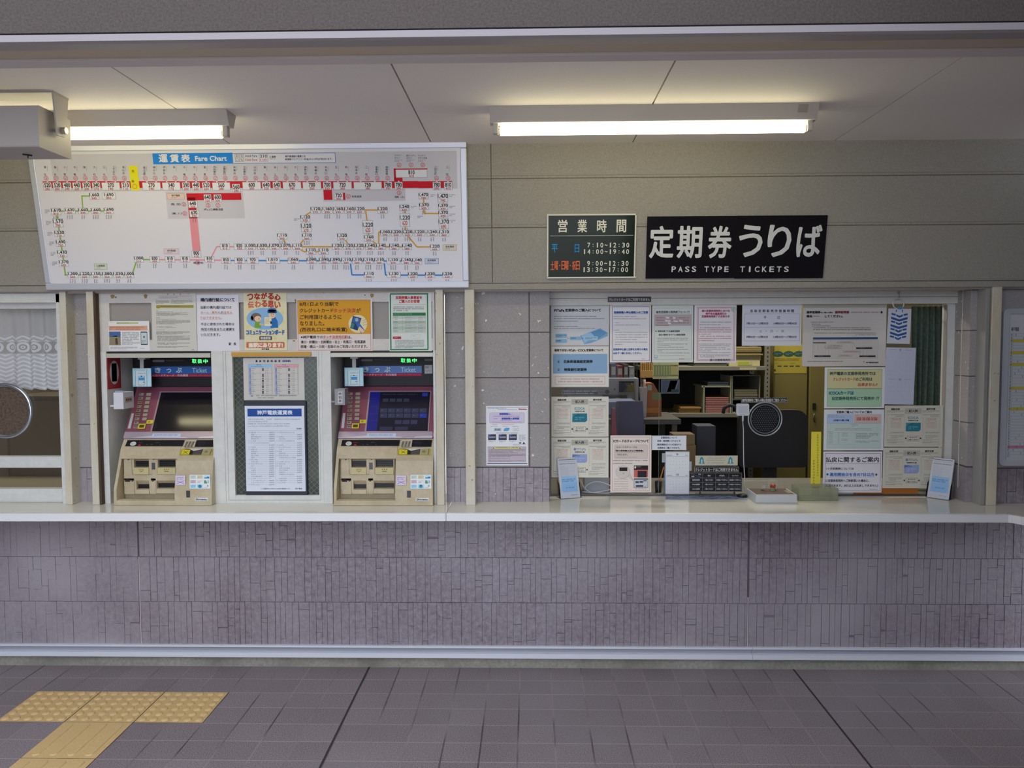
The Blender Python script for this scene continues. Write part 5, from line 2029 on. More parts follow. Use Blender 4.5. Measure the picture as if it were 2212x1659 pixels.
def form(kind, ox, oy):
    """filled-in form specimen; coordinates relative to the top left example on the glass"""
    def g(s):
        s.crop(1170 + ox, 850 + oy, 5.924)
        s.t('通勤定期', 203, 70, 314, 94, '35332f', 1).t('通学定期', 656, 68, 768, 92, '35332f', 1)
        s.rr(382, 72, 594, 140, 8, '9a9890')
        s.rr(385, 75, 591, 137, 7, 'adaba2', 2)
        s.t('記入例', 432, 88, 540, 122, '2f2d2a', 1.2, 3)
        s.r(400, 104, 424, 107, '2f2d2a', 3).r(548, 104, 572, 107, '2f2d2a', 3)
        for x in (150, 603):
            w = 222
            s.r(x - 2, 100, x + w, 103, '6c6a64')
            s.scr(x + 4, 110, x + w - 4, 128, '8a8880', 10)
            s.scr(x + 8, 150, x + w, 162, '45433e', 11, last=1)
            s.scr(x + 105, 168, x + w - 5, 180, '45433e', 11, last=1)
            s.fr(x + 40, 190, x + w, 370, 'aaa69c', 1.6)
            for i in range(11):
                y = 196 + i * 17
                s.scr(x + 6, y, x + 32, y + 8, '8a8880', 9)
                if i < 8:
                    s.scr(x + 48, y, x + w - 16, y + 11, 'b0605a' if i < 5 else 'a8807a', 12, last=.9)
            s.scr(x + 75, 202, x + 100, 214, 'a8302c', 12).scr(x + 160, 202, x + 188, 214, 'a8302c', 12)
            s.scr(x + 40, 376, x + w - 6, 392, '6a6862', 13, last=1)
            s.r(x + 2, 395, x + w, 397, '9a9890')
            s.scr(x + 38, 415, x + w - 8, 460, '7c7a72', 14)
            s.scr(x + 2, 468, x + w - 12, 488, '6c6a64', 10)
            s.scr(x + 2, 498, x + w - 4, 520, '55534e', 10)
            s.fr(x, 102, x + w, 530, '9a9890', 1.6)
        if kind == 'a':
            s.t('ICOCA', 422, 178, 552, 206, '4f8a9e', 1.6)
        else:
            s.r(412, 176, 440, 206, '6f78a8').t('PiTaPa', 452, 178, 566, 206, '7f96a8', 1)
            s.ln(414, 190, 438, 190, 3, 'c0bfb6', 2)
        s.t('定期券申込書', 424, 220, 550, 236, '4a4843', .8)
        s.r(392, 256, 582, 366, '2f7488' if kind == 'a' else '8f9cc4')
        s.pg([(392, 256), (440, 262), (470, 256), (392, 300)], '55909c' if kind == 'a' else '6d7cb0', 2)
        s.pg([(560, 366), (582, 345), (582, 366)], CRM_, 2)
        s.scr(402, 268, 560, 292, '244f60' if kind == 'a' else '4f5c96', 24, l=3)
        s.scr(425, 300, 552, 348, '6fb0ba' if kind == 'a' else 'b4bcd8', 24, l=3)
        s.fr(410, 424, 562, 490, '3a3834', 2.4)
        s.t('ボールペンで', 440, 434, 534, 450, '3a3834', .8).t('ご記入ください', 424, 464, 552, 480, '3a3834', .8)
        for x, d in ((392, 1), (580, -1)):
            s.pg([(x - 9 * d, 446), (x, 446), (x, 440), (x + 10 * d, 455), (x, 470), (x, 464), (x - 9 * d, 464)], '3c2f2c')
        s.scr(345, 522, 362, 530, '77756e', 8).scr(805, 520, 820, 528, '77756e', 8)
    return g


FORMS = 'form specimens taped to the glass'
notice('paper_form_sample', 'cream form specimen with teal card picture at the left of the office window', 1191, 857, 1314.5, 943.5, YW, CRM_, group=FORMS, draw=form('a', 0, 0))
notice('paper_form_sample', 'cream form specimen with pale blue card picture behind the left leaflet holder', 1191, 945, 1314.5, 1031.5, YW, CRM_, group=FORMS, draw=form('b', 0, 88))
notice('paper_form_sample', 'cream form specimen with teal card picture below the lavender calendar', 1910.5, 876, 2036.5, 965, YW, 'c2bfb3', group=FORMS, draw=form('a', 720.5, 20))
notice('paper_form_sample', 'cream form specimen with pale blue card picture beside the right leaflet holder', 1907, 967, 2033, 1054.5, YW, 'c2bfb3', group=FORMS, draw=form('b', 717, 111))


def d_p5(s):
    s.fr(988, 210, 1522, 972, '8c6a8a', 7)
    s.t('定期券購入申込書記入のご注意', 1016, 276, 1494, 306, '2f5596', 2.4)
    s.r(1016, 312, 1494, 315, '7a92bc')
    s.scr(1010, 342, 1345, 362, '7a6e88', 22, last=1).scr(1012, 374, 1475, 394, '7a6e88', 22, last=1)
    s.scr(1016, 432, 1150, 448, '75688a', 20).scr(1030, 462, 1390, 480, '75688a', 20, last=1)
    s.scr(1016, 536, 1145, 552, '75688a', 20)
    for k in range(6):
        s.scr(1030, 566 + k * 34, 1494 if k not in (3, 5) else (1350 if k == 3 else 1145), 586 + k * 34, '7d7290', 22, last=1)
    s.t('定期券申込書と旧券をお持ちの場合', 1006, 796, 1490, 826, '3a5c9c', 1.6)
    s.t('は必ず一緒にお出しください。', 1006, 850, 1405, 878, '3a5c9c', 1.6)
    s.scr(1410, 940, 1494, 956, 'a0405a', 15)


notice('paper_notice', 'white notice with mauve border and blue heading, first of the three portrait sheets', 1317.5, 658.5, 1406.5, 783, YW, 'd8d6e2', draw=on(K1, d_p5))


def d_p6(s):
    s.fr(1582, 232, 2108, 952, '8a8c92', 3)
    s.r(1585, 320, 2105, 480, 'b3a8a8')
    s.k = 2
    s.t('磁気定期券の発売終了について', 1608, 270, 2082, 302, '4c5058', 1.4)
    s.r(1605, 306, 2085, 309, '8a8c92')
    for k in range(4):
        s.scr(1608, 358 + k * 36, 2080 if k < 3 else 1790, 384 + k * 36, '8a4a50', 28, last=1)
    for x, y, w in ((1740, 350, 60), (1840, 352, 45), (1730, 395, 90), (1850, 400, 70), (1930, 395, 60), (1770, 430, 50)):
        s.pg([(x, y), (x + w, y + 8), (x + w * .8, y + 30), (x + w * .1, y + 24)], 'd6d3d4', 3)
    s.el(1608, 556, 8, 9, '3a3a3f').t('発売を終了する磁気定期券', 1632, 544, 1942, 568, '4a4c50', 1.2)
    s.t('当社で発売するすべての磁気定期券', 1646, 594, 2018, 618, '4a4c50', 1.2)
    for k, x1 in enumerate((2060, 2048, 1715)):
        s.scr(1626, 650 + k * 24, x1, 668 + k * 24, '77797c', 18, last=1)
    for y, x1 in ((730, 2050), (752, 1820), (776, 2000), (808, 2065), (828, 1715), (856, 2080)):
        s.scr(1625, y, x1, y + 16, '66686a', 17, last=1)
    s.r(1655, 898, 2010, 901, '9a9c9c')
    s.el(1608, 915, 30, 26, '9fb4c4').pg([(1585, 920), (1608, 892), (1632, 920)], 'c4d0d4', 3)
    s.r(1930, 936, 2062, 964, 'c4c8c0', 3).scr(1932, 938, 2060, 962, 'a83a44', 24, l=4)


notice('paper_notice', 'greyish green notice with torn white tape, second of the three portrait sheets', 1408.5, 658.5, 1497.5, 783, YW, 'cacfca', draw=on(K1, d_p6))


def d_p7(s):
    s.fr(165, 216, 700, 972, 'a05a62', 5)
    s.fr(178, 228, 688, 960, 'b88a90', 8)
    s.k = 2
    s.t('湊川定期券発売所における', 234, 254, 626, 286, 'a0405c', 1.8)
    s.t('神戸市交通局発行の', 288, 294, 578, 326, 'a0405c', 1.8)
    s.t('定期券発売終了のお知らせ', 232, 332, 624, 364, 'a0405c', 1.8)
    s.scr(215, 422, 655, 442, '6c6068', 22, last=1).scr(200, 456, 505, 474, '6c6068', 22, last=1)
    for k, x1 in enumerate((640, 655, 655, 375, 655, 655, 420)):
        s.scr(192 + (k % 4 == 0) * 20, 500 + k * 30, x1, 522 + k * 30, 'a04a54', 24, last=1)
    for k, x1 in enumerate((645, 630, 570, 640, 380, 645)):
        s.scr(195, 732 + k * 24, x1, 748 + k * 24, '5c585e', 18, last=1)
    s.r(190, 880, 645, 883, '8a8086')
    s.scr(210, 896, 625, 930, '6c686e', 18, last=.5)
    s.r(335, 944, 645, 978, 'c7c4c6', 3)
    s.t('湊川定期券発売所', 345, 946, 636, 976, '5a3c48', 1.2, 4)
    s.el(682, 248, 38, 40, 'aebdb4', 3)
    s.ln(690, 205, 678, 290, 5, '8fa09a', 4)


notice('paper_notice', 'white notice with red double border, third of the three portrait sheets', 1499.5, 658.5, 1590.5, 784, YW, 'd8d4d8', draw=on(K2, d_p7))


def d_p8(s):
    for k, c_ in enumerate('志染定期販売所営業時間'):
        s.t(c_, 915 + k * 57.5, 252, 954 + k * 57.5, 290, '4a4c68', 1.4)
    s.fr(830, 310, 1612, 692, '7a80a0', 3)
    s.r(830, 498, 1612, 501, '7a80a0')
    D = '545878'
    s.t('平', 1105, 345, 1140, 382, D, 1).t('日', 1298, 345, 1330, 382, D, 1)
    s.t('7時10分～12時30分', 862, 430, 1170, 462, D, 1.4).t('14時00分～19時40分', 1245, 430, 1570, 462, D, 1.4)
    s.t('土', 1045, 538, 1080, 572, '8a90ac', 1).el(1140, 555, 5, 5, D).t('日', 1200, 538, 1232, 572, 'a08c9c', 1).el(1292, 555, 5, 5, D).t('祝', 1350, 536, 1388, 572, 'a08c9c', 1)
    s.t('9時00分～12時30分', 860, 620, 1165, 652, D, 1.4).t('13時30分～17時00分', 1240, 620, 1568, 652, D, 1.4)


notice('paper_hours', 'pale lavender sheet of opening hours in the middle of the office window', 1603, 657.5, 1731, 747, YW, 'cccddd', 'notice', draw=on(K2, d_p8))


def d_p9(s):
    s.r(45, 50, 2040, 165, 'a3a296')
    D = '34302f'
    s.t('通学定期券', 138, 244, 468, 298, D, 5).t('をご購入の際は', 480, 262, 768, 294, D, 2).t('通学証明書', 815, 242, 1150, 300, '7c3440', 5)
    s.scr(1195, 258, 1885, 298, '6e3a44', 40, last=1).el(1928, 272, 26, 30, D)
    s.t('提出', 138, 340, 265, 392, D, 5).scr(300, 355, 545, 390, D, 34).t('してください。', 575, 338, 1000, 394, D, 4)
    s.fr(105, 440, 1975, 1560 - 900, 'b3ada6', 3)
    for y, x0, x1 in ((498, 235, 832), (545, 255, 485), (588, 255, 712), (632, 295, 1662), (676, 290, 1690), (758, 310, 1805), (802, 1295, 1805)):
        s.scr(x0, y, x1, y + 30, '3c3836', 31, last=1)
    s.r(288, 868, 1835, 916, '2f4a78')
    s.scr(330, 882, 1800, 900, '54709c', 90, l=2)
    for k in range(46):
        x = 288 + k * 33.6
        s.r(x, 920, x + 5, 1365, 'a3a09c')
    s.fr(284, 916, 1838, 1370, '8c8886', 4)
    s.k = 3
    s.r(288, 985, 600, 1016, '6c625e')
    for x0, y0 in ((1318, 1110), (322, 1302), (1398, 1304)):
        s.r(x0, y0, x0 + 385, y0 + 38, '2b2628')
        s.scr(x0 + 80, y0 + 10, x0 + 310, y0 + 28, '8a8584', 20, l=4)
    for x0, y0, x1, c_ in ((850, 975, 1245, '6c6240'), (630, 1055, 990, '55504c'), (580, 1110, 975, '6c6240'), (1005, 1195, 1430, '8c3c3c'), (890, 1295, 1220, 'a85048')):
        s.r(x0, y0 - 14, x1, y0 + 30, 'b5b1ab', 3)
        s.scr(x0 + 60, y0, x1 - 60, y0 + 26, c_, 26, l=4, last=1)
        s.r(x0, y0 + 30, x1, y0 + 34, c_, 4)
    s.ln(600, 1000, 570, 1130, 5, '6c6660').ln(1245, 1000, 1310, 1110, 5, '6c6660').ln(990, 1140, 1010, 1200, 5, 'a08c6c').ln(1395, 1200, 1400, 1300, 5, '8c6c66')
    s.scr(285, 1208, 328, 1240, '4c4644', 32)
    s.scr(155, 1435, 1010, 1464, '3c3836', 31, last=1)
    s.el(1505, 1455, 22, 22, 'c09a96').t('神戸電鉄株式会社', 1555, 1455, 1850, 1488, '3c3836', 1.6)


notice('paper_notice', 'large greyish landscape notice with timeline diagram at the upper right of the office window', 1733.5, 654.5, 1914, 791.5, YW, 'c2bdb9', draw=on(K11, d_p9))


def d_p10(s):
    s.r(135, 868, 712, 1074, 'c3be92')
    s.r(128, 1074, 706, 1262, '9fc0a2')
    s.k = 2
    s.fr(133, 868, 712, 1076, '6a7a80', 3).fr(128, 1072, 706, 1264, '5f7c7c', 3)
    s.t('神戸電鉄の定期券発売所では', 158, 896, 642, 932, '3e5048', 1.4)
    s.t('クレジットカード', 194, 958, 428, 992, 'b0553c', 1.4).t('のご利用は', 432, 956, 608, 992, '3e5048', 1.4)
    s.t('出来ません!!', 455, 1014, 658, 1048, 'b0453c', 1.4, slant=.15)
    s.t('ICOCAカードは', 152, 1102, 410, 1138, '245c7c', 2)
    s.t('当定期券発売所にて発売中', 180, 1160, 628, 1196, '2f5c54', 1.4).t('!!', 650, 1160, 672, 1194, '2f5c54', 1.2, slant=.2)


notice('paper_notice', 'yellow and green notice below the timeline diagram sheet on the office window', 1781, 793.5, 1911, 882, YW, 'cfd4d6', draw=on(K3, d_p10))


def d_p11(s):
    s.t('定期券ご購入についてのご案内', 230, 184, 602, 210, '33353c', 1.2)
    s.r(130, 222, 410, 312, 'a6b8d6').r(416, 222, 700, 312, 'c6aca6')
    s.r(128, 318, 695, 578, 'b4c4c0')
    s.k = 2
    s.fr(128, 220, 702, 580, '84909c', 2).r(128, 313, 700, 316, '84909c')
    s.scr(142, 228, 246, 238, '2f3a5c', 10, last=1).scr(142, 245, 325, 256, '2f3a5c', 10, last=1)
    s.t('14日前から購入可能', 195, 274, 362, 292, '2c3a6a', 1)
    s.scr(430, 230, 490, 240, '6a3c3c', 10)
    for x, w in ((442, 50), (502, 32), (540, 45), (594, 20), (620, 40)):
        s.r(x, 252, x + w, 284, 'a4625c')
        s.scr(x + 2, 256, x + w - 2, 282, 'c8b0aa', 13, l=3)
    s.scr(385, 328, 455, 340, '3c4446', 11, last=1).scr(390, 348, 440, 356, '3c4446', 9)
    s.scr(215, 368, 600, 378, '8a6450', 10, last=1).scr(205, 382, 610, 392, '8a6450', 10, last=1)
    s.scr(132, 400, 240, 410, '4a5452', 10)
    s.fr(132, 412, 418, 538, '9aa8a4', 1.6)
    for k in range(8):
        s.scr(145, 418 + k * 15, 230, 427 + k * 15, '66706e', 9)
        s.scr(245, 418 + k * 15, 272, 427 + k * 15, '66706e', 9)
        if k not in (3, 6, 7):
            s.scr(285, 418 + k * 15, 395, 427 + k * 15, '66706e', 9)
    s.scr(432, 418, 680, 482, '66706e', 15).scr(432, 500, 680, 525, '66706e', 14)


notice('paper_notice', 'pale blue and green information sheet between the yellow green and refund notices', 1779.5, 884.5, 1909, 973, YW, 'ced2d8', draw=on(K6, d_p11))


def d_p12(s):
    s.fr(108, 632, 696, 1032, '907090', 4)
    s.t('払戻に関するご案内', 116, 672, 676, 726, '36343c', 1.6)
    s.r(112, 740, 688, 743, '6c6870')
    D = '44424c'
    s.t('1ヶ月定期券については', 124, 782, 410, 806, D, 1)
    s.el(134, 855, 11, 12, '2f4f9c').t('適用開始日を含め7日以内', 158, 838, 624, 874, '2f66b4', 1.4).el(650, 858, 11, 12, D)
    s.r(158, 880, 630, 883, '6c86b8')
    s.t('に定期券発売所へご持参頂いた場合に、', 116, 908, 574, 936, D, 1)
    s.t('払戻できます。(8日以上は払戻しできません)', 114, 960, 668, 990, D, 1)
    s.scr(575, 1010, 665, 1020, D, 10, last=1)


notice('paper_notice', 'white refund notice with large heading and mauve border, bottom of three stacked sheets', 1778, 975.5, 1905, 1064, YW, 'd2d0da', draw=on(K6, d_p12))


def d_p15(s):
    s.fr(902, 556, 1382, 1244, 'b08a86', 4)
    s.t('ICカードのチャージについて', 918, 592, 1368, 628, '33302f', 1.8)
    s.rr(930, 655, 1358, 835, 24, 'a8a29c')
    s.rr(933, 658, 1355, 832, 22, 'cabdb6', 2)
    s.k = 3
    s.t('ICカードのチャージは', 960, 676, 1220, 698, '55504c', .8)
    s.t('「駅の券売機(※)および精算機」', 945, 722, 1300, 746, '3a3634', 1.4).r(945, 750, 1300, 753, '55504c')
    s.t('で行えます。', 965, 768, 1100, 794, '55504c', .8)
    s.scr(955, 812, 1225, 824, '8a847e', 12, last=1)
    s.scr(918, 852, 1360, 872, '4c4744', 22, last=1).scr(918, 888, 1165, 906, '4c4744', 20, last=1)
    s.el(1040, 1005, 92, 82, '8c9490')
    s.el(1040, 1005, 89, 79, 'c9c2bc', 4)
    s.pg([(1105, 1050), (1128, 1020), (1172, 1112)], 'c9c2bc', 4)
    s.ln(1105, 1060, 1172, 1112, 3, '8c9490', 5).ln(1130, 1025, 1172, 1112, 3, '8c9490', 5)
    s.r(995, 945, 1096, 992, '2c2a2c', 5)
    s.pg([(1030, 1015), (1064, 1015), (1050, 1034), (1044, 1034)], 'a8a49e', 5)
    s.r(1180, 920, 1362, 1074, 'b8645c')
    s.r(1180, 920, 1362, 976, '2e2428', 4).r(1228, 990, 1344, 1074, '2c2a30', 4)
    s.el(1198, 944, 12, 16, 'c8c4c0', 5).scr(1215, 930, 1320, 952, '8a8480', 20, l=5)
    s.r(1180, 1086, 1362, 1206, 'bdbfc4')
    for x0, y0, x1, y1 in ((1180, 1086, 1362, 1102), (1200, 1122, 1244, 1146), (1252, 1120, 1300, 1142), (1205, 1172, 1300, 1196), (1300, 1110, 1345, 1122), (1320, 1185, 1326, 1200)):
        s.r(x0, y0, x1, y1, '3f4a5c', 4)
    s.fr(1180, 1086, 1362, 1206, '3f4a5c', 4, 5)
    for k in range(5):
        s.scr(930, 1090 + k * 31, 1110, 1102 + k * 31, '8a847e', 12, last=1)
    s.scr(1235, 1214, 1345, 1226, '4c4744', 12, last=1)
    s.el(1208, 1220, 8, 7, 'b89a94')


notice('paper_notice', 'pink bordered card charging notice standing behind the glass near the counter', 1318.5, 940.5, 1407, 1063.5, YW, 'd8ccc6', draw=on(K4, d_p15))


def d_p16(s):
    D = '3e4260'
    s.t('定期発売について', 1525, 552, 1732, 578, D, .8)
    s.t('新規・継続購入されるとき', 1482, 596, 1775, 618, D, .8)
    s.t('適用開始日の14日前から', 1478, 642, 1785, 666, D, .8)
    s.t('定期券をご購入できます。', 1484, 684, 1768, 708, D, .8)


notice('paper_notice', 'small white four line notice above the double month desk calendar', 1408.5, 941, 1482.5, 972, YW, 'ced1e0', draw=on(K4, d_p16))


def strip(name, label, x0, y0, x1, y1, Y, text, col='c6c6c4', th=.002, frame=True, b=.12):
    def d(s):
        if frame:
            s.fr(x0 + .6, y0 + .6, x1 - .6, y1 - .6, 'a8a89c', .6)
        for k, t_ in enumerate(text):
            h = (y1 - y0) / len(text)
            s.t(t_, x0 + 2.5, y0 + k * h + h * .24, x1 - 2.5, y0 + k * h + h * .80, col, b)
    return notice(name, label, x0, y0, x1, y1, Y, '17161b', 'sign', draw=d, thick=th, rough=.35)


strip('sign_strip', 'small black strip sign on the white header above the portrait sheets', 1313, 641, 1406.5, 652.5, .1988, ['クレジットカードはご利用できません'], frame=False)
strip('sign_strip', 'black strip sign with thin frame above the round speaking disc', 1600.5, 859, 1702, 870, YW, ['通学定期券をご購入の際は生徒証をご提示ください'])


def d_s3(s):
    s.fr(1214, 842.4, 1292.4, 853.6, '77777c', .7)
    s.scr(1217, 844, 1291, 847.6, '9a9aa0', 3.6, last=1).scr(1217, 848.6, 1284, 852.2, '9a9aa0', 3.6, last=1)


notice('sign_strip', 'black two line strip between the notices at the left of the window', 1213.5, 842, 1293, 854, YW, '1f1e24', 'sign', draw=d_s3, rough=.35)
# ---------------------------------------------------------------- office window
w3 = thing('window_3', 'wide office window covered with paper notices, with round speaking disc', 'window', (1.1, .23, ZC), kind='structure')
f = MB()
Yw = .222
f.box(.08, 2.17, .20, .30, zY(1600, 657.5, .20), 1.869, M_FRAME)
f.box(.08, 2.17, .1985, .21, zY(1600, 644, .2), zY(1600, 642.5, .2), mat('8a857f', .7))
xr0, xr1 = xY(2040.5, 860, Yw), xY(2056, 860, Yw)
f.box(xr0, 2.17, Yw, .27, ZC, 1.83, M_FRAME)
f.box(xr0 - .001, xr0 + .003, Yw - .003, .25, ZC, 1.80, mat('8f8b85', .6))
f.box(.085, xY(1190, 860, .24), .22, .27, ZC, 1.83, mat('6d6a66', .6))
f.box(.085, xr0, .228, .27, ZC, ZC + .006, mat('45444a', .5))
f.build('frame', w3, bevel=.0015)
GLO = glass_mat('office_window_glass')
for n_ in GLO.node_tree.nodes:
    if n_.type == 'FRESNEL':
        n_.inputs['IOR'].default_value = 1.22
xm = xY(1436, 860, .236)
for a, b_, y in ((xY(1189, 860, .24), xm, .2350), (xm - .03, xr0 + .004, .2362)):
    g = MB()
    g.add([(a, y, ZC + .004), (b_, y, ZC + .004), (b_, y, 1.815), (a, y, 1.815)], [(0, 1, 2, 3)], GLO)
    g.build('pane', w3)
e = MB()
e.box(xm - .03, xm - .0285, .2355, .2375, ZC + .006, 1.81, mat('77807c', .2))
e.build('glass_edge', w3)
dc = onY(1652.5, 905, .232)
M_ACR = glass_mat('clear_acrylic')
for n_ in M_ACR.node_tree.nodes:
    if n_.type == 'FRESNEL':
        n_.inputs['IOR'].default_value = 1.25
d = MB()
ring = lambda r, y, n=56: [(dc[0] + r * math.cos(2 * math.pi * i / n), y, dc[2] + r * math.sin(2 * math.pi * i / n)) for i in range(n)]
d.tube(ring(.0855, .230), .0035, mat('9da2a6', .12, .3), 8, True)
d.tube(ring(.0735, .229), .0022, mat('7b8084', .12, .3), 8, True)
so = d.build('speaking_disc', w3)
d = MB()
d.cyl((dc[0], .2335, dc[2]), .0845, .0012, 'y', mat('25262b', .15), 48)
d.build('disc_plate', so)
d = MB()
for i in range(-6, 7):
    for j in range(-6, 7):
        x, z = (i + .5 * (j % 2)) * .0112, j * .0098
        if x * x + z * z < .064 ** 2:
            d.cyl((dc[0] + x, .2325, dc[2] + z), .0019, .0012, 'y', mat('6f7276', .3), 8)
d.build('speaking_holes', so)
# white sealant line down the stone return at the right of the window
q = C_O + ray(2074, 860) * (2.1555 / ray(2074, 860)[0])
sl = MB()
sl.box(2.1545, 2.158, q[1] - .0016, q[1] + .0016, .88, 1.868, mat('c4c3c0', .7))
tag(sl.build('trim_8'), 'white sealant line down the stone return right of the office window', 'sealant', kind='structure')

# ---------------------------------------------------------------- rooms behind the glass
M_ROOM = mat('86806f', .8)
M_RDARK = mat('4c463f', .85)
def room_wall(name, label, *boxes):
    b_ = MB()
    for q_ in boxes:
        b_.box(*q_[:6], q_[6] if len(q_) > 6 else M_ROOM)
    tag(b_.build(name), label, 'wall', kind='structure')


for nm, lb, x0, x1 in (('office', 'office behind the wide window', -.05, 2.94), ('side_room', 'room behind the lace curtain window', -3.7, -2.23)):
    room_wall('wall_%s_back' % nm, 'back wall of the ' + lb, (x0, x1, 2.9, 3.0, 0, 2.6))
    room_wall('wall_%s_left' % nm, 'left wall of the ' + lb, (x0 - .05, x0, .31, 3.0, 0, 2.6))
    room_wall('wall_%s_right' % nm, 'right wall of the ' + lb, (x1, x1 + .05, .31, 3.0, 0, 2.6))
    room_wall('ceiling_%s' % nm, 'ceiling of the ' + lb, (x0 - .05, x1 + .05, .31, 3.0, 2.5, 2.6))
    room_wall('floor_%s' % nm, 'floor of the ' + lb, (x0 - .05, x1 + .05, .31, 3.0, -.02, -.0005, M_RDARK))
    room_wall('wall_%s_parapet' % nm, 'wall below the window of the ' + lb, (x0, x1, .10, .30, 0, .78, M_RDARK))
    room_wall('wall_%s_front' % nm, 'inner face above the window of the ' + lb, (x0, x1, .31, .32, 1.88, 2.5))
dk = MB()
dk.box(0.0, 2.9, .305, .78, ZC - .03, ZC, mat('77756c', .4))
dk.box(0.0, .04, .305, .75, 0, ZC - .03, mat('77756c', .6))
dk.box(2.6, 2.64, .305, .75, 0, ZC - .03, mat('77756c', .6))
tag(dk.build('office_desk'), 'grey inner desk just behind the office window glass', 'desk')


def ib(u0, v0, u1, v1, Y):
    c = onY((u0 + u1) / 2, (v0 + v1) / 2, Y)
    return xY(u0, (v0 + v1) / 2, Y), xY(u1, (v0 + v1) / 2, Y), zY((u0 + u1) / 2, v1, Y), zY((u0 + u1) / 2, v0, Y)


def ibox(mb, u0, v0, u1, v1, Y, dep, m):
    x0, x1, z0, z1 = ib(u0, v0, u1, v1, Y)
    return mb.box(x0, x1, Y, Y + dep, z0, z1, m)


# steel rack
YR = 1.75
M_RACK = mat('77756a', .5, .2)
rk = thing('steel_rack', 'grey green steel shelf rack in the office behind the notices', 'rack', (1.1, YR, 0))
s1, s2 = ib(1385, 791.5, 1654, 800.5, YR), ib(1385, 893, 1585, 902, YR)
x0, x1 = s1[0], s1[1]
for s_ in (s1, s2, (0, 0, .30, .33), (0, 0, 1.95, 1.98)):
    b = MB()
    b.box(x0 + .002, x1 - .002, YR, YR + .42, s_[2], s_[3], M_RACK)
    b.build('shelf', rk, bevel=.002)
for xx in (x0, x1):
    for yy in (YR - .002, YR + .40):
        b = MB()
        b.box(xx - .004, xx + .03, yy, yy + .024, 0, 2.1, M_RACK)
        for k in range(60):
            b.box(xx + .009, xx + .017, yy - .0006, yy, .3 + k * .03, .312 + k * .03, mat('24221f', .8))
        b.build('upright', rk)
b = MB()
b.box(x0, x1 + .03, YR + .43, YR + .434, 0, 2.1, mat('221f20', .9))
b.build('back_panel', rk)
l = MB()
ibox(l, 1598, 794, 1634, 799, YR - .002, .002, mat('a8a184', .6))
l.build('shelf_label', rk)
T1, T2 = s1[3], s2[3]


def on_shelf(name, label, cat, u0, u1, vt, zb, Y, dep, m, group=None, layers=1, wob=0):
    a = xY(u0, vt, Y)
    c = xY(u1, vt, Y)
    z1 = zY((u0 + u1) / 2, vt, Y)
    mb = MB()
    R_ = random.Random(int(u0))
    h = (z1 - zb) / layers
    for k in range(layers):
        j = R_.uniform(-wob, wob)
        mb.box(a + j, c + j, Y + abs(j), Y + dep, zb + .0005 + k * h, zb + (k + 1) * h - (.0012 if layers > 1 else 0), m)
    return tag(mb.build(name, bevel=.002), label, cat, group)


on_shelf('paper_box', 'pale yellow box with green label on the upper rack shelf', 'box', 1576, 1642, 779, T1, YR + .03, .25, mat('a8a078', .7))
b = MB()
ibox(b, 1594, 781.5, 1624, 788.5, YR + .0285, .0012, mat('8a9430', .6))
ibox(b, 1618, 782, 1625, 788, YR + .0283, .0012, mat('9c977a', .6))
lb = b.build('box_label')
lb.parent = bpy.data.objects['paper_box']
zb = zY(1610, 779, YR + .03)
on_shelf('paper_box', 'second pale box stacked on the pale yellow box on the rack', 'box', 1590, 1644, 768, zb, YR + .035, .25, mat('8d8768', .7))
zb = zY(1610, 768, YR + .035)
on_shelf('envelope_bundle', 'brown envelopes lying on top of the boxes on the upper rack shelf', 'envelopes', 1588, 1648, 749, zb, YR + .02, .27, mat('7d7048', .8), layers=5, wob=.012)
on_shelf('binder_bundle', 'dark papers lying at the left end of the upper rack shelf', 'papers', 1500, 1572, 778, T1, YR + .05, .25, mat('4a4a3e', .8), layers=4, wob=.01)
on_shelf('pink_paper_stack', 'stack of pink papers on the lower rack shelf', 'paper stack', 1524.5, 1575, 858, T2, YR + .03, .28, mat('8c5f5c', .8), layers=9, wob=.0012)
on_shelf('cloth_bundle', 'folded orange brown cloth on the lower rack shelf left of the pink papers', 'cloth', 1469, 1515, 879, T2, YR + .03, .25, mat('86683a', .9), layers=3, wob=.008)
b = MB()
b_x = ib(1519.5, 833, 1522, 893, YR + .02)
b.box(b_x[0], b_x[1], YR + .02, YR + .32, T2 + .0005, b_x[3], mat('8f8f78', .5))
b_y = ib(1577.5, 812, 1580, 893, YR + .02)
b.box(b_y[0], b_y[1], YR + .02, YR + .32, T2 + .0005, b_y[3], mat('8f8f78', .5))
t_ = ib(1516, 833.5, 1579, 836.5, YR + .02)
b.box(t_[0], t_[1], YR + .02, YR + .32, t_[2], t_[3], mat('8f8f78', .5))
tag(b.build('paper_sorter'), 'open green grey sorter tray around the pink papers on the rack', 'tray')
on_shelf('blue_folder', 'thin blue folder lying on the sorter tray above the pink papers', 'folder', 1530, 1575, 824, t_[3], YR + .03, .2, mat('46555c', .4), layers=2, wob=.004)
b = MB()
c_ = ib(1581.5, 811, 1642, 893, YR + .02)
for q in ((c_[0], c_[0] + .004, T2 + .0005, c_[3]), (c_[1] - .004, c_[1], T2 + .0005, c_[3]), (c_[0], c_[1], c_[3] - .004, c_[3]), (c_[0], c_[1], T2 + .0005, T2 + .005)):
    b.box(q[0], q[1], YR + .02, YR + .30, q[2], q[3], mat('7e8076', .4))
m_ = ib(1584, 861.5, 1641, 864, YR + .03)
b.box(c_[0], c_[1], YR + .03, YR + .30, m_[2], m_[3], mat('55564e', .5))
tag(b.build('letter_tray'), 'dark open letter tray with pale rim on the rack beside the lockers', 'tray')
on_shelf('paper_stack', 'curling beige papers inside the dark letter tray on the rack', 'paper stack', 1587, 1637, 841, m_[3], YR + .04, .22, mat('77735e', .8), layers=4, wob=.003)

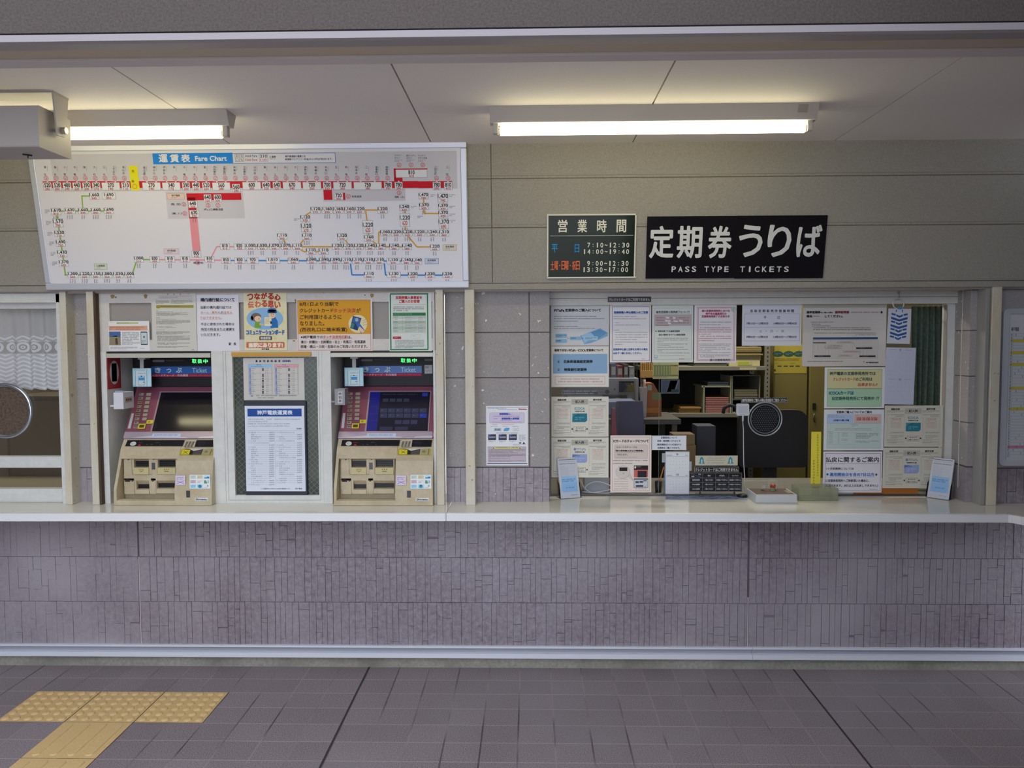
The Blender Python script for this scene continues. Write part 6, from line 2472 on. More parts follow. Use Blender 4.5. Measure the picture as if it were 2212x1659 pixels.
# lockers
YL = 1.80
M_KHAKI = mat('6f6537', .55)
for n_, (u0, u1, lb) in enumerate(((1671, 1745, 'khaki locker with yellow poster on its door'), (1746.5, 1830, 'khaki locker with keyhole, right of the poster locker'))):
    a, c, _, _ = ib(u0, 640, u1, 1000, YL)
    t = thing('locker', lb, 'locker', (a, YL, 0), 'khaki office lockers')
    b = MB()
    b.box(a + .002, c - .002, YL + .004, YL + .42, .0, 1.95, M_KHAKI)
    b.build('body', t)
    b = MB()
    b.box(a + .006, c - .006, YL - .008, YL + .003, .06, 1.93, M_KHAKI)
    b.build('door', t, bevel=.003)
    if n_ == 1:
        b = MB()
        ibox(b, 1755.5, 871, 1762.5, 885, YL - .012, .004, mat('1c1a16', .4))
        b.build('handle', t)
        b = MB()
        b.tube([onY(1759, 893, YL - .014), onY(1757, 905, YL - .014), onY(1760, 912, YL - .014)], .004, mat('55503a', .3, .6))
        b.build('key', t)


def d_lp(s):
    s.crop(1480, 630, 6.506)
    for cx in (1303, 1455, 1600):
        s.el(cx, 876, 76, 40, '2f5148')
        s.scr(cx - 48, 862, cx + 50, 892, '7c9080', 18, l=2)
        s.ln(cx, 836, cx + 8, 815, 4, '6a6a3a')
    s.scr(1230, 940, 1610, 975, '4a4520', 18, last=1)
    s.scr(1240, 1000, 1360, 1016, '6a6430', 16).scr(1475, 1000, 1600, 1016, '6a6430', 16)
    for k in range(6):
        s.r(1212 + k * 85, 1038, 1212 + k * 85 + (60 if k else 12), 1054, '34300f')
    s.pg([(1218, 1120), (1275, 1120), (1270, 1085), (1250, 1095)], '4a4520')


notice('paper_poster', 'yellow poster with dark green ovals on the khaki locker door', 1672.5, 744, 1742.5, 806.5, YL - .0085, 'a09339', 'poster', draw=d_lp)

# office chair
YCH = 1.0
ch = thing('office_chair', 'black office chair with rounded back behind the speaking disc', 'chair', (1.35, YCH, 0))
M_CH = mat('1a1a20', .7)
a, c, z0_, z1_ = ib(1597, 886, 1745, 1010, YCH)
b = MB()
pr = []
for cx, cz, t0 in ((c - .07, z1_ - .07, 0), (a + .07, z1_ - .07, 90), (a + .03, z0_ + .03, 180), (c - .03, z0_ + .03, 270)):
    r_ = .07 if t0 < 180 else .03
    for k in range(7):
        t = math.radians(t0 + 15 * k)
        pr.append((cx + r_ * math.cos(t), cz + r_ * math.sin(t)))
b.prism(pr, 'y', YCH, YCH + .06, M_CH)
b.build('backrest', ch, bevel=.012)
b = MB()
b.box(a + .01, c - .01, YCH - .46, YCH - .02, .42, .50, M_CH)
b.build('seat', ch, bevel=.02)
b = MB()
b.box((a + c) / 2 - .04, (a + c) / 2 + .04, YCH + .06, YCH + .075, .40, z0_ + .2, mat('222227', .4))
b.box((a + c) / 2 - .04, (a + c) / 2 + .04, YCH - .25, YCH + .075, .385, .42, mat('222227', .4))
b.build('back_bar', ch)
b = MB()
b.cyl(((a + c) / 2, YCH - .22, .06), .028, .33, 'z', mat('3a3a40', .3, .5), 16)
b.build('post', ch)
for k in range(5):
    t = 2 * math.pi * k / 5
    b = MB()
    b.tube([((a + c) / 2, YCH - .22, .075), ((a + c) / 2 + .28 * math.cos(t), YCH - .22 + .28 * math.sin(t), .055)], .02, mat('222227', .4))
    b.cyl(((a + c) / 2 + .28 * math.cos(t) - .012, YCH - .22 + .28 * math.sin(t), .027), .026, .024, 'x', mat('18181a', .5), 12)
    b.build('leg', ch)
for sx in (a - .02, c + .0):
    b = MB()
    b.tube([(sx + .01, YCH + .02, .60), (sx + .01, YCH - .30, .62), (sx + .01, YCH - .32, .46)], .016, M_CH)
    b.build('arm', ch)
b = MB()
b.tube([onY(u, v, YCH + .03) for u, v in ((1562, 893), (1564, 882), (1575, 875), (1588, 878), (1594, 893))], .011, M_CH, 8)
b.build('handle', ch)

# cabinets, pictures and boxes at the left of the office
YC_ = 1.55
cb = thing('white_cabinet', 'white cabinet with magnets and small pictures at the left in the office', 'cabinet', (.6, YC_, 0))
a, c, z0_, z1_ = ib(1225, 817, 1379, 1000, YC_)
b = MB()
b.box(a, c, YC_, YC_ + .4, 0, z1_, mat('7f828c', .45))
b.build('body', cb, bevel=.004)
b = MB()
ibox(b, 1372, 819, 1378, 1000, YC_ - .004, .004, mat('8f9298', .4))
b.build('door_edge', cb)
for nm, q, m in (('magnet', (1307, 843, 1316, 849), '3c3e46'), ('magnet', (1325.5, 836, 1329.5, 845), '3f4150')):
    b = MB()
    x_, x2, z_, z2 = ib(*q, YC_)
    b.cyl(((x_ + x2) / 2, YC_ - .006, (z_ + z2) / 2), (x2 - x_) / 2, .006, 'y', mat(m, .4), 16)
    b.build(nm, cb)


def d_pic1(s):
    s.r(1337, 823.5, 1369.5, 847, '54585a')
    s.pg([(1337, 830), (1348, 826), (1354, 836), (1346, 847), (1337, 847)], '3c4254', 2)
    s.pg([(1356, 832), (1369, 828), (1369, 847), (1354, 846)], '6a6848', 2)
    s.r(1337, 823.5, 1369.5, 827, '2e3238', 3)
    s.el(1365, 829, 1.2, 1.2, 'b0b0b0', 4)


notice('picture', 'small dark landscape picture stuck on the white cabinet', 1335.5, 822, 1371, 848, YC_ - .001, '8a8d92', 'picture', draw=d_pic1)


def d_pic2(s):
    s.r(1302, 854, 1354, 866.5, '4a4e50')
    s.pg([(1312, 866.5), (1322, 861), (1336, 859), (1350, 864), (1352, 866.5)], 'b08a40', 2)
    s.pg([(1318, 866.5), (1330, 862), (1342, 866.5)], 'c6a050', 3)


notice('picture', 'small framed picture of yellow flowers low on the white cabinet', 1300, 852, 1356, 868, YC_ - .001, '6a6e74', 'picture', draw=d_pic2)
for k, (u0, u1, vt, col) in enumerate(((1300, 1318, 789, '5a3a4c'), (1319, 1332, 786, '3e4668'), (1333, 1346, 790, '6a3040'), (1347, 1358, 787, '44424c'), (1359, 1371, 792, '707880'))):
    b = MB()
    x_, x2, _, z2 = ib(u0, vt, u1, 817, YC_ + .06)
    b.box(x_, x2 - .002, YC_ + .06, YC_ + .28, z1_ + .0005, z2, mat(col, .6))
    b.box(x_ + .006, x2 - .008, YC_ + .0592, YC_ + .061, z1_ + .02, z2 - .02, mat('8a8a88', .7))
    tag(b.build('file_box', bevel=.002), ('dark plum', 'navy', 'wine red', 'charcoal', 'pale grey')[k] + ' file standing on top of the white cabinet', 'file', 'files on the white cabinet')
# pale blue printer in front of the cabinet
b = MB()
p_ = thing('printer', 'pale blue grey office machine in front of the white cabinet', 'printer', (.55, 1.1, ZC))
a, c, z0_, z1_ = ib(1290, 868, 1377, 902, 1.12)
b.box(a, c, 1.12, 1.40, z0_, z1_, mat('6f7a98', .4))
b.build('body', p_, bevel=.006)
b = MB()
ibox(b, 1313, 896, 1352, 899, 1.117, .004, mat('2c2f3c', .4))
b.build('paper_slot', p_)
b = MB()
b.box(a - .2, c + .25, 1.0, 1.5, z0_ - .03, z0_ - .0005, mat('45433f', .6))
for xx in (a - .18, c + .2):
    for yy in (1.02, 1.46):
        b.box(xx, xx + .03, yy, yy + .03, 0, z0_ - .03, mat('45433f', .6))
tag(b.build('side_table'), 'dark table under the pale blue office machine', 'table')
zt = z0_ - .0005
# brown organiser and pen box on the same table level, further right
a, c, z0_, z1_ = ib(1391, 828, 1429, 894, 1.2)
og = thing('desk_organiser', 'orange brown wooden organiser behind the portrait notices', 'organiser', (a, 1.2, zt))
M_OR = mat('8f5630', .55)
b = MB()
b.prism([(a, zt), (a, z1_ - .04), (a + .02, z1_), (a + .06, z1_), (c, z1_ - .09), (c, zt)], 'y', 1.2, 1.36, M_OR)
b.build('body', og, bevel=.003)
b = MB()
ibox(b, 1393, 880.5, 1424, 892.5, 1.192, .008, mat('a3682f', .5))
b.build('drawer', og, bevel=.002)
b = MB()
ibox(b, 1409, 848, 1428, 864, 1.1985, .0015, mat('6f7a5c', .7))
ibox(b, 1399, 831, 1408, 843, 1.1985, .0015, mat('8fa094', .7))
b.build('sticky_note', og)
b = MB()
a2, c2, z2, z3 = ib(1382, 836.5, 1397.5, 876, 1.15)
b.prism([(a2, z3), (c2, z3), (c2 - .006, zt + .0005), (a2 + .014, zt + .0005)], 'y', 1.13, 1.19, mat('a39ca0', .5))
pb = tag(b.build('pen_box', bevel=.002), 'tall white pen box beside the orange brown organiser', 'pen holder')
for k, (u, vt, col) in enumerate(((1384.5, 829, '6c5a50'), (1388, 831, '4a4a60'), (1391.5, 820, 'b8a49c'), (1395, 833, '7a4a44'))):
    b = MB()
    p0, p1 = onY(u, 845, 1.16), onY(u + .6, vt, 1.16)
    b.tube([p0, p1], .0035 if k != 2 else .008, mat(col, .5), 8)
    b.tube([p1, p1 + np.array([0, 0, .008])], .002, mat('2a2a2a', .5), 8)
    tag(b.build('pen'), ('brown pen at the left of the white pen box', 'dark blue pen in the white pen box', 'thick pale marker in the white pen box', 'reddish pen at the right of the white pen box')[k], 'pen', 'pens in the white pen box')


def d_cal(s):
    s.r(1412, 788, 1464, 812, '7f8a68')
    for k in range(9):
        s.r(1413 + k * 5.7, 790, 1416.4 + k * 5.7, 810, '667050', 2)
    s.r(1449, 789, 1463, 811, '8f8a64', 3)
    for y in (787.5, 809):
        for k in range(16):
            s.pg([(1411 + k * 3.4, y + 3), (1412.7 + k * 3.4, y), (1414.4 + k * 3.4, y + 3)], '5f6a54', 3)
    s.scr(1413, 813.5, 1462, 816, '6a6c58', 2.6)


notice('paper_calendar', 'greenish patterned calendar hanging on the rack behind the torn tape notice', 1410, 783, 1466, 818.5, YR - .004, '969a7c', 'calendar', draw=d_cal)


def d_photo(s):
    s.r(1429, 821, 1467, 848, '3f4a62')
    for k in range(6):
        s.pg([(1445 + k * 3, 822), (1452 + k * 3, 822), (1444 + k * 3, 846), (1438 + k * 3, 846)], '5c6078' if k % 2 else '46506a', 2)
    s.r(1450, 841, 1467, 847, '27403f', 3)


notice('picture', 'bluish picture hanging on the rack below the greenish calendar', 1428, 820, 1468, 850, YR - .004, '5f6676', 'picture', draw=d_photo)
b = MB()
a, c, z0_, z1_ = ib(1383, 784, 1410, 816, YR - .03)
for k in range(6):
    w_ = (c - a) / 6
    b.box(a + k * w_ + .001, a + (k + 1) * w_ - .002, YR - .03, YR - .002, z0_, z1_, mat('8f6b36' if k % 2 else '9c7a44', .7))
b.box(a, c, YR - .034, YR - .030, z0_, z0_ + .05, mat('9a7a48', .7))
tag(b.build('wooden_file_rack', bevel=.001), 'slatted brown wooden file rack left of the greenish calendar', 'file rack')

# navy folder and red book standing on the inner desk
b = MB()
p = [(1332, 867), (1388, 866), (1402, 932), (1326, 935)]
vs = [onY(u, v, .62 - (v < 900) * -.03) for u, v in p]
zs = ZC + .0005
vs[2][2] = vs[3][2] = zs
vs2 = [v + np.array([0, .02, 0]) for v in vs]
b.add(vs + vs2, [(0, 1, 2, 3), (7, 6, 5, 4), (0, 4, 5, 1), (1, 5, 6, 2), (2, 6, 7, 3), (3, 7, 4, 0)], mat('2f2c46', .5))
tag(b.build('folder', bevel=.002), 'navy blue folder leaning behind the pink bordered notice', 'folder')
b = MB()
p = [(1322, 881), (1329, 883), (1342, 936), (1318, 937)]
vs = [onY(u, v, .56 + (v < 900) * .03) for u, v in p]
vs[2][2] = vs[3][2] = zs
vs2 = [v + np.array([0, .025, 0]) for v in vs]
b.add(vs + vs2, [(0, 1, 2, 3), (7, 6, 5, 4), (0, 4, 5, 1), (1, 5, 6, 2), (2, 6, 7, 3), (3, 7, 4, 0)], mat('6a2438', .5))
tag(b.build('book', bevel=.002), 'dark red book leaning in front of the navy folder', 'book')
zz = ZC
for k, (v0, lb) in enumerate(((962, 'lower brown cardboard box behind the four line notice'), (939, 'upper brown cardboard box behind the four line notice'))):
    a, c, _, z1_ = ib(1455, v0, 1503 - k * 1.5, v0 + 23, .62)
    b = MB()
    b.box(a, c, .62 + k * .01, .76, zz + .0005, z1_, mat('6c5a40', .75))
    b.box((a + c) / 2 - .012, (a + c) / 2 + .012, .6195 + k * .01, .621 + k * .01, zz + .002, z1_ - .002, mat('7c6a4c', .5))
    tag(b.build('cardboard_box', bevel=.002), lb, 'box', 'cardboard boxes on the inner desk')
    zz = z1_
b = MB()
a, c, _, z1_ = ib(1505, 920, 1546, 985, .95)
b.box(a, c, .95, 1.10, .70, z1_, mat('30323c', .7))
b.box(a - .05, c + .05, .93, 1.2, .665, .6995, mat('3a3833', .7))
for xx in (a - .04, c + .02):
    b.box(xx, xx + .02, .95, .97, 0, .665, mat('3a3833', .7))
    b.box(xx, xx + .02, 1.16, 1.18, 0, .665, mat('3a3833', .7))
tag(b.build('storage_stand', bevel=.004), 'dark grey storage stand below the steel rack', 'stand')

# ---------------------------------------------------------------- just behind the glass
YI = .262
b = MB()
cup = onY(1422, 1062, .34)
cup[2] = ZC
b.lathe([(.0, .0006), (.017, .0006), (.019, .06), (.017, .06), (.015, .004)], cup, mat('1e1e22', .4), 20)
tag(b.build('pen_cup'), 'small black pen cup behind the glass left of the desk calendar', 'pen holder')
for k, (du, vt, col, lb) in enumerate(((13, 1005, 'b8702c', 'orange pencil leaning out of the small black cup'), (5, 1032, '8a8432', 'short olive pen in the small black cup'), (-4, 1038, '5a5c64', 'short grey pen in the small black cup'))):
    b = MB()
    p1 = onY(1422 + du * 1.0, vt, .345)
    p0 = cup + np.array([-.006 + k * .004, .002, .012])
    b.tube([p0, p0 + (p1 - p0) * .93], .0032, mat(col, .5), 6)
    b.tube([p0 + (p1 - p0) * .93, p1], .0015, mat('3a2c20', .6), 6)
    tag(b.build('pencil'), lb, 'pencil', 'pencils in the black cup')
b = MB()
M_CABLE = mat('a9abb0', .4)
for pts in (((1253, 1036), (1262, 1055), (1275, 1064), (1300, 1062), (1330, 1054), (1345, 1056)),
            ((1262, 1058), (1268, 1047), (1285, 1040), (1302, 1042), (1325, 1052), (1350, 1060), (1400, 1066)),
            ((1258, 1062), (1300, 1066), (1340, 1063), (1380, 1068), (1440, 1067), (1490, 1067), (1560, 1068), (1600, 1066))):
    P = []
    for i in range(len(pts) - 1):
        for k in range(4):
            t = k / 4
            P.append((pts[i][0] * (1 - t) + pts[i + 1][0] * t, pts[i][1] * (1 - t) + pts[i + 1][1] * t))
    P.append(pts[-1])
    vs = [onY(u, min(v, 1066.5), .300) for u, v in P]
    for _ in range(2):
        vs = [vs[0]] + [(vs[i - 1] + 2 * vs[i] + vs[i + 1]) / 4 for i in range(1, len(vs) - 1)] + [vs[-1]]
    b.tube(vs, .0028, M_CABLE, 8)
tag(b.build('cable'), 'white cables looping along the inside of the glass by the left leaflet holder', 'cable')
b = MB()
a, c, _, z1_ = ib(1262, 1032, 1316, 1064, .34)
b.box(a, c, .34, .42, ZC + .0005, z1_, mat('8d929c', .5))
tag(b.build('adapter_box', bevel=.003), 'pale grey box behind the looping white cables', 'box')

# desk calendar showing two months
dcl = thing('desk_calendar', 'white double month desk calendar standing behind the glass', 'calendar', (.75, YI, ZC))


def d_dc(s, K=K4):
    s.crop(*K)
    for (y, n_, r0) in ((775, '9', 0), (1035, '10', 1)):
        s.t(n_, 1722, y - 8, 1748 if n_ == '9' else 1757, y + 18, '4a4c58', .6)
        s.r(1592, y + 28, 1880, y + 33, '9aa4b8')
        s.r(1600, y + 12, 1668, y + 18, 'b06a74').r(1840, y + 12, 1868, y + 18, '6a8ab4')
        rows = 5 if n_ == '9' else 5
        for i in range(rows):
            for j in range(7):
                if (i == 0 and j < (0 if r0 else 1)) or (i == rows - 1 and j > (5 if r0 else 2)):
                    continue
                s.scr(1602 + j * 39.5, y + 46 + i * (42 if r0 == 0 else 38), 1616 + j * 39.5, y + 60 + i * (42 if r0 == 0 else 38), 'b08088' if j == 0 else ('7c94b8' if j == 6 else '7c7e88'), 14, last=1)


notice('calendar_sheet', '', 1438, 976.5, 1488.5, 1067, YI, WB, parent=dcl, draw=d_dc)
b = MB()
a, c, _, z1_ = ib(1437, 975, 1489, 1068, YI)
b.box(a, c, YI, YI + .003, ZC + .0008, z1_, mat('8b95a4', .5))
b.prism([(YI + .003, z1_), (YI + .0035, z1_ - .01), (YI + .06, ZC + .0008), (YI + .056, ZC + .0008)], 'x', a, c, mat('8b95a4', .5))
b.build('stand', dcl)
for nm, q in (('index_tab', (1430, 979, 1438, 999)), ('index_tab', (1488, 997, 1494, 1017))):
    b = MB()
    ibox(b, *q, YI + .001, .0015, mat('9a9fa6', .5))
    b.build(nm, dcl)


def d_tab(s):
    s.crop(*K5)
    xs, ys = (55, 222, 388, 556, 722), (1018, 1080, 1137, 1195, 1250)
    for x in xs:
        s.r(x, 1018, x + 3, 1252, '8a8a90')
    for y in ys:
        s.r(55, y, 722, y + 3, '8a8a90')
    s.ln(75, 1024, 212, 1076, 3, '8a8a90')
    s.t('支払', 168, 1026, 204, 1044, 'b0b0b4', .6).t('種類', 80, 1054, 116, 1070, 'b0b0b4', .6)
    for k, h_ in enumerate(('現金', 'PiTaPa', 'クレジット')):
        x = xs[k + 1] + 84
        s.t(h_, x - (18 if k == 0 else 32 if k == 1 else 40), 1042, x + (18 if k == 0 else 32 if k == 1 else 40), 1060, 'b8b8bc', .8)
    yes, no_ = 'ご購入できます', 'お取扱いできません'
    for i, (h_, c3) in enumerate((('磁気定期券', (yes, no_, no_)), ('PiTaPa定期券', (yes, yes, no_)), ('ICOCA定期券', (yes, no_, no_)))):
        y = ys[i + 1] + 18
        s.t(h_, 92, y, 188, y + 18, 'b8b8bc', .8)
        for k, t_ in enumerate(c3):
            x = xs[k + 1] + 84
            w_ = 54 if t_ == yes else 72
            s.t(t_, x - w_, y, x + w_, y + 18, 'b4b4b8', .8)


notice('sign_table', 'black table sign of payment kinds behind the glass beside the desk calendar', 1489, 1021, 1603, 1062, YI, '17171c', 'sign', draw=d_tab, thick=.004, rough=.35)
strip('sign_strip', 'black strip sign standing on top of the payment table sign', 1499.5, 1008, 1596.5, 1020.5, YI, ['クレジットカードはご利用できません'], th=.004)


def d_te(s):
    s.crop(*K5)
    for cx in (212, 580):
        s.pg([(cx - 38, 898), (cx - 36, 886), (cx - 26, 880), (cx - 24, 840), (cx - 12, 818), (cx, 812), (cx + 12, 818), (cx + 24, 840), (cx + 26, 880), (cx + 36, 886), (cx + 38, 898)], '3b8494')
        s.pg([(cx - 9, 892), (cx - 9, 850), (cx, 836), (cx + 9, 850), (cx + 9, 892)], 'a8c4c8', 2)
    s.scr(285, 822, 500, 834, '5c5c58', 13, last=1).scr(275, 852, 515, 864, '5c5c58', 13, last=1).scr(290, 884, 495, 896, '5c5c58', 13, last=1)


notice('sign_card', 'cream sign with two teal arch shapes above the black strip sign', 1502, 984.5, 1593.5, 1005.5, YI, 'b9b5a2', 'sign', draw=d_te, thick=.004)
b = MB()
for u in (1511, 1585):
    a, c, z0_, z1_ = ib(u, 985, u + 3, 1068, YI + .004)
    b.box(a, c, YI + .0005, YI + .004, ZC + .0005, z1_, mat('3a3a40', .5))
b.box(xY(1505, 1066, YI), xY(1592, 1066, YI), YI - .01, YI + .04, ZC + .0005, ZC + .004, mat('2a2a30', .5))
tag(b.build('sign_stand'), 'thin dark stand carrying the three signs behind the glass', 'stand')

# two month calendar taped inside at the right
def d_wc(s):
    s.crop(*K3)
    for y, n_ in ((655, '9'), (965, '10')):
        s.t(n_, 888, y, 908 if n_ == '9' else 912, y + 24, '7c7c94', .6)
        s.r(780, y + 8, 860, y + 12, 'a4a0b4').r(950, y + 8, 1020, y + 12, 'a4a0b4')
        for j in range(7):
            s.scr(765 + j * 38, y + 40, 785 + j * 38, y + 52, '9c98ac', 12)
            for i in range(5):
                if n_ == '10' and i == 4:
                    continue
                s.scr(770 + j * 38, y + 88 + i * 46, 782 + j * 38, y + 100 + i * 46, 'a8a0b8' if j else 'b494a4', 12)


notice('paper_calendar', 'pale lavender two month calendar hanging inside the glass beside the green curtain', 1912, 751, 1976, 874, .2385, 'c4c6d4', 'calendar', draw=d_wc, rot=1.2)

# curtain
M_CURT = speckled('green_curtain_cloth', '3e4c44', '54635a', 60, .9, .1, .001)
cu = thing('curtain', 'dull green curtain gathered at the right inside the office window', 'curtain', (2.1, .42, 1.8))
b = MB()
N, Mz = 90, 10
ca, cc = xY(1966, 800, .42), xY(2048, 800, .42)
vs, fs = [], []
for j in range(Mz + 1):
    z = .835 + (1.80 - .835) * j / Mz
    for i in range(N + 1):
        u = i / N
        amp = .012 + .012 * (1 - j / Mz)
        vs.append((ca + (cc - ca) * u + .012 * math.sin(u * 9 + j * .25) * (1 - j / Mz), .42 + amp * math.sin(u * 2 * math.pi * 6.5 + .3 * math.sin(j * .7)), z))
for j in range(Mz):
    for i in range(N):
        k = j * (N + 1) + i
        fs.append((k, k + 1, k + N + 2, k + N + 1))
b.add(vs, fs, M_CURT, True)
b.build('cloth', cu)
b = MB()
b.tube([(ca - .25, .42, 1.812), (cc + .05, .42, 1.812)], .006, mat('8a7a3a', .4, .3), 10)
b.build('rail', cu)
for k in range(7):
    b = MB()
    x = ca + (cc - ca) * (k + .5) / 7
    b.tube([(x + .009 * math.cos(t), .42, 1.810 + .009 * math.sin(t)) for t in [2 * math.pi * i / 12 for i in range(12)]], .0015, mat('77745e', .4, .4), 6, True)
    b.build('hook', cu)
b = MB()
a, c, z0_, z1_ = ib(1842, 1056, 1984, 1072, .262)
b.box(a, c, .262, .275, ZC + .0005, z1_ + .02, mat('a8682c', .7))
tag(b.build('orange_envelope', bevel=.001), 'orange envelope standing behind the glass below the form specimens at right', 'envelope')
b = MB()
a, c, z0_, z1_ = ib(1782, 1058, 1843, 1072, .258)
b.box(a, c, .258, .261, ZC + .0005, z1_ + .02, mat('a9abb6', .7))
tag(b.build('paper_sheet'), 'white sheet standing behind the glass under the refund notice', 'paper')

# ---------------------------------------------------------------- things on the counter
mt = MB()
q = [onZ(u, v, ZC) for u, v in ((1437, 1079), (1614, 1079), (1606, 1071.5), (1440, 1070.5))]
mt.prism([(p[0], p[1]) for p in q], 'z', ZC + .0006, ZC + .0022, mat('6f7c94', .5))
R_ = random.Random(3)
for k in range(150):
    s_, t_ = R_.random(), R_.random()
    p = (q[0] * (1 - s_) + q[1] * s_) * (1 - t_) + (q[3] * (1 - s_) + q[2] * s_) * t_
    w_ = R_.uniform(.004, .012)
    mt.box(p[0] - w_, p[0] + w_, p[1] - .003, p[1] + .003, ZC + .0022, ZC + .0024 + .00004 * (k % 5), mat(R_.choice(('2f3f66', '8f98a8', '4a5a7c')), .5))
tag(mt.build('counter_mat'), 'thin blue patterned mat in front of the payment table sign', 'mat')

# money tray
mtz = ZC + .0006
yf = float(onZ(1676, 1087, ZC)[1])
a, c = xY(1632.5, 1078, yf), xY(1722, 1078, yf)
zt_ = zY(1676, 1069, yf)
ty = thing('money_tray', 'white tray with brown top at the window opening', 'tray', (a, yf, ZC))
b = MB()
b.box(a, c, yf, .225, mtz, zt_ - .002, mat('b4b8bc', .4))
b.box(a, a + .006, yf, .225, zt_ - .002, zt_ + .001, mat('b4b8bc', .4))
b.box(c - .006, c, yf, .225, zt_ - .002, zt_ + .001, mat('b4b8bc', .4))
b.box(a, c, yf, yf + .006, zt_ - .002, zt_ + .001, mat('b4b8bc', .4))
b.build('case', ty, bevel=.0015)
b = MB()
b.box(a + .006, c - .006, yf + .006, .225, zt_ - .002, zt_ - .0005, speckled('brown_felt', '594c44', '6c5d52', 200, .95, .1, .001))
b.box(c - .03, c - .008, yf + .05, yf + .12, zt_ - .0005, zt_ + .0002, mat('8a7c6c', .7))
b.build('felt', ty)
zt2 = zt_ - .0005
M_BALL = bpy.data.materials.new('clear_glass_ball')
M_BALL.use_nodes = True
_n = M_BALL.node_tree
_b = _n.nodes['Principled BSDF']
_b.inputs['Base Color'].default_value = (.8, .8, .78, 1)
_b.inputs['Roughness'].default_value = .05
_tr = nd(_n, 'ShaderNodeBsdfTransparent')
_lw = nd(_n, 'ShaderNodeLayerWeight', Blend=.25)  # whitish rim put into the material in place of refracted light
_mm = nd(_n, 'ShaderNodeMath', operation='MULTIPLY')
_n.links.new(_lw.outputs['Facing'], _mm.inputs[0])
_mm.inputs[1].default_value = .4
_mx = nd(_n, 'ShaderNodeMixShader')
_n.links.new(_mm.outputs[0], _mx.inputs[0])
_n.links.new(_tr.outputs[0], _mx.inputs[1])
_n.links.new(_b.outputs[0], _mx.inputs[2])
_n.links.new(_mx.outputs[0], _n.nodes['Material Output'].inputs[0])
gl_c = onY(1669.5, 1040.5, .17)
rad = .0285
gl = thing('glass_ball', 'clear glass ball with red flower on the brown tray', 'paperweight', (gl_c[0], .17, zt2))
b = MB()
b.lathe([(rad * math.sin(math.pi * i / 16), -rad * math.cos(math.pi * i / 16)) for i in range(17)], (gl_c[0], .17, zt2 + rad + .001), M_BALL, 32)
b.build('ball', gl)
b = MB()
for k in range(7):
    t = 2 * math.pi * k / 7
    p = (gl_c[0] + .009 * math.cos(t), .17 + .006 * math.sin(t), zt2 + .024 + .005 * math.sin(t * 2))
    b.lathe([(.007 * math.sin(math.pi * i / 8), -.006 * math.cos(math.pi * i / 8)) for i in range(9)], p, mat('a8352c', .5), 10)
b.lathe([(.005 * math.sin(math.pi * i / 8), -.005 * math.cos(math.pi * i / 8)) for i in range(9)], (gl_c[0], .163, zt2 + .030), mat('c49a6a', .5), 10)
b.lathe([(.012, .0012), (.016, .004), (.011, .014), (.0, .017)], (gl_c[0], .17, zt2), mat('6a7a4c', .6), 14)
b.build('flower', gl)
b = MB()
for i in range(10):
    t = 2 * math.pi * i / 10
    p = Vector((gl_c[0] - .004 + .016 * math.cos(t), .152, zt2 + .036 + .012 * math.sin(t)))
b.lathe([(.0, .0), (.013, .0), (.013, .0012), (.0, .0012)], (gl_c[0], .17, zt2), mat('c8c8c4', .2), 20)
b.build('base', gl)
b = MB()
x_ = xY(1650, 1046, .16)
b.box(x_ - .014, x_ + .012, .155, .158, zt2 + .0005, zt2 + .03, M_ACR)
b.box(x_ - .010, x_ + .006, .156, .185, zt2 + .0005, zt2 + .003, M_ACR)
b.box(x_ - .012, x_ + .008, .1535, .155, zt2 + .014, zt2 + .03, mat('a3a3a0', .3))
tag(b.build('card_stand'), 'tiny clear acrylic card stand left of the glass ball', 'stand')
b = MB()
p = [onY(u, v, .205) for u, v in ((1607, 1068), (1608, 1041), (1612, 1038.5), (1690, 1038.5), (1695, 1042), (1696, 1052))]
p[0][2] = zt2 + .002
p[-1][2] = zt2 + .002
b.tube(p, .0012, mat('9fa3a4', .2, .2), 8)
tag(b.build('wire_guard'), 'thin pale hoop over the back of the brown tray', 'hoop')

# ribbed clear trough
a, c = xY(1724.5, 1064, .11), xY(1811, 1064, .11)
z1_ = zY(1770, 1055, .11)
b = MB()
M_TR = bpy.data.materials.new('ribbed_clear_plastic')
M_TR.use_nodes = True
_n = M_TR.node_tree
_b = _n.nodes['Principled BSDF']
_b.inputs['Base Color'].default_value = c4('a2a292')
_b.inputs['Roughness'].default_value = .18
_tr = nd(_n, 'ShaderNodeBsdfTransparent')
_tr.inputs[0].default_value = (.92, .95, .88, 1)
_mx = nd(_n, 'ShaderNodeMixShader')
_mx.inputs[0].default_value = .34
_n.links.new(_tr.outputs[0], _mx.inputs[1])
_n.links.new(_b.outputs[0], _mx.inputs[2])
_n.links.new(_mx.outputs[0], _n.nodes['Material Output'].inputs[0])
w_ = .003
b.box(a, c, .11, .11 + w_, mtz, z1_, M_TR)
b.box(a, c, .215, .215 + w_, mtz, z1_ + .004, M_TR)
b.box(a, a + w_, .11, .218, mtz, z1_, M_TR)
b.box(c - w_, c, .11, .218, mtz, z1_, M_TR)
b.box(a, c, .11, .218, mtz, mtz + w_, M_TR)
k = a + .006
while k < c - .03:
    b.box(k, k + .0018, .1088, .11, mtz + .004, z1_ - .002, M_TR)
    k += .006
tag(b.build('plastic_trough'), 'clear ribbed plastic trough on the counter right of the tray', 'trough')
# yellow upright strip
ys = thing('yellow_sign', 'tall narrow yellow sign standing by the clear trough', 'sign', (xY(1762, 1050, .2225), .2225, ZC))


def d_ys(s):
    s.crop(*K5)
    for k in range(17):
        s.ch(1686, 520 + k * 32, 20, 24, '8f8530')
    for k in range(9):
        s.ch(1636, 850 + k * 36, 20, 24, '8f8530')


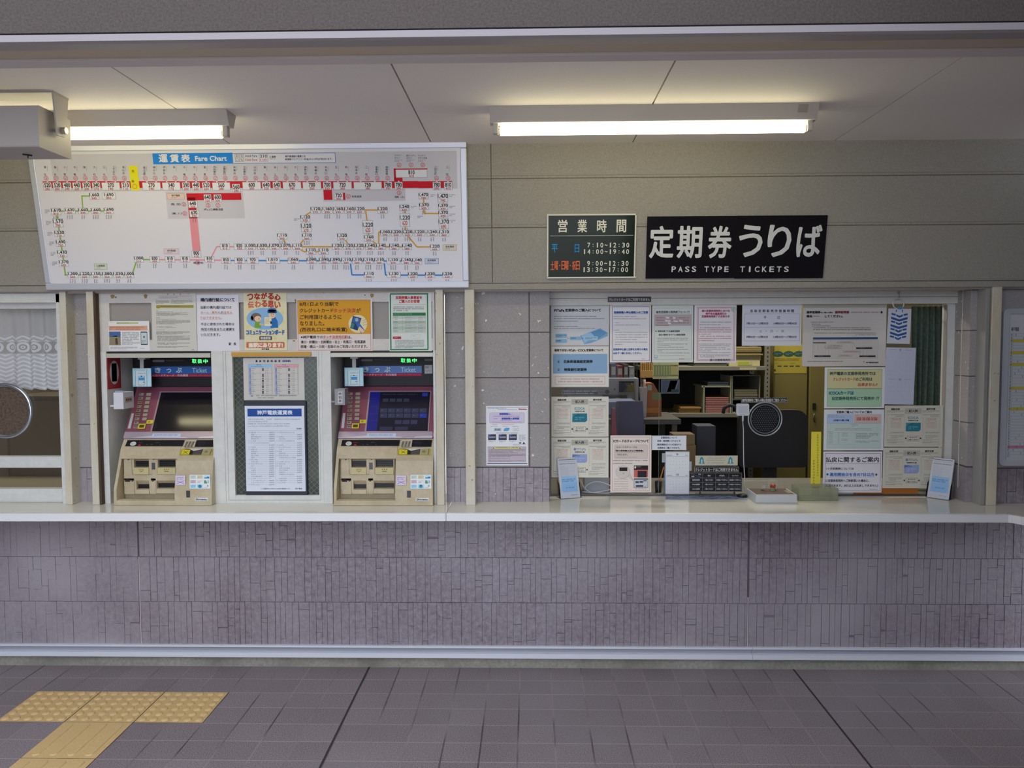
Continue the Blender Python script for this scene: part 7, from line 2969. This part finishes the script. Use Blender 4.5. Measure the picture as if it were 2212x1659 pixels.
notice('sign_plate', '', 1752, 933, 1773, 1051.5, .2245, 'd8ca42', parent=ys, draw=d_ys, thick=.002)
b = MB()
a, c, z0_, z1_ = ib(1755, 1051, 1770, 1053, .2225)
b.box(a, c, .2205, .2265, mtz, z0_ + .004, mat('a59a2e', .5))
b.build('foot', ys)

# square white device with cable
dv = thing('alarm_sensor', 'small square white device stuck on the glass with its white cable hanging down', 'device', (xY(1604, 885, .226), .226, 1.3))
b = MB()
a, c, z0_, z1_ = ib(1591, 872, 1618, 898, .224)
pr = []
for cx, cz, t0 in ((c - .008, z1_ - .008, 0), (a + .008, z1_ - .008, 90), (a + .008, z0_ + .008, 180), (c - .008, z0_ + .008, 270)):
    for k in range(5):
        t = math.radians(t0 + 22.5 * k)
        pr.append((cx + .008 * math.cos(t), cz + .008 * math.sin(t)))
b.prism(pr, 'y', .222, .2345, mat('bcbec6', .35))
b.build('case', dv, bevel=.002)
b = MB()
b.box(a + .008, c - .008, .2212, .222, z0_ + .012, z1_ - .012, mat('aeb0b8', .5))
for k in range(4):
    b.box(a + .018 + k * .007, a + .021 + k * .007, .2216, .222, z0_ + .004, z0_ + .007, mat('5a5a60', .4))
b.build('face_plate', dv)
b = MB()
pts = [(1605, 899), (1604.5, 910), (1606, 930), (1606, 960), (1606.5, 1000), (1608.5, 1030), (1609.5, 1062)]
vs = [onY(u, v, .222) for u, v in pts]
vs[-1][2] = max(vs[-1][2], ZC + .012)
b.tube(vs, .0022, mat('b4b6bc', .35), 8)
b.tube([vs[0] + np.array([0, 0, .002]), vs[1]], .0045, mat('b4b6bc', .35), 10)
b.build('cable', dv)
b = MB()
p = onZ(1599, 1071, ZC)
b.lathe([(0, .0006), (.026, .0006), (.026, .009), (.02, .013), (0, .013)], (p[0], .205, ZC + .0024), mat('15151a', .4), 24)
b.build('puck', dv)


# leaflet holders
def leaflets(label, bl, br, lean, flip, draw):
    A0, B0 = onZ(*bl, ZC), onZ(*br, ZC)
    ax = (B0 - A0)
    w = np.linalg.norm(ax)
    ax /= w
    n = np.cross(ax, np.array([0, 0, 1.]))
    if n[1] > 0:
        n = -n
    upv = np.array([0, 0, math.cos(lean)]) - n * math.sin(lean)
    h = .205
    t = thing('leaflet_holder', label, 'leaflet holder', tuple((A0 + B0) / 2), 'clear leaflet holders on the counter')
    o = np.array([0, 0, .003]) + A0
    S = Sheet(o + upv * h + n * .004, ax, upv, unit=(100, 200), size=(w, h), lift=.0002)
    S.N = np.cross(S.A, S.B)
    if np.dot(S.N, n) < 0:
        S.N = -S.N
    b = S.mb
    vs = [o + n * .004, o + ax * w + n * .004, o + ax * w + upv * h + n * .004, o + upv * h + n * .004]
    vs2 = [v - n * .008 for v in vs]
    b.add(vs + vs2, [(0, 1, 2, 3), (7, 6, 5, 4), (0, 4, 5, 1), (1, 5, 6, 2), (2, 6, 7, 3), (3, 7, 4, 0)], mat('bcc0ca', .5))
    draw(S)
    b.build('leaflets', t)
    b = MB()

    def pl(p, q, r, s_, th, nn):
        v = [p, q, r, s_]
        v2 = [x - nn * th for x in v]
        b.add(v + v2, [(0, 1, 2, 3), (7, 6, 5, 4), (0, 4, 5, 1), (1, 5, 6, 2), (2, 6, 7, 3), (3, 7, 4, 0)], M_ACR)
    e = .004
    back = [o - ax * e - n * .008, o + ax * (w + e) - n * .008, o + ax * (w + e) + upv * h * .75 - n * .008, o - ax * e + upv * h * .75 - n * .008]
    pl(*back, .002, n)
    front = [o - ax * e + n * .008, o + ax * (w + e) + n * .008, o + ax * (w + e) + upv * h * .42 + n * .008, o - ax * e + upv * h * .30 + n * .008]
    pl(*front, .002, n)
    for sx in (-e, w + e):
        pl(o + ax * sx + n * .008, o + ax * sx - n * .03, o + ax * sx + upv * h * .5 - n * .02, o + ax * sx + upv * h * .36 + n * .008, .002, ax)
    pl(o - ax * e + n * .010 - [0, 0, .0024], o + ax * (w + e) + n * .010 - [0, 0, .0024], o + ax * (w + e) - n * .055 - [0, 0, .0024], o - ax * e - n * .055 - [0, 0, .0024], -.0018, np.array([0, 0, 1.]))
    b.build('acrylic_case', t)
    return t


def d_lf(s):
    s.r(6, 6, 94, 9, '5a5a62')
    s.scr(8, 16, 92, 21, '8a8c96', 6, last=1).scr(8, 26, 92, 34, '4a4a54', 7, last=1)
    for k in range(7):
        s.r(8, 40 + k * 8, 92, 40.7 + k * 8, 'a4a6b0')
        s.scr(10, 42 + k * 8, 50 + (k * 37) % 38, 46 + k * 8, '9a9ca6', 5)
    s.r(10, 92, 90, 170, '8fb4dc')
    s.k = 2
    s.scr(14, 104, 86, 122, '3a5f9c', 10, last=.9)
    s.scr(30, 146, 76, 153, '3a5f9c', 7, last=1)
    s.scr(54, 184, 90, 189, '5a5c68', 5, last=1)


leaflets('clear leaflet holder with white and blue leaflets at the left end of the glass', (1211.5, 1078), (1253, 1075), math.radians(15), 1, d_lf)
leaflets('clear leaflet holder with white and blue leaflets beside the stone return at right', (2003, 1074), (2050, 1081), math.radians(15), -1, d_lf)

# hanging tag on a hook
tg = thing('hanging_tag', 'white tag with blue chevrons hanging on a ring from the window header', 'tag', (xY(1941, 640, .18), .18, 1.85))
b = MB()
hk = [onY(u, v, .178) for u, v in ((1941, 628), (1937.5, 631), (1941, 635), (1944.5, 631), (1941, 628.5), (1942, 636), (1943, 643), (1941.5, 646), (1940, 643))]
b.tube([hk[0] + np.array([0, 0, .012])] + hk, .0011, mat('3c3a38', .4, .5), 6)
b.build('hook', tg)
b = MB()
rc_ = onY(1941, 656, .178)
b.tube([(rc_[0] + .027 * math.cos(t), .178, rc_[2] + .027 * math.sin(t)) for t in [2 * math.pi * i / 28 for i in range(28)]], .0032, mat('b8bcc0', .35), 8, True)
b.build('ring', tg)


def d_tg(s):
    s.pre = None
    for k in range(7):
        y = 681 + k * 8.05
        x = 1942.5 - k * .35
        w_ = 18 if k % 2 else 18
        gaps = k % 2 == 0
        if gaps:
            s.pg([(x - 7, y - 2), (x, y + 1.2), (x + 7, y - 2), (x + 7, y + 2), (x, y + 5.4), (x - 7, y + 2)], '2f5a94')
            for d_ in (-1, 1):
                s.pg([(x + d_ * 8.5, y - 2.8), (x + d_ * 17.5, y - 4.6), (x + d_ * 17.5, y - .8), (x + d_ * 8.5, y + 1.2)], '2f5a94')
        else:
            s.pg([(x - 18, y - 4.8), (x, y + .6), (x + 18, y - 4.8), (x + 18, y), (x, y + 5.6), (x - 18, y)], '2f5a94')
    for d_ in (-6, 6):
        s.pg([(1942 + d_ - 1, 669), (1942 + d_ + 1, 669), (1942 + d_ + (1.8 if d_ > 0 else -.5), 675), (1942 + d_ - (1.8 if d_ < 0 else -.5), 675)], '2f3f64')
    s.el(1943, 665.5, 6, 3, '4a8ab8')


notice('tag_card', '', 1917.5, 667, 1967, 742.5, .176, 'c3c6d2', parent=tg, draw=d_tg, rot=1.6, thick=.0025)

# timetable board at the right edge
tb = thing('timetable_board', 'silver framed timetable board with yellow rows at the right edge', 'board', (2.6, .03, .95))
a = xY(2163, 840, .03)
z1_, z0_ = zY(2190, 666.5, .03), zY(2205, 1006, .03)
c = a + .60
pr, r_ = [], .02


def rrect(x0, x1, zz0, zz1, r):
    out = []
    for cx, cz, t0 in ((x1 - r, zz1 - r, 0), (x0 + r, zz1 - r, 90), (x0 + r, zz0 + r, 180), (x1 - r, zz0 + r, 270)):
        for k in range(6):
            t = math.radians(t0 + 18 * k)
            out.append((cx + r * math.cos(t), cz + r * math.sin(t)))
    return out


b = MB()
b.prism(rrect(a + .004, c - .004, z0_ + .004, z1_ - .004, .018), 'y', .032, .0498, mat('b6b8bc', .4))
b.build('backing', tb)
b = MB()
o_, i_ = rrect(a, c, z0_, z1_, .024), rrect(a + .026, c - .026, z0_ + .026, z1_ - .026, .006)
n = len(o_)
vs = [(x, .028, z) for x, z in o_] + [(x, .024, z) for x, z in i_] + [(x, .05, z) for x, z in o_] + [(x, .033, z) for x, z in i_]
M_SIL = mat('b9bcc4', .3, .3)
b.add(vs, [(i, (i + 1) % n, n + (i + 1) % n, n + i) for i in range(n)] + [(i, 2 * n + i, 2 * n + (i + 1) % n, (i + 1) % n) for i in range(n)] + [(n + i, n + (i + 1) % n, 3 * n + (i + 1) % n, 3 * n + i) for i in range(n)], M_SIL)
b.build('frame', tb)
s = vsheet(.0312)
W_ = c - a - .052
H_ = z1_ - z0_ - .052
s = Sheet((a + .026, .0312, z1_ - .026), (1, 0, 0), UPZ, unit=(548, 290), size=(W_, H_))
s.r(6, 12, 545, 288, 'b4b6bc')
s.k = 2
s.t('神戸電鉄', 14, 26, 50, 34, '3f4148', .3)
y = 40
for k in range(42):
    yy = 38 + k * 5.85
    s.r(12, yy, 540, yy + .5, '8a8c94')
    if k in (2, 6, 10, 18, 25):
        s.r(12, yy + .5, 540, yy + 5.6, 'b5a63c', 2)
    if k == 38:
        s.r(12, yy + .5, 540, yy + 5.6, 'b8748c', 2)
    s.ch(14, yy + 1.2, 6, 3.8, '4a4c54', 3)
    for q in range(3 + k % 4):
        s.ch(34 + ((k * 37 + q * 53) % 480), yy + 1.2, 5, 3.8, '5a5c66', 3)
for x in (12, 24, 540):
    s.r(x, 38, x + .7, 284, '7a7c84', 3)
s.mb.build('timetable_sheet', tb)

# ---------------------------------------------------------------- tactile tiles on the floor
M_TAC = speckled('ochre_tactile_tile', 'b09566', 'c4a774', 140, .7, .12, .0008, big='b89d6e', bigscale=7)
gx0 = -2.3043
gy0 = -.302


def tact(name, label, x0, y1, kind):
    b = MB()
    g = .0024
    b.box(x0, x0 + .30, y1 - .30, y1, .0001, .0008, mat('3a3433', .9))
    b.box(x0 + g, x0 + .30 - g, y1 - .30 + g, y1 - g, .0002, .0022, M_TAC)
    cx, cy = x0 + .15, y1 - .15
    if kind == 'dot':
        for i in range(6):
            for j in range(6):
                x, y_ = x0 + .026 + i * .0496, y1 - .026 - j * .0496
                b.lathe([(.0172, .002), (.0155, .0055), (.012, .0080), (.006, .0090), (0, .0092)], (x, y_, 0), M_TAC, 18)
    else:
        for i in range(4):
            x = x0 + .0425 + i * .0717
            for r0, r1, h0, h1 in ((.0175, .0135, .002, .0068),):
                def outline(r):
                    o = []
                    for k in range(9):
                        t = math.pi * k / 8
                        o.append((x + r * math.cos(t), y1 - .035 + r * math.sin(t)))
                    for k in range(9):
                        t = math.pi + math.pi * k / 8
                        o.append((x + r * math.cos(t), y1 - .265 + r * math.sin(t)))
                    return o
                A_, B_ = outline(r0), outline(r1)
                n_ = len(A_)
                b.add([(p[0], p[1], h0) for p in A_] + [(p[0], p[1], h1) for p in B_], [(k, (k + 1) % n_, n_ + (k + 1) % n_, n_ + k) for k in range(n_)] + [tuple(range(n_, 2 * n_))], M_TAC, False)
    return tag(b.build(name, loc=(cx, cy, 0)), label, 'tactile tile', 'ochre tactile floor tiles')


tact('tactile_tile', 'leftmost of the three ochre dotted tactile tiles', gx0, gy0, 'dot')
tact('tactile_tile', 'middle of the three ochre dotted tactile tiles', gx0 + .30, gy0, 'dot')
tact('tactile_tile', 'rightmost of the three ochre dotted tactile tiles', gx0 + .60, gy0, 'dot')
tact('tactile_tile', 'ochre tactile tile with long bars directly below the dotted row', gx0 + .30, gy0 - .30, 'bar')
tact('tactile_tile', 'ochre tactile tile with long bars cut by the lower picture edge', gx0 + .30, gy0 - .60, 'bar')

# ---------------------------------------------------------------- room behind the left window
lc = MB()
N, Mz = 160, 24
x0, x1 = -3.3, xY(131, 750, .135)
zt_, zb_ = zY(60, 664, .135), zY(60, 838, .135)
vs, fs = [], []
for j in range(Mz + 1):
    for i in range(N + 1):
        u = i / N
        x = x0 + (x1 - x0) * u
        sc_ = abs(math.sin((x - x1) * math.pi / .066))
        zlow = zb_ - .012 * sc_
        z = zlow + (zt_ - zlow) * j / Mz
        vs.append((x, .135 + (.010 + .006 * (1 - j / Mz)) * math.sin(x * 75 + .6 * math.sin(x * 20)), z))
for j in range(Mz):
    for i in range(N):
        k = j * (N + 1) + i
        fs.append((k, k + 1, k + N + 2, k + N + 1))
M_LACE = bpy.data.materials.new('white_lace')
M_LACE.use_nodes = True
nt = M_LACE.node_tree
b_ = nt.nodes['Principled BSDF']
b_.inputs['Base Color'].default_value = (.85, .85, .86, 1)
b_.inputs['Roughness'].default_value = .9
geo = nd(nt, 'ShaderNodeNewGeometry')
sp = nd(nt, 'ShaderNodeSeparateXYZ')
nt.links.new(geo.outputs['Position'], sp.inputs[0])


def mth(op, a, b=None, c=None):
    n_ = nd(nt, 'ShaderNodeMath', operation=op)
    for i, q_ in enumerate((a, b, c)):
        if q_ is None:
            continue
        if isinstance(q_, (int, float)):
            n_.inputs[i].default_value = q_
        else:
            nt.links.new(q_, n_.inputs[i])
    return n_.outputs[0]


zt0 = zY(60, 750, .135)                       # height of the flower band
X_, Z_w = sp.outputs[0], mth('SUBTRACT', sp.outputs[2], zt0)
cell_x = mth('SUBTRACT', mth('FRACT', mth('DIVIDE', mth('ADD', X_, 10.), .062)), .5)
rx = mth('MULTIPLY', cell_x, .062)
rr2 = mth('SQRT', mth('ADD', mth('MULTIPLY', rx, rx), mth('MULTIPLY', Z_w, Z_w)))
ringv = mth('LESS_THAN', mth('ABSOLUTE', mth('SUBTRACT', rr2, .021)), .0055)
core = mth('LESS_THAN', mth('ABSOLUTE', mth('SUBTRACT', rr2, .006)), .0025)
band = mth('LESS_THAN', mth('ABSOLUTE', Z_w), .030)
flower = mth('MULTIPLY', mth('MAXIMUM', ringv, core), band)
low = mth('LESS_THAN', Z_w, -.035)
zig = mth('ABSOLUTE', mth('SUBTRACT', mth('FRACT', mth('DIVIDE', mth('ADD', X_, 10.), .062)), .5))
wv = mth('FRACT', mth('DIVIDE', mth('ADD', mth('ADD', sp.outputs[2], 10.), mth('MULTIPLY', zig, .03)), .021))
stripe = mth('MULTIPLY', mth('LESS_THAN', wv, .42), mth('MAXIMUM', low, mth('MULTIPLY', mth('GREATER_THAN', Z_w, .026), mth('LESS_THAN', Z_w, .06))))
bandhole = mth('MULTIPLY', band, mth('SUBTRACT', 1., flower))
alpha = mth('ADD', .60, mth('MULTIPLY', .34, mth('MAXIMUM', flower, stripe)))
alpha = mth('SUBTRACT', alpha, mth('MULTIPLY', .16, bandhole))
alpha = mth('ADD', alpha, mth('MULTIPLY', .10, low))
nt.links.new(alpha, b_.inputs['Alpha'])
lc.add(vs, fs, M_LACE, True)
co = lc.build('lace_curtain')
tag(co, 'white lace half curtain with flower band inside the left window', 'curtain')
b = MB()
b.tube([(-3.35, .135, zt_ + .004), (x1 + .03, .135, zt_ + .004)], .005, mat('8f8a80', .4), 8)
b.build('curtain_rod', co)
b = MB()
b.box(-3.2, -2.62, .9, 1.3, 0, 1.30, mat('564c3e', .7))
b.box(-3.18, -2.64, .892, .9, .05, 1.27, mat('5f5344', .6))
tag(b.build('wooden_cabinet', bevel=.004), 'brown wooden cabinet behind the left window', 'cabinet')
b = MB()
b.box(-2.58, -2.30, 1.1, 1.5, 0, 1.6, mat('46423c', .6))
tag(b.build('grey_locker', bevel=.004), 'dark grey locker behind the left window next to the brown cabinet', 'locker')
b = MB()
b.box(-3.6, -2.26, .315, .85, ZC - .03, ZC, mat('8d8268', .5))
b.box(-3.6, -3.56, .33, .84, 0, ZC - .03, mat('8d8268', .5))
b.box(-2.31, -2.27, .33, .84, 0, ZC - .03, mat('8d8268', .5))
tag(b.build('side_desk'), 'beige desk top inside the left window', 'desk')
b = MB()
b.box(-2.43, -2.35, .40, .46, ZC + .0005, ZC + .05, mat('a2a3a6', .4))
tag(b.build('stapler_box', bevel=.004), 'small white box on the beige desk inside the left window', 'box')
